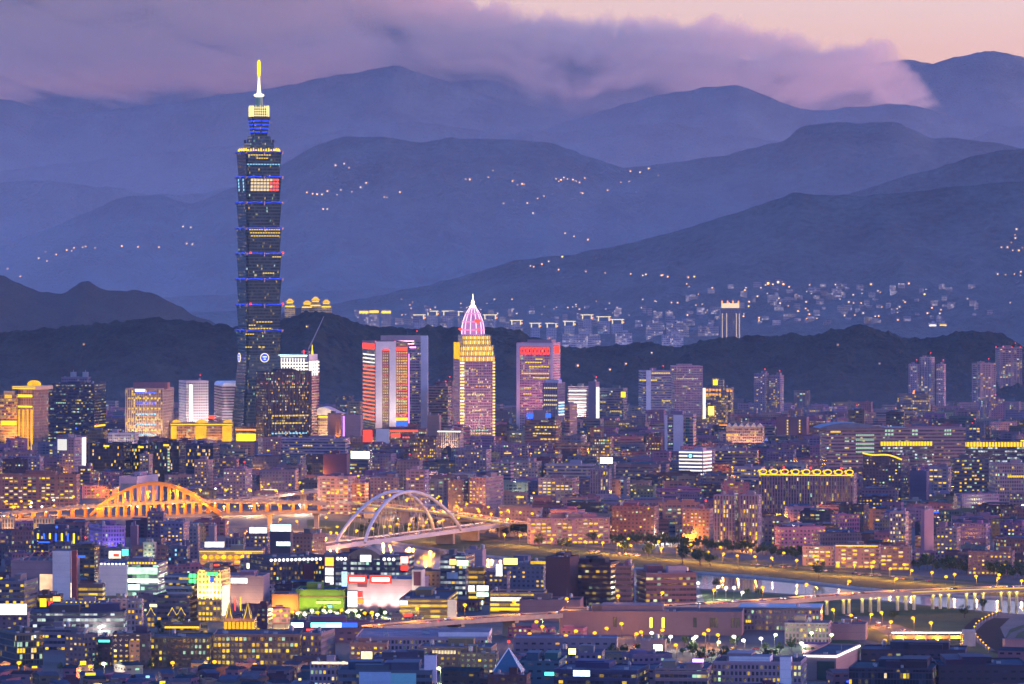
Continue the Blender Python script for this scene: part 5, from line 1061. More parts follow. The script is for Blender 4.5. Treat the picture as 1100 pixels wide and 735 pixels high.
# mall district in the middle
b = Bld('dark building with two cyan white glowing rooftop billboards', 'office block', 'panel', 290, 315, 572, 612, rot=-10, tint=(.1, .12, .16), pent=0); b.panel(291, 313, 563.5, 571, glow('cyan_board', (.55, .95, 1), 0.30, light=True, var=.8, scale=.45), 'billboard', out=1.2); b.panel(297, 312, 582, 586.5, glow('cyan_board', (.55, .95, 1), 0.30, light=True, var=.8, scale=.45), 'billboard', out=1)
b = Bld('low shop with a white blue rooftop sign left of the cyan billboards', 'shop', 'flat', 264, 290, 574, 596, rot=-8, tint=(.26, .26, .34), pent=0); b.panel(268, 287, 566.5, 573, glow('blue_board', (.7, .8, 1), 0.24, light=True, var=.8, scale=.45), 'billboard', out=1)
Bld('dark grey slab right of the cyan billboard building', 'apartment block', 'flat', 314, 350, 575, 606, rot=-30, xm=336, tint=(.3, .25, .22), wins=4)
b = Bld('long dark office mall with a row of white lamps under its roofline', 'mall', 'grid', 285, 352, 600, 640, rot=22, xm=290, d=40, tint=(.16, .14, .15), relief='piers', wins=24, wcol=('white', 'green', 'warm'), pent=0)
for i in range(13): m = MB(); m.cyl(0, 0, 0, 1.0, 1.0, .6, 10); o = b.add('roof_lamp', m, white_panel); o.location = (b.fx(291 + i * 4.4), -b.d / 2 - .3, b.fz(602)); o.rotation_euler = (R(90), 0, 0)
b.panel(326, 337, 606, 628, maroon, 'maroon_banner', out=.5)
b = Bld('pylon of stacked red, white and yellow lit shop signs', 'sign tower', 'panel', 348, 361, 596, 640, rot=-14, tint=(.5, .44, .36), pent=0, tanks=0); b.panel(349.5, 358.5, 599, 608, glow('red_yellow', (1, .25, .03), .55), 'lit_sign'); b.panel(350.5, 357, 603, 605.5, yellow_panel, 'lit_sign', back=.5, frame=False); b.panel(349.5, 358.5, 610, 618, board, 'lit_sign'); b.panel(349.5, 358.5, 619.5, 628, board, 'lit_sign')
b = Bld('dark mall with rounded gable, round lamps and a white sign on its long front', 'mall', 'office_green', 360, 442, 598, 642, rot=-10, xm=436, d=34, tint=(.17, .16, .19), pent=2, relief='piers')
m = MB(); n_ = 10; xa, xb = b.fx(374), b.fx(408)
for i in range(n_):
    t0, t1 = i / n_, (i + 1) / n_; f = lambda t: b.h + .9 + 5 * math.sin(math.pi * t)
    A, B_ = xa + (xb - xa) * t0, xa + (xb - xa) * t1; m.face([(A, -b.d / 2 - .2, b.h - 2), (B_, -b.d / 2 - .2, b.h - 2), (B_, -b.d / 2 - .2, f(t1)), (A, -b.d / 2 - .2, f(t0))]); m.face([(A, -b.d / 2 - .2, f(t0)), (B_, -b.d / 2 - .2, f(t1)), (B_, 4, f(t1)), (A, 4, f(t0))])
b.add('rounded_gable', m, surf('gable_brown', (.25, .16, .1), .7)); b.panel(387, 399, 596.5, 604, board, 'lit_sign', out=.6, back=.4)
for x in (363, 367, 371, 413, 418, 423): m = MB(); m.cyl(0, 0, 0, 1.1, 1.1, .6, 10); o = b.add('roof_lamp', m, white_panel); o.location = (b.fx(x), -b.d / 2 - .3, b.fz(601)); o.rotation_euler = (R(90), 0, 0)
b.panel(430.5, 438.5, 598, 605, glow('red_white', (1, .35, .25), .6), 'lit_sign'); b.panel(430.5, 438.5, 607, 613, red_sign, 'lit_sign')
b = Bld('large white panelled store with two red and white lit signs and brown corner tower', 'department store', 'panel', 373, 454, 624, 660, rot=-12, xm=447, d=44, tint=(.74, .62, .58), pent=0)
b.block('corner_tower', 443, 454, 612, 655, 'blank', (.66, .54, .44), d=10, dy=-1.6); b.panel(445, 452.5, 614, 629, maroon, 'banner', out=2.2, frame=False)
for x0, x1 in ((373.5, 394), (397.5, 420.5)):
    b.panel(x0, x1, 618.5, 627, red_sign, 'lit_sign', out=1.0); b.panel(x0 + 2.5, x1 - 2, 621, 625, white_panel, 'lit_letters', out=.3, back=1.05, frame=False)
b.panel(373.5, 384, 636, 653, glow('cream_window', (1, .82, .62), .3, var=.6, scale=.4), 'lit_window_wall'); b.panel(385, 389.5, 637, 642, red_sign, 'lit_sign'); b.panel(385, 390, 644, 649, orange_strip, 'lit_sign'); b.panel(374, 390, 655, 657.5, board_warm, 'lit_canopy'); b.panel(384.5, 394, 627, 631, maroon, 'banner')
b.flood((1, .85, .72), 9000, 5); b.panel(367, 373, 615, 631, glow('blue_led_wall', (.2, .3, 1), .5, var=1.0, scale=.8), 'led_wall')
b = Bld('warm orange walled half of the low superstore lit from its foot', 'supermarket', 'blank', 292, 324, 640, 661, rot=-4, d=34, tint=(.8, .46, .12), pent=0, tanks=0); b.flood((1, .6, .12), 8000, 4)
b = Bld('lime green walled half of the low superstore with dark roof band', 'supermarket', 'blank', 318, 374, 635, 660, rot=-4, d=40, tint=(.34, .62, .06), pent=1); b.flood((.85, 1, .12), 4500, 5); b.panel(320, 373, 640.5, 641.6, surf('brown_band', (.25, .1, .05), .7), 'band', frame=False, out=.25)
for x0, x1, y0, y1, mt in ((340, 366, 646, 648.5, glow('lime_glow', (.7, 1, .1), .5)), (352, 357, 650, 653, cyan_panel), (346, 350, 651, 653, yellow_panel)): b.panel(x0, x1, y0, y1, mt, 'lit_sign')
b.panel(318.2, 373, 657, 659.5, board_warm, 'lit_shopfront', frame=False)
b = Bld('open parking structure with yellow lit decks and a cyan sign', 'car park', 'parking', 429, 492, 645, 671, rot=-5, xm=480, tint=(.3, .26, .16), pent=1, relief='bands'); b.panel(429, 438, 645.5, 650, glow('sign_bluewhite', (.75, .9, 1), 0.24, light=True, var=.8, scale=.45), 'lit_sign'); b.block('end_tower', 481, 490, 644, 668, 'blank', (.75, .66, .48), d=5, dy=-1.6)
b = Bld('dark shed roof with three pale blue lit openings right of the white store', 'warehouse', 'shed', 453, 485, 634, 652, rot=-6, tint=(.12, .2, .32), pent=0, tanks=0)
for x0 in (455, 466, 473): b.panel(x0, x0 + 5.5, 635, 640.5, glow('sign_bluewhite', (.75, .9, 1), 0.24, light=True, var=.8, scale=.45), 'lit_opening')
b = Bld('grey block with green glass top floor and red orange shop signs', 'office block', 'office_green', 473, 510, 598, 640, rot=-14, xm=500, tint=(.26, .27, .26), wins=6); b.panel(483, 490, 601, 607, glow('red_orange', (1, .3, .08), .55), 'lit_sign'); b.panel(491, 503, 602, 608, glow('green_top', (.6, 1, .5), .5), 'lit_glazing'); b.panel(480, 492, 615, 622, surf('pale_panel', (.5, .52, .54), .6), 'panel')
b = Bld('block with yellow lit stacked floors and two white billboards below', 'shop', 'parking', 503, 522, 611, 650, rot=-10, tint=(.46, .34, .10), pent=0); b.panel(503, 510, 629, 636, board, 'billboard'); b.panel(512, 525, 629, 635, board, 'billboard'); b.panel(512, 525, 636.5, 641, glow('mint_board', (.7, 1, .8), 0.24, var=.8, scale=.45), 'billboard'); b.panel(515, 519, 645, 657, glow('mint_board', (.7, 1, .8), 0.24, var=.8, scale=.45), 'lit_sign')
b = Bld('block crowned with a square white lit sign right of the yellow stacked floors', 'shop', 'flat', 520, 548, 616, 650, rot=-10, tint=(.3, .3, .34), pent=0); b.panel(533, 540, 606, 619, board, 'lit_sign', out=1.2)
b = Bld('long white low store with warm yellow lit floors beside the elevated road', 'supermarket', 'parking', 526, 588, 638, 664, rot=-5, tint=(.6, .52, .3), d=30, pent=0); b.panel(527, 560, 642, 646, board_warm, 'lit_sign'); b.panel(527, 558, 653, 656, gold_strip, 'lit_band')
b = Bld('teal roofed low block with yellow lit rooms behind the long white store', 'office block', 'flat', 540, 592, 606, 646, rot=-8, d=40, tint=(.26, .34, .4), wins=6); b.panel(541, 556, 600, 607, glow('yellow_room', (1, .75, .2), .3), 'lit_room'); b.panel(570, 590, 603, 606, gold_panel, 'lit_room')
Bld('pale upper block set on the bank left of the teal roofed block', 'office block', 'panel', 500, 522, 592, 634, rot=-14, tint=(.6, .56, .56))
b = Bld('flat grey hall with an orange lit front along the elevated road', 'hall', 'panel', 558, 627, 646, 668, rot=-4, d=34, tint=(.34, .3, .32), pent=1)
Bld('dark net draped tower block under construction on the left of a pair', 'building site', 'blank', 586, 622, 600, 660, rot=-14, xm=612, tint=(.13, .09, .10), pent=2, relief=None)
Bld('dark net draped wide block under construction right of its pair', 'building site', 'ribbon', 617, 666, 606, 658, rot=-14, xm=656, tint=(.14, .10, .11), pent=3)
Bld('brown striped slab tower joined to the broad banded brown block', 'office block', 'ribbon', 661, 681, 609, 661, rot=-4, tint=(.36, .28, .28), relief='bands', d=24)
b = Bld('broad brown banded block with lit roof corner by the river', 'office block', 'ribbon', 678, 748, 617, 660, rot=10, xm=694, tint=(.42, .30, .29), relief='bands', pent=1, d=40); b.block('penthouse', 720, 739, 609, 617, tint=(.3, .24, .28), d=10, dy=8)
b = Bld('very long low beige wall building with narrow green lit windows', 'warehouse', 'blank', 601, 800, 659, 683, rot=-3, d=40, xm=797, tint=(.40, .35, .33), pent=2, tanks=2)
for x in (698, 711): b.panel(x, x + 3, 664, 675, glow('acid_green', (.6, 1, .05), .45), 'lit_window')
for x in (659, 745, 763, 767.5, 785.5, 791): b.panel(x, x + 3.2, 664, 674, surf('dark_pane', (.03, .05, .05), .2), 'window')
b = Bld('grey blue roofed school block with two window rows right of the long beige wall', 'school', 'grid', 795, 884, 656, 678, rot=-3, d=34, tint=(.48, .42, .42), pent=0, roof=(.16, .24, .32)); m = MB(); x0, x1 = b.fx(793), b.fx(882); m.box((x0 + x1) / 2, 0, b.h + 1.4, x1 - x0, b.d + 3, .8); b.add('eave_roof', m, surf('blue_roof', (.16, .27, .34), .6)); b.row(668, 801, 807, 'yellow', 3, 1.8)
b = Bld('white lower school wing with a green lit courtyard corner', 'school', 'grid', 843, 893, 671, 692, rot=-5, d=22, tint=(.56, .52, .54), pent=1)
Bld('pale low wall block right of the white school wing', 'school', 'panel', 893, 932, 672, 688, rot=-4, d=20, tint=(.5, .42, .42))
b = Bld('white roofed long shed below the elevated road', 'warehouse', 'shed', 552, 664, 687, 702, rot=-2, d=26, tint=(.4, .4, .44), pent=0, tanks=0, roof=(.6, .58, .66)); 
b = Bld('white fenced lot building with a glowing cream sign screen', 'shop', 'panel', 688, 716, 689, 706, rot=-4, tint=(.5, .52, .46), pent=0); b.panel(702, 711.5, 692.5, 700, glow('cream_board', (1, .9, .6), 0.24, light=True, var=.8, scale=.45), 'lit_screen', out=1)
b = Bld('low dark block carrying a square yellow lit sign', 'shop', 'flat', 598, 650, 703, 726, rot=-4, tint=(.3, .3, .4), wins=4, d=30, pent=2); b.panel(611, 618.5, 697, 703, glow('yellow_square', (1, .8, .15), 1.0, light=True), 'lit_sign', out=1)
b = Bld('dark modern block with an angled bright blue white sign', 'office block', 'ribbon', 595, 690, 722, 752, rot=-10, xm=684, d=44, tint=(.12, .15, .26), relief='bands', pent=2); b.panel(616, 634, 721, 727.5, glow('blue_white', (.5, .65, 1), 0.40, light=True, var=.8, scale=.45), 'lit_sign', out=1)
b = Bld('teal factory with cyan lit yard behind the angled blue sign block', 'factory', 'shed', 556, 608, 712, 740, rot=-6, d=40, tint=(.12, .3, .34), pent=3); b.panel(585, 602, 722, 726, teal_panel, 'lit_strip')
b = Bld('beige stepped office block with large dark windows at the bottom', 'office block', 'ribbon', 704, 766, 720, 752, rot=-5, d=36, tint=(.52, .45, .42), pent=2, relief='bands'); b.panel(744, 756, 708, 711.5, glow('violet_sign', (.6, .3, 1), .6), 'lit_sign')
b = Bld('white modern stepped block with black square windows at the bottom', 'office block', 'grid', 766, 866, 713, 748, rot=-5, d=44, xm=860, tint=(.66, .62, .64), pent=1, relief='bands'); b.block('top_wing', 782, 826, 707, 713, 'panel', (.62, .6, .62), d=20, dy=6); b.block('end_tower', 838, 850, 706, 740, 'panel', (.7, .66, .68), d=8, dy=-1.6)
b = Bld('cream box pavilion outlined by a bright white roof light', 'pavilion', 'panel', 863, 924, 705, 732, rot=-10, xm=898, tint=(.52, .44, .36), pent=0, tanks=0); b.panel(863, 898, 704.5, 706.2, white_panel, 'roof_light', frame=False, out=.6); b.panel(898, 924, 704.5, 706.2, white_panel, 'roof_light', face='side', out=.6); b.panel(878, 896, 711, 730, surf('pavilion_glass', (.05, .07, .05), .1, spec=.6), 'glass_front')
b = Bld('dark glass factory block with steel roof trusses at the bottom right', 'factory', 'glass', 912, 1010, 720, 752, rot=-5, d=50, tint=(.10, .11, .14), pent=4, wins=6)
b = Bld('dark low sheds with pipework at the bottom right corner', 'factory', 'shed', 1000, 1104, 716, 748, rot=5, d=50, tint=(.09, .10, .13), pent=4)
b = Bld('dark warehouse row with black openings left of the bottom right sheds', 'warehouse', 'shed', 925, 1040, 700, 722, rot=-3, d=34, tint=(.12, .11, .14), pent=3)
Bld('small pale pump house on the bank above the corner sheds', 'pump house', 'blank', 1077, 1104, 689, 700, rot=8, tint=(.46, .4, .38), pent=0, tanks=0)
WALLK = .58
# far bank riverside rows
Bld('long pinkish balcony apartment row on the far bank below the white arch road', 'apartment row', 'balcony', 566, 655, 558, 585, rot=10, d=18, xm=570, tint=(.5, .38, .42), wins=30, pent=6, tanks=4)
Bld('brown brick school block with pale squares of light on the far bank', 'school', 'flat', 657, 708, 545, 584, rot=-8, tint=(.36, .2, .16), wins=10, pent=1)
Bld('orange tinted apartment tower on the far bank', 'apartment tower', 'flat', 733, 766, 548, 586, rot=-10, xm=762, tint=(.56, .38, .28), wins=26, pent=2, beacon=True)
for lab, x0, x1 in (('left of two pale ribbed towers with white fins on the far bank', 767, 793), ('right of two pale ribbed towers with white fins on the far bank', 795, 818)): Bld(lab, 'apartment tower', 'fins', x0, x1, 533, 590, rot=-14, tint=(.46, .4, .5), wins=20, relief='piers')
Bld('long three storey apartment row with a lamp lined roof edge on the far bank right', 'apartment row', 'balcony', 897, 946, 587, 611, rot=-5, d=16, tint=(.5, .4, .4), wins=24).panel(898, 943, 586.2, 587.2, gold_strip, 'roof_lights', frame=False)
Bld('pale balcony apartment row left of the lamp lined row on the far bank', 'apartment row', 'balcony', 862, 897, 588, 608, rot=-5, d=16, tint=(.5, .44, .42), wins=14)
Bld('dark balcony apartment row right of the lamp lined row on the far bank', 'apartment row', 'balcony', 946, 980, 588, 613, rot=-5, d=16, tint=(.34, .28, .28), wins=18)
Bld('slim lilac apartment slab rising behind the far bank rows', 'apartment tower', 'blank', 989, 1003, 549, 602, rot=-20, xm=993, tint=(.42, .34, .42))
Bld('white framed apartment tower with yellow windows behind the far bank rows', 'apartment tower', 'grid', 956, 976, 551, 598, rot=-14, tint=(.58, .54, .54), wins=18, wcol=('yellow', 'white'), relief='piers')
Bld('beige apartment pair right of the slim lilac slab', 'apartment block', 'flat', 1006, 1032, 568, 604, rot=-14, tint=(.46, .38, .34), wins=14)
Bld('broad brown low block on the far bank near the right edge', 'apartment row', 'flat', 1040, 1090, 594, 618, rot=-6, d=18, tint=(.34, .27, .25), wins=12)
Bld('mauve apartment block behind the orange bridge ramp with dark balconies', 'apartment block', 'balcony', 341, 383, 513, 553, rot=-24, xm=374, tint=(.40, .33, .38), wins=24)
Bld('orange lit apartment block left of the white arch', 'apartment block', 'balcony', 378, 396, 520, 556, rot=-20, tint=(.5, .34, .24), wins=14)
Bld('pale apartment block with yellow sign band behind the white arch', 'apartment block', 'flat', 398, 434, 514, 548, rot=-14, tint=(.44, .36, .36), wins=16)
Bld('lilac apartment block behind the crown of the white arch', 'apartment block', 'balcony', 436, 461, 506, 548, rot=-14, tint=(.44, .36, .46), wins=10)
Bld('tall dark apartment block with green lit windows right of the white arch', 'apartment block', 'flat', 481, 503, 517, 556, rot=-20, tint=(.15, .12, .17), wins=10, wcol=('green', 'yellow'))
Bld('pinkish apartment pair right of the dark green windowed block', 'apartment block', 'flat', 504, 541, 514, 556, rot=-20, xm=522, tint=(.54, .40, .38), wins=20)
Bld('maroon blank walled block with a row of yellow roof windows', 'department store', 'blank', 347, 376, 489, 520, rot=-10, tint=(.26, .14, .17))
Bld('broad lilac office block with even window rows in the middle', 'office block', 'flat', 489, 528, 484, 520, rot=-12, tint=(.42, .34, .38), wins=8)
Bld('mauve office slab right of the broad lilac office block', 'office block', 'ribbon', 528, 552, 498, 528, rot=-12, tint=(.5, .4, .42), wins=4)
# ------------------------------------------------------------------ river, park, roads
def sheet(name, pix, z, mat, sub=1):
    """a flat sheet on the ground whose outline is given in photo pixels"""
    m = MB(); bm = bmesh.new(); vs = []
    for x, y in pix: p = G(x, y); vs.append(bm.verts.new((p.x, p.y, z)))
    bm.faces.new(vs); bmesh.ops.triangulate(bm, faces=bm.faces[:]); bm.normal_update()
    for f in bm.faces:
        q = [v.co[:] for v in f.verts]
        if f.normal.z < 0: q.reverse()
        m.face(q)
    bm.free(); return setting(m.build(name, mat))
wt = NT('river_water'); b_ = wt.n('ShaderNodeBsdfPrincipled'); b_.inputs['Base Color'].default_value = (.02, .03, .035, 1); b_.inputs['Roughness'].default_value = .09; b_.inputs['IOR'].default_value = 1.33; b_.inputs['Specular IOR Level'].default_value = .9
mpw = wt.n('ShaderNodeMapping'); tcw = wt.n('ShaderNodeTexCoord'); wt.lk(tcw.outputs['Object'], mpw.inputs[0]); mpw.inputs['Scale'].default_value = (1, .35, 1)
bw = wt.n('ShaderNodeBump'); bw.inputs['Strength'].default_value = .12; bw.inputs['Distance'].default_value = .4; wt.lk(wt.noise(.25, 3, vec=mpw.outputs[0]), bw.inputs['Height']); wt.lk(bw.outputs[0], b_.inputs['Normal']); wt.lk(b_.outputs[0], wt.out.inputs[0])
lawn = surf('park_grass', (.04, .062, .022), .95, var=.45, scale=.03, spec=.1)
asphalt = surf('asphalt', (.09, .08, .075), .9, var=.3, scale=.1, spec=.1)
pathm = surf('path_paving', (.10, .085, .08), .9, spec=.1)
dirt = surf('bank_earth', (.06, .06, .05), .95, var=.4, scale=.05)
def strip(name, pix, wd, z, mat):
    m = MB(); P_ = [G(x, y) for x, y in pix]
    L, Rr = [], []
    for k_, p in enumerate(P_):
        d = (P_[min(k_ + 1, len(P_) - 1)] - P_[max(k_ - 1, 0)]).normalized(); n = Vector((-d.y, d.x, 0))
        L.append(p + n * wd / 2); Rr.append(p - n * wd / 2)
    for k_ in range(len(P_) - 1): m.face([(Rr[k_].x, Rr[k_].y, z), (Rr[k_ + 1].x, Rr[k_ + 1].y, z), (L[k_ + 1].x, L[k_ + 1].y, z), (L[k_].x, L[k_].y, z)])
    return setting(m.build(name, mat))
RIVER_FAR = [(240, 566), (330, 573), (407, 582), (505, 597), (600, 606), (745, 616), (800, 620), (870, 627), (920, 633), (985, 639), (1160, 648)]
RIVER_NEAR = [(1160, 664), (1100, 660), (1040, 655), (985, 649), (960, 646), (880, 640), (800, 635), (745, 632), (600, 626), (520, 618), (470, 612), (400, 600), (330, 588), (240, 576)]
sheet('river_water', RIVER_FAR + RIVER_NEAR, .02, wt.m)
sheet('park_lawn', [(330, 558), (470, 566), (545, 580), (640, 588), (745, 597), (880, 609), (1000, 620), (1160, 632)] + [(x, y - .7) for x, y in reversed(RIVER_FAR[1:])], .012, lawn)
sheet('park_lawn', [(752, 634), (800, 636.5), (880, 641), (960, 647.5), (985, 650), (1040, 656), (1075, 660), (1045, 680), (1060, 698), (1110, 700), (1110, 712), (900, 700), (860, 672), (760, 655)], .016, lawn)
sheet('park_lawn', [(1085, 676), (1120, 664), (1120, 700), (1072, 700)], .02, lawn)
# stone facing along the far water's edge: a real low wall
m = MB(); pts = [G(x, y - .3) for x, y in RIVER_FAR[1:]]
for A, B_ in zip(pts, pts[1:]):
    d = (B_ - A).normalized(); n = Vector((-d.y, d.x, 0)) * 1.2
    q = [(A.x, A.y), (B_.x, B_.y), (B_.x + n.x, B_.y + n.y), (A.x + n.x, A.y + n.y)]; m.prism(q, q, 0, 1.6)
w_ = m.build('embankment_wall', concrete); tag(w_, 'low pale stone embankment wall along the far edge of the river', 'wall')
strip('riverside_path', [(470, 571), (545, 582.5), (580, 585.5), (630, 590), (680, 594.5), (745, 601), (800, 605.5), (860, 610), (920, 615), (980, 621), (1040, 626), (1130, 634)], 9, .03, pathm)
strip('riverside_road', [(430, 566), (545, 577), (630, 585), (720, 594), (800, 601), (900, 609.5), (1000, 618), (1130, 630)], 12, .034, asphalt)
strip('canal', [(1066, 664), (1055, 674), (1060, 686), (1085, 700), (1120, 712)], 24, .028, surf('canal_dark', (.02, .018, .018), .95, spec=.05))
strip('footpath', [(1075, 659), (1056, 668), (1044, 679), (1050, 689), (1066, 699)], 4, .04, pathm)
strip('footpath', [(1110, 672), (1090, 680), (1082, 690), (1086, 700)], 5, .04, pathm)
strip('road', [(915, 662), (960, 676), (985, 690), (1000, 702)], 24, .036, asphalt)
strip('road', [(880, 676), (960, 698), (1060, 704)], 12, .042, asphalt)
strip('road', [(-20, 726), (60, 723), (130, 724), (330, 726)], 14, .03, asphalt)
strip('street', [(285, 664), (360, 667), (460, 669), (560, 674)], 16, .03, asphalt)
strip('street', [(150, 690), (240, 691), (330, 690)], 10, .03, asphalt)
sheet('parking_lot', [(640, 694), (690, 688), (800, 688), (860, 700), (820, 714), (690, 710)], .02, asphalt)

# ------------------------------------------------------------------ bridges
orange_paint = surf('orange_paint', (.66, .29, .035), .6, var=.15)
grey_paint = surf('bridge_white', (.42, .42, .45), .55, var=.1)
girder = surf('girder_concrete', (.34, .27, .21), .8)
yellow_rail = glow('rail_glow', (1, .62, .06), .16)  # no lamp: glowing tube added for the yellow lit edge of the road
def deck(mb, pts, wd, th, side=1.0, mi=(0, 1)):
    """road slab swept along a path, asphalt on top, parapets at both edges"""
    L, Rr = [], []
    for k_, p in enumerate(pts):
        d = pts[min(k_ + 1, len(pts) - 1)] - pts[max(k_ - 1, 0)]; d.z = 0; d.normalize(); n = Vector((-d.y, d.x, 0)); L.append(p + n * wd / 2); Rr.append(p - n * wd / 2)
    up = Vector((0, 0, 1))
    def ribbon(A, B_, mi_):
        for a0, a1, b0, b1 in zip(A, A[1:], B_, B_[1:]): mb.face([a0, a1, b1, b0], None, mi_)
    ribbon(Rr, L, mi[1]); ribbon([p - up * th for p in L], [p - up * th for p in Rr], mi[0])
    for E, F_, s_ in ((Rr, L, 1), (L, Rr, -1)):
        inn = [e + (f - e).normalized() * .4 for e, f in zip(E, F_)]
        out_lo = [e - up * th for e in E]; out_hi = [e + up * side for e in E]; in_hi = [e + up * side for e in inn]; in_lo = [e + up * .01 for e in inn]
        if s_ > 0: ribbon(out_lo, out_hi, mi[0]); ribbon(out_hi, in_hi, mi[0]); ribbon(in_hi, in_lo, mi[0])
        else: ribbon(out_hi, out_lo, mi[0]); ribbon(in_hi, out_hi, mi[0]); ribbon(in_lo, in_hi, mi[0])
    return L, Rr
def interp(pts, n):
    d = [0]
    for a, b in zip(pts, pts[1:]): d.append(d[-1] + (b - a).length)
    return [Vector([float(np.interp(t, d, [p[i] for p in pts])) for i in range(3)]) for t in np.linspace(0, d[-1], n)]
LAMPS_AT = []                                     # (place, kind, direction) of every lamp head, filled as roads are laid
CARS_AT = []
RECT += [(-60, 350, 540, 4550), (345, 505, 556, 4130), (505, 565, 556, 4370), (420, 600, 656, 3260), (600, 760, 646, 3370), (760, 1110, 630, 3480)]
# the orange double deck arch bridge
ob = empty('road_bridge', (wx(160, 4550), 4550, 0)); tag(ob, 'orange lit double deck road bridge with a tied arch over its middle', 'bridge')
OD = 4550.0; o0 = ob.location.copy()
def op(x, y, dy=0): return Vector((wx(x, OD), OD + dy, wz(y, OD))) - o0
UP = [op(*q) for q in ((-60, 558), (0, 552), (60, 546), (110, 542.3), (165, 539), (215, 537.6), (290, 538.2), (352, 540))]
LO = [op(*q) for q in ((-60, 561), (0, 557.5), (60, 556.2), (120, 556), (200, 553), (290, 550), (352, 549))]
m = MB(); deck(m, interp(UP, 24), 24, 1.9); m.build('upper_deck', [girder, asphalt], ob)
m = MB(); deck(m, interp(LO, 24), 24, 1.6); m.build('lower_deck', [girder, asphalt], ob)
ARC = [(98, 553), (108, 543), (121, 534), (135, 526.5), (150, 521), (165, 519), (180, 520.8), (195, 525.5), (207, 531.5), (217, 538), (228, 546), (238, 553)]
for s_ in (-1, 1):
    m = MB(); ap = interp([op(x, y, s_ * 12.6) for x, y in ARC], 40)
    for a, c in zip(ap, ap[1:]):
        d = (c - a).normalized(); n = Vector((-d.z, 0, d.x)) * 1.15; y = Vector((0, .9, 0))
        q = [[p - n - y, p + n - y, p + n + y, p - n + y] for p in (a, c)]
        for i in range(4): j = (i + 1) % 4; m.face([q[0][i], q[1][i], q[1][j], q[0][j]])
    m.build('arch_rib', orange_paint, ob)
def arc_y(x): return float(np.interp(x, [a for a, _ in ARC], [b for _, b in ARC]))
def pl_y(P_, x):
    X = wx(x, OD) - o0.x; return float(np.interp(X, [p.x for p in P_], [p.z for p in P_]))
for x in np.arange(117, 214, 8.1):
    for s_ in (-1, 1):
        m = MB(); X = wx(x, OD) - o0.x; z0, z1 = pl_y(UP, x), wz(arc_y(x), OD); m.box(X, s_ * 12.6, z0, 1.5, 1.3, z1 - z0); m.build('hanger', orange_paint, ob)
for x in np.concatenate([np.arange(8, 110, 14), np.arange(110, 235, 8.1), np.arange(245, 350, 14)]):
    m = MB(); X = wx(x, OD) - o0.x; z0, z1 = pl_y(LO, x), pl_y(UP, x) - 1.9
    if z1 - z0 > 1:
        for s_ in (-1, 1): m.box(X, s_ * 10, z0, 1.9, 1.4, z1 - z0)
        m.build('strut', orange_paint, ob)
for x in (20, 60, 100, 232, 290, 340):
    m = MB(); X = wx(x, OD) - o0.x; z1 = pl_y(LO, x) - 1.6; m.box(X, 0, 0, 4, 16, z1 - 2); m.prism([(X - 2, -8), (X + 2, -8), (X + 2, 8), (X - 2, 8)], [(X - 3.5, -11.5), (X + 3.5, -11.5), (X + 3.5, 11.5), (X - 3.5, 11.5)], z1 - 2, z1); m.build('pier', girder, ob)
lamp_m = {'orange': glow('sodium_lamp', (1, .44, .008), .32), 'white': glow('white_lamp', (1, .93, .75), .5), 'greenish': glow('greenish_lamp', (.8, 1, .45), .4), 'blue': glow('blue_lamp_glow', (.1, .25, 1), .5)}
LCOL = {'orange': (1, .38, .03), 'white': (1, .9, .68), 'greenish': (.75, 1, .4), 'blue': (.1, .25, 1)}
for i, x in enumerate(np.arange(6, 345, 11.3)):
    X = wx(x, OD) - o0.x; z = pl_y(UP, x) - 2.4
    m = MB(); m.box(X, -14.6, z + .4, 1.6, .6, .6); m.box(X, -13.2, z + .7, .3, 3, .3, 0); m.build('deck_lamp', lamp_m['orange'] if i % 4 else lamp_m['white'], ob); point((X, -15.4, z + .2), LCOL['orange'], 700, ob)
    if i % 3 == 0: point((X, 4, z - .6), LCOL['orange'], 1500, ob)
for x in (104, 113, 122, 132, 142, 153, 165, 177, 188, 198, 208, 217, 228):          # uplights that wash the ribs
    X = wx(x, OD) - o0.x; point((X, -21, pl_y(UP, x) + 2.5), (1, .44, .06), 800, ob); m = MB(); m.box(X, -21, pl_y(UP, x) + 1.2, .8, .5, .6); m.box(X, -16.5, pl_y(UP, x) - .6, .25, 9.5, .3); m.build('floodlight', dark_metal, ob)
for p in interp(UP, 16)[1:]: LAMPS_AT.append((p + o0 + Vector((0, 11.5, 0)), 'orange', 0, 4500, 'bridge'))
for p in interp(UP, 46): CARS_AT.append((p + o0 + Vector((0, rng.choice((-7, -3.5, 3.5, 7)), .02)), 0))
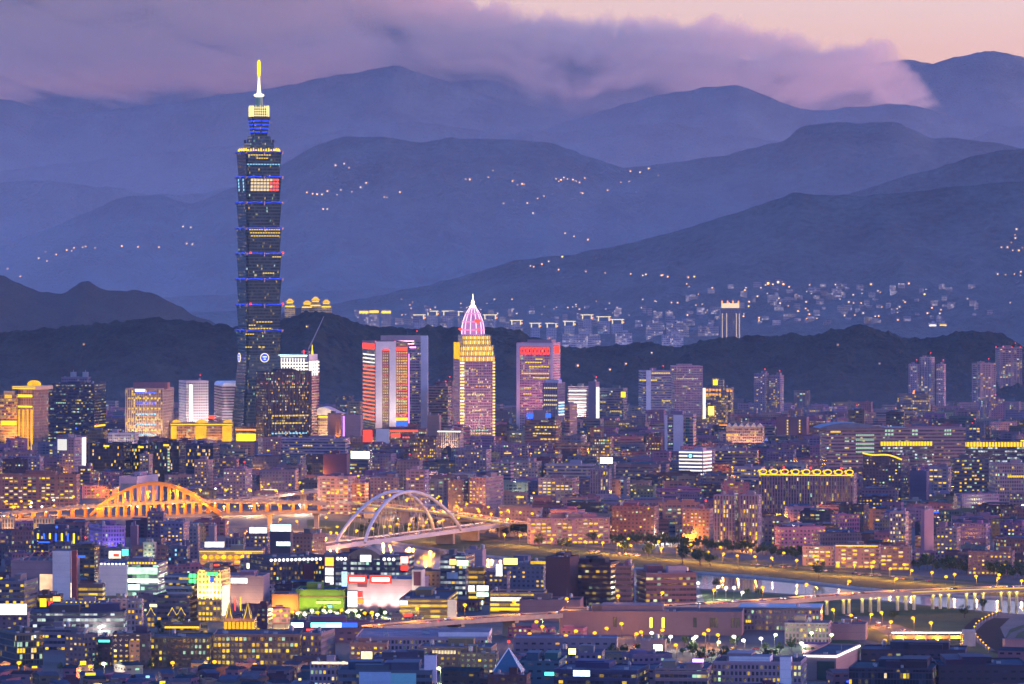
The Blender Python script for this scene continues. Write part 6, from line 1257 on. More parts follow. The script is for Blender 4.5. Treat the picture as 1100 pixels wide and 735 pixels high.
# ramp that climbs behind it
def road_bridge(label, pix, z, wd, th, piers, lamps=None, pow_=900, cars=0, lit=None, z2=None):
    pts = []
    for i, (x, y) in enumerate(pix):
        zz = z if z2 is None else z + (z2 - z) * i / (len(pix) - 1); D = F * (HC - zz) / (y - YH); pts.append(Vector((wx(x, D), D, zz)))
    o = empty('road_bridge', (pts[0].x, pts[0].y, 0)); tag(o, label, 'bridge'); b0 = o.location.copy(); pts = interp(pts, 40)
    m = MB(); deck(m, [p - b0 for p in pts], wd, th); m.build('deck', [girder, asphalt], o)
    if lit:
        m = MB(); q = [p - b0 for p in pts]; d = (q[-1] - q[0]).normalized(); n = Vector((d.y, -d.x, 0))
        m.tube([p + n * (wd / 2 + .35) + Vector((0, 0, .4)) for p in q[lit[0]:lit[1]]], .35, 5); m.build('rail_glow', yellow_rail, o)
    for t in piers:
        p = pts[int(t * 39)] - b0; d = (pts[min(39, int(t * 39) + 1)] - pts[max(0, int(t * 39) - 1)]).normalized(); m = MB()
        m.box(p.x, p.y, 0, 2.6, wd * .5, p.z - th - 1.8, rot=math.atan2(d.y, d.x)); m.box(p.x, p.y, p.z - th - 1.8, 3, wd * .85, 1.8, rot=math.atan2(d.y, d.x)); m.build('pier', girder, o)
    if lamps:
        for i, p in enumerate(interp(pts, lamps)):
            d = (pts[-1] - pts[0]).normalized(); n = Vector((-d.y, d.x, 0)) * (wd / 2 - .6) * (1 if i % 2 else -1); LAMPS_AT.append((p + n, 'orange', math.atan2(d.y, d.x), pow_, 'bridge'))
    for i in range(cars):
        k_ = rng.randrange(1, 38); d = (pts[k_ + 1] - pts[k_]); n = Vector((-d.y, d.x, 0)).normalized(); l = rng.choice((-1, 1)) * rng.choice((.15, .33)) * wd
        CARS_AT.append((pts[k_] + n * l + Vector((0, 0, .02)), math.atan2(d.y, d.x) + (0 if l < 0 else math.pi)))
    return o, pts
road_bridge('yellow lit ramp climbing to the right behind the orange arch bridge', [(262, 536), (290, 533), (346, 526), (380, 521)], 19, 12, 1.5, (.2, .5, .8), 7, 2500, 10)
road_bridge('yellow lit elevated highway sweeping behind the white arch bridge', [(372, 538), (397, 541), (443, 547), (476, 550), (509, 555), (560, 563)], 14, 20, 1.8, (.15, .35, .55, .75, .9), 16, 8000, 26, lit=(4, 38))
road_bridge('lower curved slip road between highway and white arch bridge', [(470, 556), (500, 559), (530, 560.5), (556, 561.5)], 9, 10, 1.2, (.3, .7), 4, 3500, 8)
# white twin rib arch bridge
A0 = Vector((-122 + 14, 4118 - 6, 12)); dirv = Vector((78, 189, 0)).normalized(); perp = Vector((-dirv.y, dirv.x, 0))
ctr0 = Vector((-122, 4118, 12)) + perp * 13
wb = empty('arch_bridge', (ctr0.x, ctr0.y, 0)); tag(wb, 'white road bridge with two tall leaning arch ribs across the river', 'bridge'); w0 = wb.location.copy(); SPAN = 204.0
pts = [ctr0 + dirv * t for t in np.linspace(-75, 330, 30)]
m = MB(); deck(m, [p - w0 for p in pts], 24, 2.4, 1.1); m.build('deck', [grey_paint, asphalt], wb)
for s_ in (-1, 1):
    m = MB(); ring = []; hang = []
    for t in np.linspace(0, 1, 40):
        z = 12 + 37.5 * (1 - (2 * t - 1) ** 2) ** .85; lean = (z - 12) / 37.5 * 6.5
        p = ctr0 + dirv * (SPAN * t) + perp * (s_ * (13 - lean)); p = Vector((p.x, p.y, z)) - w0; ring.append(p); hang.append((t, p))
    m.tube([p - Vector((0, 0, 0)) for p in ring], 1.4, 8); m.build('arch_rib', grey_paint, wb)
    for t, p in hang[4:-4:2]:
        mm = MB(); q = ctr0 + dirv * (SPAN * t) + perp * (s_ * 12.4) - w0; q.z = 12.6; mm.tube([p, q], .16, 4); mm.build('hanger', steel, wb)
for t in (.17, .3, .7, .83):
    m = MB(); z = 12 + 37.5 * (1 - (2 * t - 1) ** 2) ** .85; lean = (z - 12) / 37.5 * 6.5; c = ctr0 + dirv * (SPAN * t) - w0
    a, b2 = c + perp * (13 - lean), c - perp * (13 - lean); a.z = b2.z = z; m.tube([a, b2], .8, 6); m.build('cross_brace', grey_paint, wb)
for t in (0.0, .98, 1.25):
    m = MB(); c = ctr0 + dirv * (SPAN * t) - w0; m.box(c.x, c.y, 0, 4.5, 16, 9.6, rot=math.atan2(dirv.y, dirv.x)); m.build('pier', girder, wb)
for t in np.linspace(-.3, 1.5, 11): LAMPS_AT.append((ctr0 + dirv * (SPAN * t) + perp * 1.0, 'orange', 0, 3500, 'bridge'))
for t in np.linspace(-.33, 1.55, 34):
    s_ = rng.choice((-1, 1)); CARS_AT.append((ctr0 + dirv * (SPAN * t) + perp * (s_ * rng.choice((3.5, 7.5))) + Vector((0, 0, .03)), math.atan2(dirv.y, dirv.x) + (0 if s_ < 0 else math.pi)))
# the near viaduct across the park
vd, vpts = road_bridge('long low grey viaduct with lit triple columns crossing the park', [(400, 674), (480, 667), (540, 663), (600, 659.5), (660, 656), (700, 652.5), (760, 649.5), (830, 645.5), (900, 640), (960, 636.5), (1030, 633.5), (1130, 630)], 13, 19, 1.9, (.06, .14, .22, .30, .38, .46), None, 900, 46, lit=(31, 40))
v0 = vd.location.copy(); col_lit = surf('column_concrete', (.42, .42, .36), .8)
for xs_, yb in (((888, 906, 912), 666), ((926, 935, 944), 663), ((964, 973, 981.6), 661), ((1002, 1010, 1019), 659), ((1038, 1047, 1056), 657.5), ((1075, 1084, 1092), 656)):
    for x in xs_:
        Dv = float(np.interp(wx(x, 3520), [p.x for p in vpts], [p.y for p in vpts])); m = MB(); X = wx(x, Dv); p = Vector((X, Dv, 0)) - v0
        m.cyl(p.x, p.y, 0, 1.15, 1.15, 8.4, 10); m.cyl(p.x, p.y, 8.4, 1.15, 2.3, 2.6, 10); m.build('column', col_lit, vd)
        m = MB(); m.box(p.x, p.y - 3.2, 9.9, .7, .4, .35); m.build('column_lamp', lamp_m['greenish'], vd); point((p.x, p.y - 3.2, 9.4), (1, .78, .15), 120, vd)
for q in interp(vpts, 15): LAMPS_AT.append((q + Vector((0, 8.6, 0)), 'orange', 0, 7000, 'viaduct'))
# lit footbridge over the sunken road
fb = empty('footbridge', (wx(995, 3180), 3180, 0)); tag(fb, 'covered footbridge with a bright white roof light over the orange lit road', 'footbridge')
s_ = 3180 / F; z0, z1 = wz(686, 3180), wz(680, 3180); w_ = 78 * s_
m = MB(); m.box(0, 0, z0, w_, 4, .5); m.box(0, -2.0, z0 + .5, w_, .25, 1.6); m.box(0, 2.0, z0 + .5, w_, .25, 1.6); m.build('walkway', surf('footbridge_yellow', (.6, .42, .14), .6), fb)
m = MB(); m.box(0, 0, z1 + .1, w_, 4.6, .4); m.build('roof', girder, fb); m = MB(); m.box(0, -2.5, z1, w_ * .96, .3, .7); m.build('roof_light', white_panel, fb)
for q in np.linspace(-.48, .48, 7): m = MB(); m.box(q * w_, -2, 0, .5, .5, z1); m.box(q * w_, 2, 0, .5, .5, z1); m.build('post', steel, fb)
m = MB(); m.box(w_ / 2 + 4, 0, 0, 8, 7, z1 + 2); m.build('stair_tower', concrete, fb)
for q in (-.35, -.1, .15, .4): point((q * w_, -3, z0 - .6), LCOL['orange'], 1500, fb)
# ------------------------------------------------------------------ the mass of ordinary blocks between the landmarks
def inside(poly, x, y):
    c = False; j = len(poly) - 1
    for i in range(len(poly)):
        if (poly[i][1] > y) != (poly[j][1] > y) and x < (poly[j][0] - poly[i][0]) * (y - poly[i][1]) / (poly[j][1] - poly[i][1]) + poly[i][0]: c = not c
        j = i
    return c
def blocked(X, Y, r):
    for fx_, fy_, a, b, rz in FOOT:
        dx, dy = X - fx_, Y - fy_
        if abs(dx) > a + b + r or abs(dy) > a + b + r: continue
        c, n = math.cos(rz), math.sin(rz)
        if abs(dx * c + dy * n) < a + r and abs(-dx * n + dy * c) < b + r: return True
    return False
BANK = [(-80, 556), (250, 556), (340, 553), (470, 560), (545, 573), (640, 580), (745, 588), (880, 601), (1000, 611), (1180, 626)]
def bank_y(x): return float(np.interp(x, [p[0] for p in BANK], [p[1] for p in BANK]))
COL = {'pinkish': (.50, .37, .36), 'mauve': (.38, .30, .36), 'beige': (.52, .43, .35), 'grey': (.36, .34, .37), 'brown': (.27, .19, .16), 'pale': (.58, .52, .52), 'dark': (.13, .11, .13), 'tan': (.44, .34, .27), 'slate': (.2, .21, .26), 'maroon': (.26, .14, .14)}
CW = ['pinkish'] * 5 + ['mauve'] * 5 + ['beige'] * 3 + ['grey'] * 4 + ['brown'] * 3 + ['pale'] * 3 + ['dark'] * 3 + ['tan'] * 3 + ['slate'] * 2 + ['maroon']
cand = []
def seed_zone(y0, y1, xa, xb, dyr, dxm, hs, wr, ok, styles, tall=.06):
    y = y0
    while y < y1:
        D = gD(y); step = dxm / D * F; x = xa + rng.random() * step
        while x < xb:
            yy = y + rng.uniform(-.4, .4) * dyr; Dn = gD(yy); X = wx(x, Dn)
            w = rng.uniform(*wr); dd = rng.uniform(11, 20)
            if ok(x, yy):
                h = rng.choice(hs) * 3.2 + 1
                if rng.random() < tall: h *= rng.uniform(1.7, 2.6); w = min(w, 24)
                yb_ = yy                                   # ordinary blocks stay lower than the landmarks behind them
                for (a_, b_, yt_, Dl) in RECT:
                    if Dl > Dn + 8 and a_ - w * F / Dn / 2 < x < b_ + w * F / Dn / 2:
                        lim = yt_ + .72 * (YH + F * HC / Dl - yt_); h = min(h, HC + (YH - lim) / F * Dn) if YH + F * (HC - h) / Dn < lim else h
                if h > 5 and not blocked(X, Dn + dd / 2, max(w, dd) * .5):
                    cand.append([h * min(w, 45) * (F / Dn) ** 2, X, Dn, w, dd, h, x, yy, rng.choice(CW), rng.choice(styles)])
                    FOOT.append((X, Dn + dd / 2, w / 2, dd / 2, 0))
            x += step * rng.uniform(.8, 1.25) + w * .25 / D * F
        y += dyr
ST = ['flat', 'flat', 'flat', 'balcony', 'balcony', 'ribbon', 'grid']
seed_zone(446, 500, -60, 1160, 4.2, 27, (4, 5, 5, 6, 7), (18, 46), lambda x, y: not (200 < x < 330 and y < 485), ST, .05)
seed_zone(500, 545, -60, 1160, 6.0, 28, (4, 5, 5, 6, 7), (18, 48), lambda x, y: y < bank_y(x) - 3, ST, .07)
seed_zone(545, 622, -60, 1160, 7.0, 28, (3, 4, 5, 5, 6), (16, 42), lambda x, y: y < bank_y(x) - 2 and not (x < 350 and y > 542), ST, .04)
seed_zone(574, 700, -30, 300, 8.5, 27, (3, 3, 4, 4, 5), (14, 34), lambda x, y: not (x > 230 and 560 < y < 592), ST, .04)
seed_zone(612, 690, 290, 620, 9.0, 30, (2, 3, 3, 4), (16, 36), lambda x, y: not inside(RIVER_FAR + RIVER_NEAR, x, y) and y > 622 and not (285 < x < 470 and 655 < y < 676) and abs(y - np.interp(x, (430, 540, 660), (684, 676, 669))) > 5, ST, .0)
# low roofs in the closest rows
seed_zone(728, 775, -30, 335, 5.5, 11, (1, 2, 2), (6, 13), lambda x, y: True, ['shed', 'shed', 'flat'], 0)
seed_zone(705, 775, 330, 1140, 8.0, 22, (1, 2, 3), (12, 30), lambda x, y: not (636 < x < 865 and 686 < y < 716) and not (940 < x and y < 712), ['shed', 'shed', 'flat', 'ribbon'], 0)
seed_zone(676, 700, 560, 700, 9, 30, (1, 2), (12, 26), lambda x, y: True, ['shed', 'flat'], 0)
cand.sort(key=lambda c: -c[0])
LM = [(277, 400, 'the pagoda tower'), (424, 440, 'the red lit hotel'), (511, 445, 'the golden domed tower'), (578, 440, 'the pink granite tower'), (720, 440, 'the twin square towers'), (160, 460, 'the cream lit block'), (35, 470, 'the gold capped tower'), (83, 470, 'the dark blue glass block'), (160, 535, 'the orange arch'), (433, 565, 'the white arch'), (747, 500, 'the white banded block'), (870, 530, 'the ring ornament hotel'), (950, 515, 'the wavy lit tower'), (996, 420, 'the pale trio of towers'), (1070, 420, 'the two right edge towers'), (826, 430, 'the tower pair at mid right'), (955, 480, 'the long institute roof'), (800, 470, 'the peach gabled row'), (770, 425, 'the orange windowed block'), (682, 570, 'the brown school'), (792, 565, 'the ribbed tower pair'), (930, 600, 'the lamp lined row'), (996, 580, 'the slim lilac slab'), (412, 640, 'the white store'), (332, 650, 'the lime superstore'), (230, 640, 'the yellow floodlit tower'), (142, 620, 'the green glazed mall'), (45, 615, 'the red framed mall'), (115, 578, 'the violet building'), (195, 700, 'the olive factory'), (275, 700, 'the yellow windowed factory'), (455, 700, 'the white roofed hall'), (546, 720, 'the glass pyramid'), (640, 735, 'the blue sign block'), (735, 735, 'the beige stepped office'), (815, 730, 'the white modern block'), (893, 718, 'the cream pavilion'), (700, 668, 'the long beige wall'), (625, 630, 'the net draped pair'), (560, 620, 'the teal roofed block'), (460, 655, 'the parking decks'), (20, 700, 'the green corner block'), (610, 530, 'the pinkish balcony block'), (35, 530, 'the long brown row'), (255, 525, 'the pinkish tower'), (130, 500, 'the black slabs'), (515, 500, 'the broad lilac office'), (1080, 520, 'the beige edge office'), (960, 735, 'the trussed factory')]
NUM = {1: 'one', 2: 'two', 3: 'three', 4: 'four', 5: 'five', 6: 'six', 7: 'seven', 8: 'eight', 9: 'nine', 10: 'ten', 11: 'eleven', 12: 'twelve', 13: 'thirteen', 14: 'fourteen', 15: 'fifteen', 16: 'sixteen', 17: 'seventeen', 18: 'eighteen'}
def filler_mesh(m, X, Y, w, d, h, rz, col, style, roofcol, seedv):
    t = COL[col]; t = [min(.85, c * rng.uniform(.6, 1.2)) for c in (t[0] * .52, t[1] * .37, t[2] * .42)]; m.tint = (*t, seedv)
    c, n = math.cos(rz), math.sin(rz)
    q = [(X + a * w / 2 * c - b * d / 2 * n, Y + a * w / 2 * n + b * d / 2 * c) for a, b in ((-1, -1), (1, -1), (1, 1), (-1, 1))]
    m.prism(q, q, 0, h, 0, None)
    m.tint = (*roofcol, .5); m.face([(*p, h - .02) for p in q], None, 1)
    m.tint = (*[x * 1.05 for x in t], seedv)
    for i in range(4):
        j = (i + 1) % 4; a, b = Vector(q[i]), Vector(q[j]); mid = (a + b) / 2; L = (b - a).length
        m.box(mid.x, mid.y, h - .01 - i * .004, L + .25, .3, .95, 2, rot=math.atan2((b - a).y, (b - a).x))
    return t
ADDED_SIGNS = [gold_strip, gold_strip, white_strip, yellow_panel, orange_strip, red_strip, teal_panel, cyan_panel, blue_panel, glow('mint', (.5, 1, .75), .35), glow('pale_yellow', (1, .85, .4), .3)]
labels_used = {}; N_IND = 0; rest = {}
kinds_cap = {'apartment block': 290, 'shed': 150}
kinds_n = {'apartment block': 0, 'shed': 0}
ROOFW = [tuple(c * f for c in r) for r in ROOFS for f in (.6, 1.1)] + [(.2, .28, .38), (.26, .3, .4), (.18, .2, .26)]
for sc_, X, Y, w, d, h, px, py, col, style in cand:
    kind = 'shed' if style == 'shed' else 'apartment block'; nm = 'shed' if style == 'shed' else 'apartment_block'
    rz = math.radians(rng.choice((-22, -16, -12, -8, 10, 18, 24)) + (0 if Y > 3300 else 0)) ; rc = rng.choice(ROOFW); sd = rng.random()
    if kinds_n[kind] < kinds_cap[kind]:
        kinds_n[kind] += 1
        m = MB(); t = filler_mesh(m, 0, 0, w, d, h, 0, col, style, rc, sd)
        o = m.build(nm, [MATS['facade_' + style], roof_mat, tint_wall], None, (X, Y + d / 2, 0)); o.rotation_euler = (0, 0, rz)
        feats = []
        if style != 'shed':
            for k_ in range(rng.choice((1, 1, 2))):
                m = MB(); m.tint = (*[c * rng.uniform(.75, 1.15) for c in t], sd); a_, b_ = rng.uniform(3.5, w * .34), rng.uniform(3, d * .5); m.box(rng.uniform(-.3, .3) * w, rng.uniform(-.2, .2) * d, h, a_, b_, rng.uniform(2.4, 3.6), 0); m.build('penthouse', [tint_wall], o)
            if rng.random() < .5:
                m = MB(); m.tint = (*rng.choice(((.2, .3, .42), (.5, .5, .54), (.2, .32, .28), (.32, .2, .18))), .5); a_, b_ = rng.uniform(.4, .75) * w, d * .55; x0 = rng.uniform(-.1, .1) * w; m.prism([(x0 - a_ / 2, -b_ / 2), (x0 + a_ / 2, -b_ / 2), (x0 + a_ / 2, b_ / 2), (x0 - a_ / 2, b_ / 2)], [(x0 - a_ / 2, -.1), (x0 + a_ / 2, -.1), (x0 + a_ / 2, .1), (x0 - a_ / 2, .1)], h + 2.2, h + 3.6, 0)
                for sx in (-1, 1):
                    for sy in (-1, 1): m.box(x0 + sx * (a_ / 2 - .3), sy * (b_ / 2 - .3), h, .2, .2, 2.2, 0)
                m.build('roof_shelter', [roof_mat], o); feats.append('tin shelter')
            if rng.random() < .55:
                m = MB(); x0, y0 = rng.uniform(-.4, .4) * w, rng.uniform(-.3, .3) * d; m.cyl(x0, y0, h + 1, .9, .9, 1.7, 8); m.box(x0, y0, h, 1.2, 1.2, 1.0); m.build('water_tank', steel, o); feats.append('water tank')
            if h > 30: m = MB(); m.cyl(0, 0, h, .14, .1, 6, 5); m.cyl(0, 0, h + 6, .6, .6, 1.1, 7, 1); m.build('beacon', [steel, red_lamp], o); feats.append('red beacon')
        else:
            m = MB(); m.tint = (*rc, .5); m.prism([(-w / 2 - .3, -d / 2 - .3), (w / 2 + .3, -d / 2 - .3), (w / 2 + .3, d / 2 + .3), (-w / 2 - .3, d / 2 + .3)], [(-w / 2 - .3, -.1), (w / 2 + .3, -.1), (w / 2 + .3, .1), (-w / 2 - .3, .1)], h + .96, h + 2.6); m.build('pitched_roof', [roof_mat], o)
        if rng.random() < (.55 if (py > 585 and px < 600) else .10) and h > 6:
            m = MB(); a_ = rng.uniform(.18, .5) * w; zz = rng.choice((h + .9, h * .8, h * .55, 3.2)); hh = rng.uniform(1.0, 2.6); m.box(rng.uniform(-.25, .25) * w, -d / 2 - .45, zz - (hh if zz < h else 0), a_, .5, hh); m.build('lit_sign', rng.choice(ADDED_SIGNS), o)  # random signs added for the glow of the streets
        st_ = NUM.get(max(1, round((h - 1) / 3.2)), 'many'); lm = min(LM, key=lambda l: (l[0] - px) ** 2 + ((l[1] - py) * 1.6) ** 2); dx, dy = px - lm[0], py - h * F / Y * .5 - lm[1]
        rel = ('right of ' if dx > 0 else 'left of ') if abs(dx) > abs(dy) * 1.1 else ('below ' if dy > 0 else 'above ')
        rel = ('far ' if abs(dx) > 45 and rel[0] in 'lr' else '') + rel
        ft = (' with ' + ' and '.join(feats[:2])) if feats else (' with bare flat roof' if style != 'shed' else (' with dark roof' if sum(rc) < .7 else ' with pale roof'))
        wd_ = 'broad ' if w > 34 else ('slim ' if w < 20 and style != 'shed' else '')
        base = {'balcony': 'balcony block', 'ribbon': 'banded block', 'grid': 'gridded block', 'flat': 'apartment block', 'shed': 'shed'}[style]
        lab = f'{wd_}{st_} storey {col} {base}{ft}, {rel}{lm[2]}'
        labels_used.setdefault(lab, []).append((px, py, o)); tag(o, lab, kind)
    else:
        rest.setdefault(style, []).append((X, Y, w, d, h, rz, col, rc, sd))
for lab, L in labels_used.items():
    if len(L) == 2:
        L.sort(key=lambda q: q[0]); a, b = L
        pre = ('left twin, ', 'right twin, ') if abs(a[0] - b[0]) > 8 else (('rear twin, ', 'front twin, ') if a[1] < b[1] else ('front twin, ', 'rear twin, '))
        for q, p_ in zip(L, pre): q[2]['label'] = p_ + lab
    elif len(L) > 2:
        L.sort(key=lambda q: q[0])
        for i, q in enumerate(L): q[2]['label'] = f'{("first", "second", "third", "fourth", "fifth", "sixth", "seventh", "eighth")[min(i, 7)]} from left, ' + lab
for q in [o for L in labels_used.values() for _, _, o in L]:
    w_ = q['label'].split()
    if len(w_) > 16: q['label'] = q['label'].replace('broad ', '').replace('far ', '')
    if len(q['label'].split()) > 16: q['label'] = q['label'].replace(' storey ', ' floor ').replace(' and water tank', '').replace(' and red beacon', '').replace('with bare flat roof, ', 'bare roofed, ').replace('apartment block', 'flats')
    q['group'] = 'ordinary city blocks' if q['category'] != 'shed' else 'low sheds near the bottom edge'
for style, L in rest.items():
    m = MB()
    for X, Y, w, d, h, rz, col, rc, sd in L:
        filler_mesh(m, X, Y + d / 2, w, d, h, rz, col, style, rc, sd)
        if rng.random() < .6: m.box(X + rng.uniform(-.25, .25) * w, Y + d / 2, h - .02, rng.uniform(3, 7), rng.uniform(3, 6), rng.uniform(2, 3.5), 2)
    o = m.build('distant_rooftops', [MATS['facade_' + style], roof_mat, tint_wall]); setting(o, 'stuff')
# ------------------------------------------------------------------ street lamps
def lamp_proto(kind):
    t = empty('street_lamp', (0, 0, -500)); m = MB(); m.cyl(0, 0, 0, .14, .09, 8.2, 6); m.tube([(0, 0, 8.2), (0, -.5, 8.7), (0, -1.5, 8.9)], .08, 5); m.build('pole', dark_metal, t)
    m = MB(); m.lathe(0, -1.5, [(.05, 8.0), (1.1, 8.4), (1.4, 9.1), (1.0, 9.8), (.05, 10.1)], 8); m.build('lamp_head', lamp_m[kind], t); return t
PROTO = {k_: None for k_ in lamp_m}; USED = set()
def lamp(p, kind, label, group, power=900, rz=None):
    if PROTO[kind] is None: PROTO[kind] = lamp_proto(kind); o = PROTO[kind]
    else: o = copy_tree(PROTO[kind])
    o.location = p; o.rotation_euler = (0, 0, rng.uniform(-.8, .8) if rz is None else rz); tag(o, label, 'street lamp', group)
    if power: point((p[0], p[1] - 1.5, p[2] + 7.9), LCOL[kind], power)
    return o
FARBANK = [(542, 574), (558, 575), (575, 577), (593, 579), (611, 580), (629.5, 582), (647, 583), (663, 584.5), (679, 586), (694, 588), (710, 589), (727, 590), (743.5, 591.5), (760, 593), (776.5, 595), (793, 597), (812, 598), (830, 599.5), (856, 602), (877, 604), (901, 606), (918, 607), (936, 608.5), (956, 611), (978.5, 613), (1001, 615), (1025, 617), (1049, 619), (1071, 621), (1097, 624)]
def headpos(x, y, h=9.0): D = F * (HC - h) / (y - YH); return Vector((wx(x, D), D, 0))
for x, y in FARBANK: lamp(headpos(x, y), 'orange', 'orange street lamp in the long row along the far river bank', 'far bank lamp row', 7500)
for i, x in enumerate(np.arange(560, 1000, 16.5)):
    if i % 2: lamp(headpos(x, np.interp(x, (560, 1000), (568, 609))), 'orange', 'orange street lamp in the second row behind the far bank trees', 'second far bank lamp row', 2500)
for p, kind, rz, pw_, wh in LAMPS_AT:
    near = 'viaduct' if wh == 'viaduct' else ('white arch bridge and its highway' if p.x > -190 else 'orange arch bridge')
    lamp(p, kind, f'orange street lamp on the {near} roadway', f'lamps on the {near}', pw_)
for x, y, k_ in ((700, 680, 'white'), (720, 684, 'white'), (747, 684, 'white'), (682, 681, 'orange'), (690, 679, 'orange'), (710, 677, 'orange'), (727, 693, 'orange'), (745, 686, 'white'), (758, 681, 'orange'), (762, 677, 'orange'), (772, 682, 'orange'), (771, 690, 'greenish'), (790, 684, 'white'), (800, 688, 'white'), (668, 670, 'orange'), (652, 675, 'orange'), (640, 680, 'orange'), (617, 678, 'orange'), (608, 683, 'orange'), (582, 673, 'orange'), (575, 668, 'orange'), (583, 664, 'greenish'), (570, 681, 'orange'), (818, 686, 'white'), (832, 682, 'greenish'), (861, 691, 'greenish'), (872, 680, 'greenish'), (893, 682, 'greenish'), (889, 701, 'orange')):
    lamp(headpos(x, y), k_, f'{k_ if k_ != "greenish" else "greenish white"} lamp lighting the yards and car park below the long beige wall', f'{k_} yard lamps', 2600)
for x, y, k_ in ((750, 622, 'white'), (770, 626, 'white'), (780, 627, 'white'), (788, 627, 'white'), (797, 632, 'white')): lamp(headpos(x, y, 12), k_, 'bright white floodlamp beside the river sports court', 'sports court lamps', 4500)
for x, y in ((896, 655), (915, 661), (935, 660), (948, 658), (982, 664), (1000, 669), (957, 668), (975, 690), (950, 688), (1010, 692)): lamp(headpos(x, y), 'orange', 'orange lamp beside the road under the footbridge and viaduct', 'underpass lamps', 6000)
# string of low path lamps on the curve
pl = empty('path_lamp', (0, 0, -500)); m = MB(); m.cyl(0, 0, 0, .12, .1, 2.6, 6); m.build('post', steel, pl); m = MB(); m.lathe(0, 0, [(.05, 2.5), (.6, 2.8), (.6, 3.2), (.05, 3.5)], 8); m.build('lamp_globe', lamp_m['orange'], pl); first = True
for v in interp([Vector((a, b, 0)) for a, b in ((1074, 656), (1064, 660), (1054, 665), (1047, 671), (1046, 677), (1049, 683), (1055, 689), (1062, 696))], 16):
    o = pl if first else copy_tree(pl); first = False; o.location = headpos(v.x, v.y, 3); tag(o, 'small orange globe lamp on the curved footpath at lower right', 'path lamp', 'curved path lamps')
    point(o.location + Vector((0, -.9, 2.6)), LCOL['orange'], 30)
# shopping street lamps
for i in range(26):
    x = 288 + i * 6.6 + rng.uniform(-2, 2); y = rng.uniform(657, 664); lamp(headpos(x, y, 8), rng.choice(('white', 'orange', 'greenish', 'orange')), 'lamp among the street trees in front of the superstores', 'superstore street lamps', 2600)
for x, y, k_ in ((96, 716, 'orange'), (186, 712, 'orange'), (220, 714, 'greenish'), (275, 714, 'orange'), (230, 711, 'orange'), (20, 712, 'orange'), (371, 712, 'orange'), (473, 718, 'greenish'), (112, 713, 'white'), (196, 672, 'white'), (206, 672, 'white'), (108, 674, 'white'), (155, 640, 'white'), (120, 620, 'white'), (255, 619, 'white'), (268, 619, 'white'), (290, 596, 'orange'), (250, 575, 'orange'), (265, 573, 'orange'), (330, 572, 'orange'), (338, 568, 'orange'), (355, 572, 'orange'), (362, 566, 'orange'), (370, 570, 'orange'), (300, 558, 'orange'), (320, 560, 'orange'), (350, 556, 'orange'), (380, 590, 'orange'), (390, 592, 'orange'), (450, 604, 'orange'), (460, 612, 'orange'), (448, 618, 'orange'), (412, 566, 'orange'), (428, 563, 'orange'), (440, 568, 'orange'), (455, 565, 'orange'), (462, 571, 'orange'), (420, 573, 'orange')):
    lamp(headpos(x, y), k_, f'{k_ if k_ != "greenish" else "greenish"} street lamp standing among the near left districts and bridge ends', f'{k_} lamps in the near left districts', 5000)
# the many far lamps in the lanes across the river, past what can be told apart: one mesh, with real lights at half of them
far_l = MB(); n_ = 0
while n_ < 320:
    x, y = rng.uniform(0, 1100), rng.uniform(455, 600); y = min(y, bank_y(x) - 1.5); D = gD(y); X = wx(x, D)
    if blocked(X, D, .7): continue
    k_ = 2 if rng.random() < .2 else 1
    far_l.cyl(X, D, 0, .14, .09, 8.4, 5, 0); far_l.lathe(X, D - .6, [(.05, 8.2), (1.1, 8.6), (1.3, 9.2), (.9, 9.8), (.05, 10.1)], 7, k_)
    if n_ < 130: point((X, D - 2.2, 8.2), LCOL['orange' if k_ == 1 else 'white'], 10000)
    n_ += 1
setting(far_l.build('distant_street_lamps', [dark_metal, lamp_m['orange'], lamp_m['white']]), 'stuff')

# ------------------------------------------------------------------ trees
leaf_a = surf('leaf_dark', (.035, .06, .022), .9, var=.5, scale=.4, spec=.1); leaf_b = surf('leaf_mid', (.05, .085, .03), .9, var=.5, scale=.4, spec=.1); bark = surf('bark', (.09, .065, .05), .95)
def tree_proto(seed, h, w, palm=False):
    r_ = random.Random(seed); t = empty('tree', (0, 0, -500)); m = MB(); m.tube([(0, 0, 0), (.1, 0, h * .25), (.2, .1, h * .6)], .32, 6, r2=.12)
    for q in range(4): a = q * 1.6 + seed; m.tube([(.1, 0, h * (.26 + .06 * q)), (w * .22 * math.cos(a), w * .22 * math.sin(a), h * (.5 + .06 * q))], .13, 5, r2=.05)
    m.build('trunk', bark, t); m = MB(); cl_ = []
    for q in range(13):
        a = r_.uniform(0, math.tau); rr = w * .36 * math.sqrt(r_.random()); cl_.append((rr * math.cos(a), rr * math.sin(a), h * r_.uniform(.42, .88), w * r_.uniform(.13, .24)))
    for cx_, cy_, cz_, cr_ in cl_:
        for q in range(42):
            d = Vector((r_.gauss(0, 1), r_.gauss(0, 1), r_.gauss(0, .8))).normalized() * cr_ * r_.uniform(.55, 1.12); p = Vector((cx_, cy_, cz_)) + d
            n = (d.normalized() + Vector((r_.uniform(-.6, .6), r_.uniform(-.6, .6), r_.uniform(-.2, .8)))).normalized(); u_ = n.orthogonal().normalized(); v_ = n.cross(u_); s_ = r_.uniform(.28, .62)
            m.face([p - u_ * s_, p - v_ * s_ * .6, p + u_ * s_, p + v_ * s_ * .6], None, 0 if r_.random() < .55 else 1)
    m.build('crown', [leaf_a, leaf_b], t); return t
TP = [tree_proto(3, 9, 8), tree_proto(8, 11, 9), tree_proto(15, 7.5, 7.5)]; TU = [False] * 3
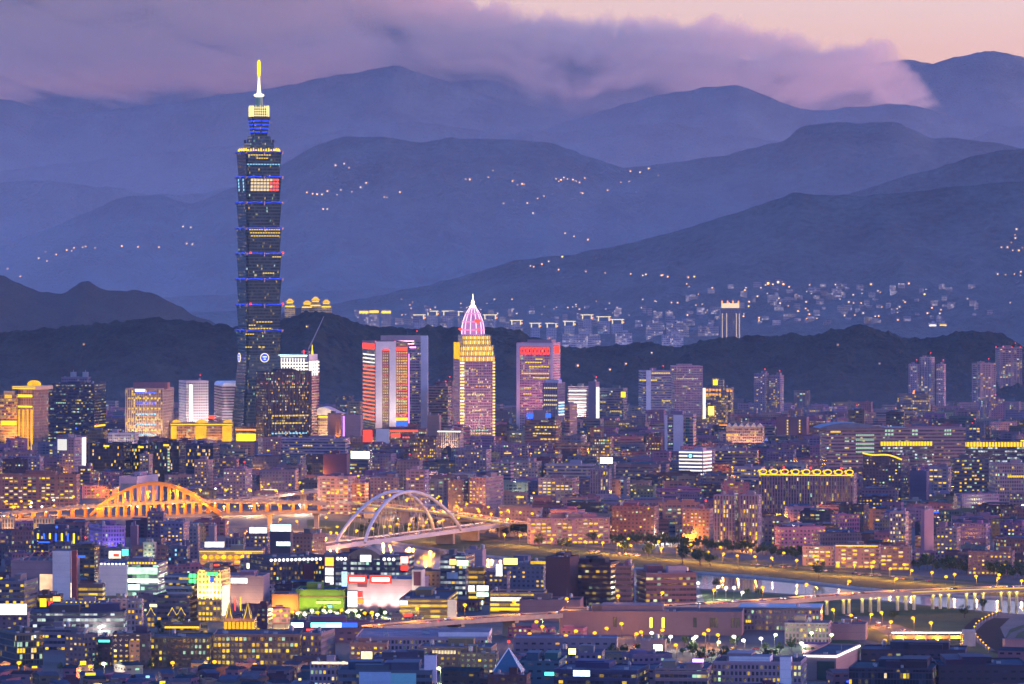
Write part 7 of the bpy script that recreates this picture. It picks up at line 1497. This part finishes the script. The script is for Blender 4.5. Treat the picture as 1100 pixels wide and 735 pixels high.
def tree(p, label, group, sc=1.0):
    i = rng.randrange(3)
    if TU[i]: o = copy_tree(TP[i])
    else: o = TP[i]; TU[i] = True
    o.location = p; o.rotation_euler = (0, 0, rng.uniform(0, 6)); o.scale = (sc, sc, sc * rng.uniform(.85, 1.15)); tag(o, label, 'tree', group)
x = 470.0
while x < 1110:
    y = np.interp(x, (470, 545, 640, 745, 880, 1000, 1130), (563, 577.5, 585, 592, 604, 614.5, 628)) - rng.uniform(0, 3.5); tree(G(x, y), 'dark bushy tree in the row behind the far bank street lamps', 'far bank tree row', rng.uniform(.8, 1.35)); x += rng.uniform(3.2, 6.5)
for x, y, s_ in ((579, 589, 1.1), (603, 591.5, 1), (608, 592, 1.1), (733, 606, 1.9), (752, 607, 1.9), (763, 608, 1.6), (696, 600, 1.4), (672, 596, 1.2), (880, 622, 1.2), (1036, 664, 1), (1055, 656, .9), (770, 632, .8), (803, 641, .8), (815, 642, .9), (862, 650, .9), (960, 667, .9)): tree(G(x, y), 'lone round tree standing on the riverside park lawn', 'lawn trees', s_)
for i in range(34): tree(G(288 + i * 5.1 + rng.uniform(-2, 2), rng.uniform(663.5, 668)), 'street tree lit from below in front of the superstores', 'superstore street trees', rng.uniform(.6, .95))
for i in range(16): tree(G(165 + rng.uniform(0, 30), rng.uniform(678, 689)), 'dark tree in the clump beside the street market shed', 'market tree clump', rng.uniform(.7, 1.1))
for i in range(34): tree(G(rng.uniform(648, 860), rng.uniform(692, 714)), 'tree in the lamp lit yards below the long beige wall', 'yard trees', rng.uniform(.5, .9))
for i in range(22): tree(G(rng.uniform(385, 500), rng.uniform(560, 580)), 'dark tree on the bank seen beneath the white arch', 'trees beneath the white arch', rng.uniform(.8, 1.2))
for i in range(18): tree(G(rng.uniform(0, 235), rng.uniform(719, 722)), 'low dark tree along the orange road at the bottom left', 'bottom left road trees', rng.uniform(.4, .7))
# ------------------------------------------------------------------ cars
head_m = glow('headlamp', (1, .93, .75), .8); tail_m = glow('tail_lamp', (1, .04, .02), .5); car_glass = surf('car_glass', (.02, .02, .03), .1, spec=.6); rubber = surf('tyre_rubber', (.02, .02, .02), .9)
CARC = {'white': (.7, .7, .72), 'silver': (.4, .4, .44), 'black': (.02, .02, .025), 'dark red': (.25, .03, .03), 'blue': (.05, .09, .25), 'yellow': (.7, .45, .04)}
def car_proto(col, lights):
    t = empty('car', (0, 0, -500)); m = MB(); body = surf('car_paint_' + col.replace(' ', '_'), CARC[col], .35, .1, .05, spec=.5)
    prof = [(-2.2, .35), (2.2, .35), (2.25, .75), (1.3, .92), (-2.1, .95), (-2.25, .7)]
    for s_ in (-1, 1): pp = [(x, s_ * .86, z) for x, z in prof]; m.face(pp if s_ < 0 else list(reversed(pp)))
    for (xa, za), (xb, zb) in zip(prof, prof[1:] + prof[:1]): m.face([(xa, -.86, za), (xa, .86, za), (xb, .86, zb), (xb, -.86, zb)])
    m.prism([(-.9, -.62), (.35, -.62), (.35, .62), (-.9, .62)], [(-.85, -.6), (.3, -.6), (.3, .6), (-.85, .6)], 1.42, 1.47); m.build('body', body, t)
    m = MB(); m.prism([(-1.75, -.8), (1.1, -.8), (1.1, .8), (-1.75, .8)], [(-.95, -.64), (.4, -.64), (.4, .64), (-.95, .64)], .93, 1.42); m.build('cabin_glass', car_glass, t)
    for wx_ in (-1.35, 1.35):
        for s_ in (-1, 1): m = MB(); m.tube([(wx_, s_ * .72, .33), (wx_, s_ * .9, .33)], .33, 10); m.build('wheel', rubber, t)
    for s_ in (-1, 1):
        m = MB(); m.box(2.26, s_ * .6, .55, .12, .42, .24); m.build('headlight', head_m if lights else surf('lamp_glass', (.5, .5, .5), .2), t); m = MB(); m.box(-2.27, s_ * .6, .62, .12, .42, .24); m.build('taillight', tail_m if lights else surf('tail_glass', (.2, .02, .02), .3), t)
    return t
CP = {}
def car(p, rz, label, group, lights=True):
    col = rng.choice(list(CARC)); k_ = (col, lights)
    if k_ not in CP: CP[k_] = car_proto(*k_); o = CP[k_]
    else: o = copy_tree(CP[k_])
    o.location = p; o.rotation_euler = (0, 0, rz); tag(o, f'{col} car {label}', 'car', group)
for p, rz in CARS_AT:
    near = 'long grey viaduct' if p.y < 3800 else ('white arch bridge or its highway' if p.x > -190 else 'orange arch bridge')
    car(p, rz, f'driving with lamps lit on the {near}', f'cars on the {near}')
for i in range(62):
    x = rng.choice((rng.uniform(632, 690), rng.uniform(803, 905), rng.uniform(905, 1000))); y = np.interp(x, (630, 745, 880, 1000), (592.6, 600.6, 612.5, 624.5)) + rng.choice((-.2, .9)); car(G(x, y) + Vector((0, 0, .05)), math.radians(rng.choice((70, 80, 250))), 'parked by the riverside path on the far bank', 'parked cars on the far bank', False)
for i in range(14): v = interp([G(915, 662), G(960, 676), G(985, 690), G(1000, 702)], 15)[i]; car(v + Vector((rng.uniform(-7, 7), 0, .05)), math.radians(-70 if i % 2 else 110), 'on the orange lit road beneath the footbridge', 'cars beneath the footbridge')
for i in range(30): car(G(rng.uniform(650, 850), rng.uniform(693, 708)) + Vector((0, 0, .03)), math.radians(rng.choice((0, 180, 90))), 'parked in the lamp lit yards below the long beige wall', 'yard cars', False)

# ------------------------------------------------------------------ lights on the mountains
pale_wall = surf('house_wall', (.16, .14, .13), .8); tile_roof = surf('house_roof', (.16, .1, .09), .8)
lit_o = glow('house_lamp', (1, .46, .10), .50); lit_w = glow('house_lamp_white', (1, .75, .45), .28)
def house_proto(lit):
    t = empty('hillside_house', (0, 0, -500)); m = MB(); m.box(0, 0, -4, 9, 8, 9); m.build('wall', pale_wall, t)
    m = MB(); m.prism([(-5, -4.6), (5, -4.6), (5, 4.6), (-5, 4.6)], [(-5, -.1), (5, -.1), (5, .1), (-5, .1)], 5, 8); m.build('roof', tile_roof, t)
    m = MB(); m.box(0, -4.15, .6, 3.6, .3, 3.6); m.build('lit_window', lit, t); return t
HP = [house_proto(lit_o), house_proto(lit_w)]; HU = [False, False]
def houses(seeds, pts, label, group, white=.25, sc=1.0):
    for x, y in pts:
        p = None
        for sd in seeds:
            p = hill_at(sd, x, y)
            if p: break
        if not p: continue
        i = 1 if rng.random() < white else 0
        if HU[i]: o = copy_tree(HP[i])
        else: o = HP[i]; HU[i] = True
        o.location = p; s_ = sc * rng.uniform(.4, .85) * p.y / 11000; o.scale = (s_, s_, s_); o.rotation_euler = (0, 0, rng.uniform(-.5, .5)); tag(o, label, 'house', group)
houses((8,), [(360, 180), (370, 177), (375, 181), (330, 210), (336, 211), (341, 211.5), (346, 210), (352, 208), (366, 208.5), (378, 207.5), (394, 200), (388, 206), (362, 213), (413, 213), (430, 209), (347, 227), (352, 227), (416, 215), (500, 198), (505, 198), (525, 192), (530, 185), (551, 200), (556, 200), (561, 199), (541, 220)], 'lit house on the wooded mountain just right of the tall tower', 'houses right of the tall tower')
houses((8,), [(598, 194), (602, 195), (606, 194), (610, 196), (615, 194), (619, 197), (622, 197), (628, 196), (626, 210), (624, 210), (577, 215), (584, 214), (567, 220), (573, 232), (568, 219), (677, 186), (688, 187), (697, 184), (707, 190), (667, 198), (676, 197), (653, 208), (607, 256), (617, 256), (632, 260), (600, 196), (618, 195), (563, 200)], 'lit house on the wooded mountain in the upper middle', 'houses on the upper middle mountain')
houses((8, 7), [(49, 272), (60, 275), (72, 272), (80, 268), (89, 268), (102, 270), (50, 284), (41, 279), (131, 266), (149, 267), (170, 267), (200, 264), (207, 265), (22, 300), (8, 290), (77, 271), (92, 267), (197, 245), (205, 246)], 'lit house in the scattered line on the mountain left of the tower', 'houses left of the tower')
houses((10,), [(570, 287), (573, 288), (582, 285), (590, 282), (600, 291), (604, 277), (629, 293), (650, 294), (677, 296), (693, 296), (710, 298), (717, 299), (739, 300), (746, 299), (738, 307), (740, 309), (765, 311), (690, 297), (712, 297), (1076, 269), (1082, 269), (1088, 270), (1094, 270), (1098, 268), (1091, 258), (1092, 248), (1071, 296), (1080, 297), (1090, 298), (1097, 295), (1086, 262), (1090, 253), (1096, 297)], 'lit house along the foot of the long slope', 'houses on the long slope')
houses((10, 11), [(rng.gauss(885, 75), rng.uniform(306, 345)) for _ in range(80)], 'lit house in the valley town beyond the near hill', 'valley town houses', .5)
houses((10, 11), [(825, 306), (830, 307), (836, 305), (842, 308), (848, 309), (822, 308), (833, 310), (840, 305)], 'bright lit house in the small cluster above the valley town', 'bright cluster houses', .7, 1.5)
houses((11, 10), [(rng.uniform(430, 760), rng.uniform(322, 340)) for _ in range(50)], 'lit house in the far town behind the tall towers', 'far town houses', .45, .8)
houses((12,), [(6, 322), (12, 325), (160, 341), (165, 340), (330, 352), (440, 372), (600, 403), (655, 398), (672, 393), (620, 395), (90, 372), (700, 380), (900, 372), (945, 392)], 'single lit house half hidden in the trees of the near hill', 'near hill houses')
m = MB(); n_ = 0
for _ in range(110):
    x, y = rng.gauss(880, 85), rng.uniform(308, 350); p = hill_at(10, x, y)
    if p: m.tint = (.2, .18, .22, rng.random()); m.box(p.x, p.y, p.z - 3, rng.uniform(7, 16), 8, rng.uniform(6, 15), 0, 1)
for _ in range(60):
    x, y = rng.uniform(380, 770), rng.uniform(328, 352); D = rng.uniform(9550, 9800); m.tint = (.2, .18, .22, rng.random()); m.box(wx(x, D), D, wz(y, D) - 14, rng.uniform(8, 18), 8, 14, 0, 1)
setting(m.build('distant_town', [MATS['facade_far_lit'], roof_mat]), 'stuff')
# the golden palace hotel on the hill spur
for x0, x1, yt, lab in ((306, 317, 321, 'small golden lit palace pavilion on the hill spur right of the tower'), (324, 336, 323, 'left wing of the golden lit palace on the hill spur'), (333, 345, 319, 'tallest central part of the golden lit palace on the hill spur'), (345, 356, 322, 'right wing of the golden lit palace on the hill spur')):
    D = 9050.0; s_ = D / F; t = empty('palace', (wx((x0 + x1) / 2, D), D, wz(337, D))); tag(t, lab, 'palace', 'golden hill palace'); w = (x1 - x0) * s_; h = (337 - yt) * s_
    m = MB(); m.tint = (.5, .36, .2, rng.random()); m.box(0, 0, -14, w, 14, h * .55 + 14, 0, 1); m.box(0, 0, h * .55, w * .66, 11, h * .25, 0, 1); m.build('wall', [MATS['facade_busy_yellow'], roof_mat], t)
    m = MB(); m.prism([(-w * .4, -7), (w * .4, -7), (w * .4, 7), (-w * .4, 7)], [(-w * .12, -.5), (w * .12, -.5), (w * .12, .5), (-w * .12, .5)], h * .8, h); m.build('roof', gold_panel, t)
    m = MB(); m.box(0, -7.4, h * .45, w * .9, .5, 2.2); m.box(0, -6, h * .7, w * .6, .5, 1.8); m.build('lit_eave', gold_strip, t)
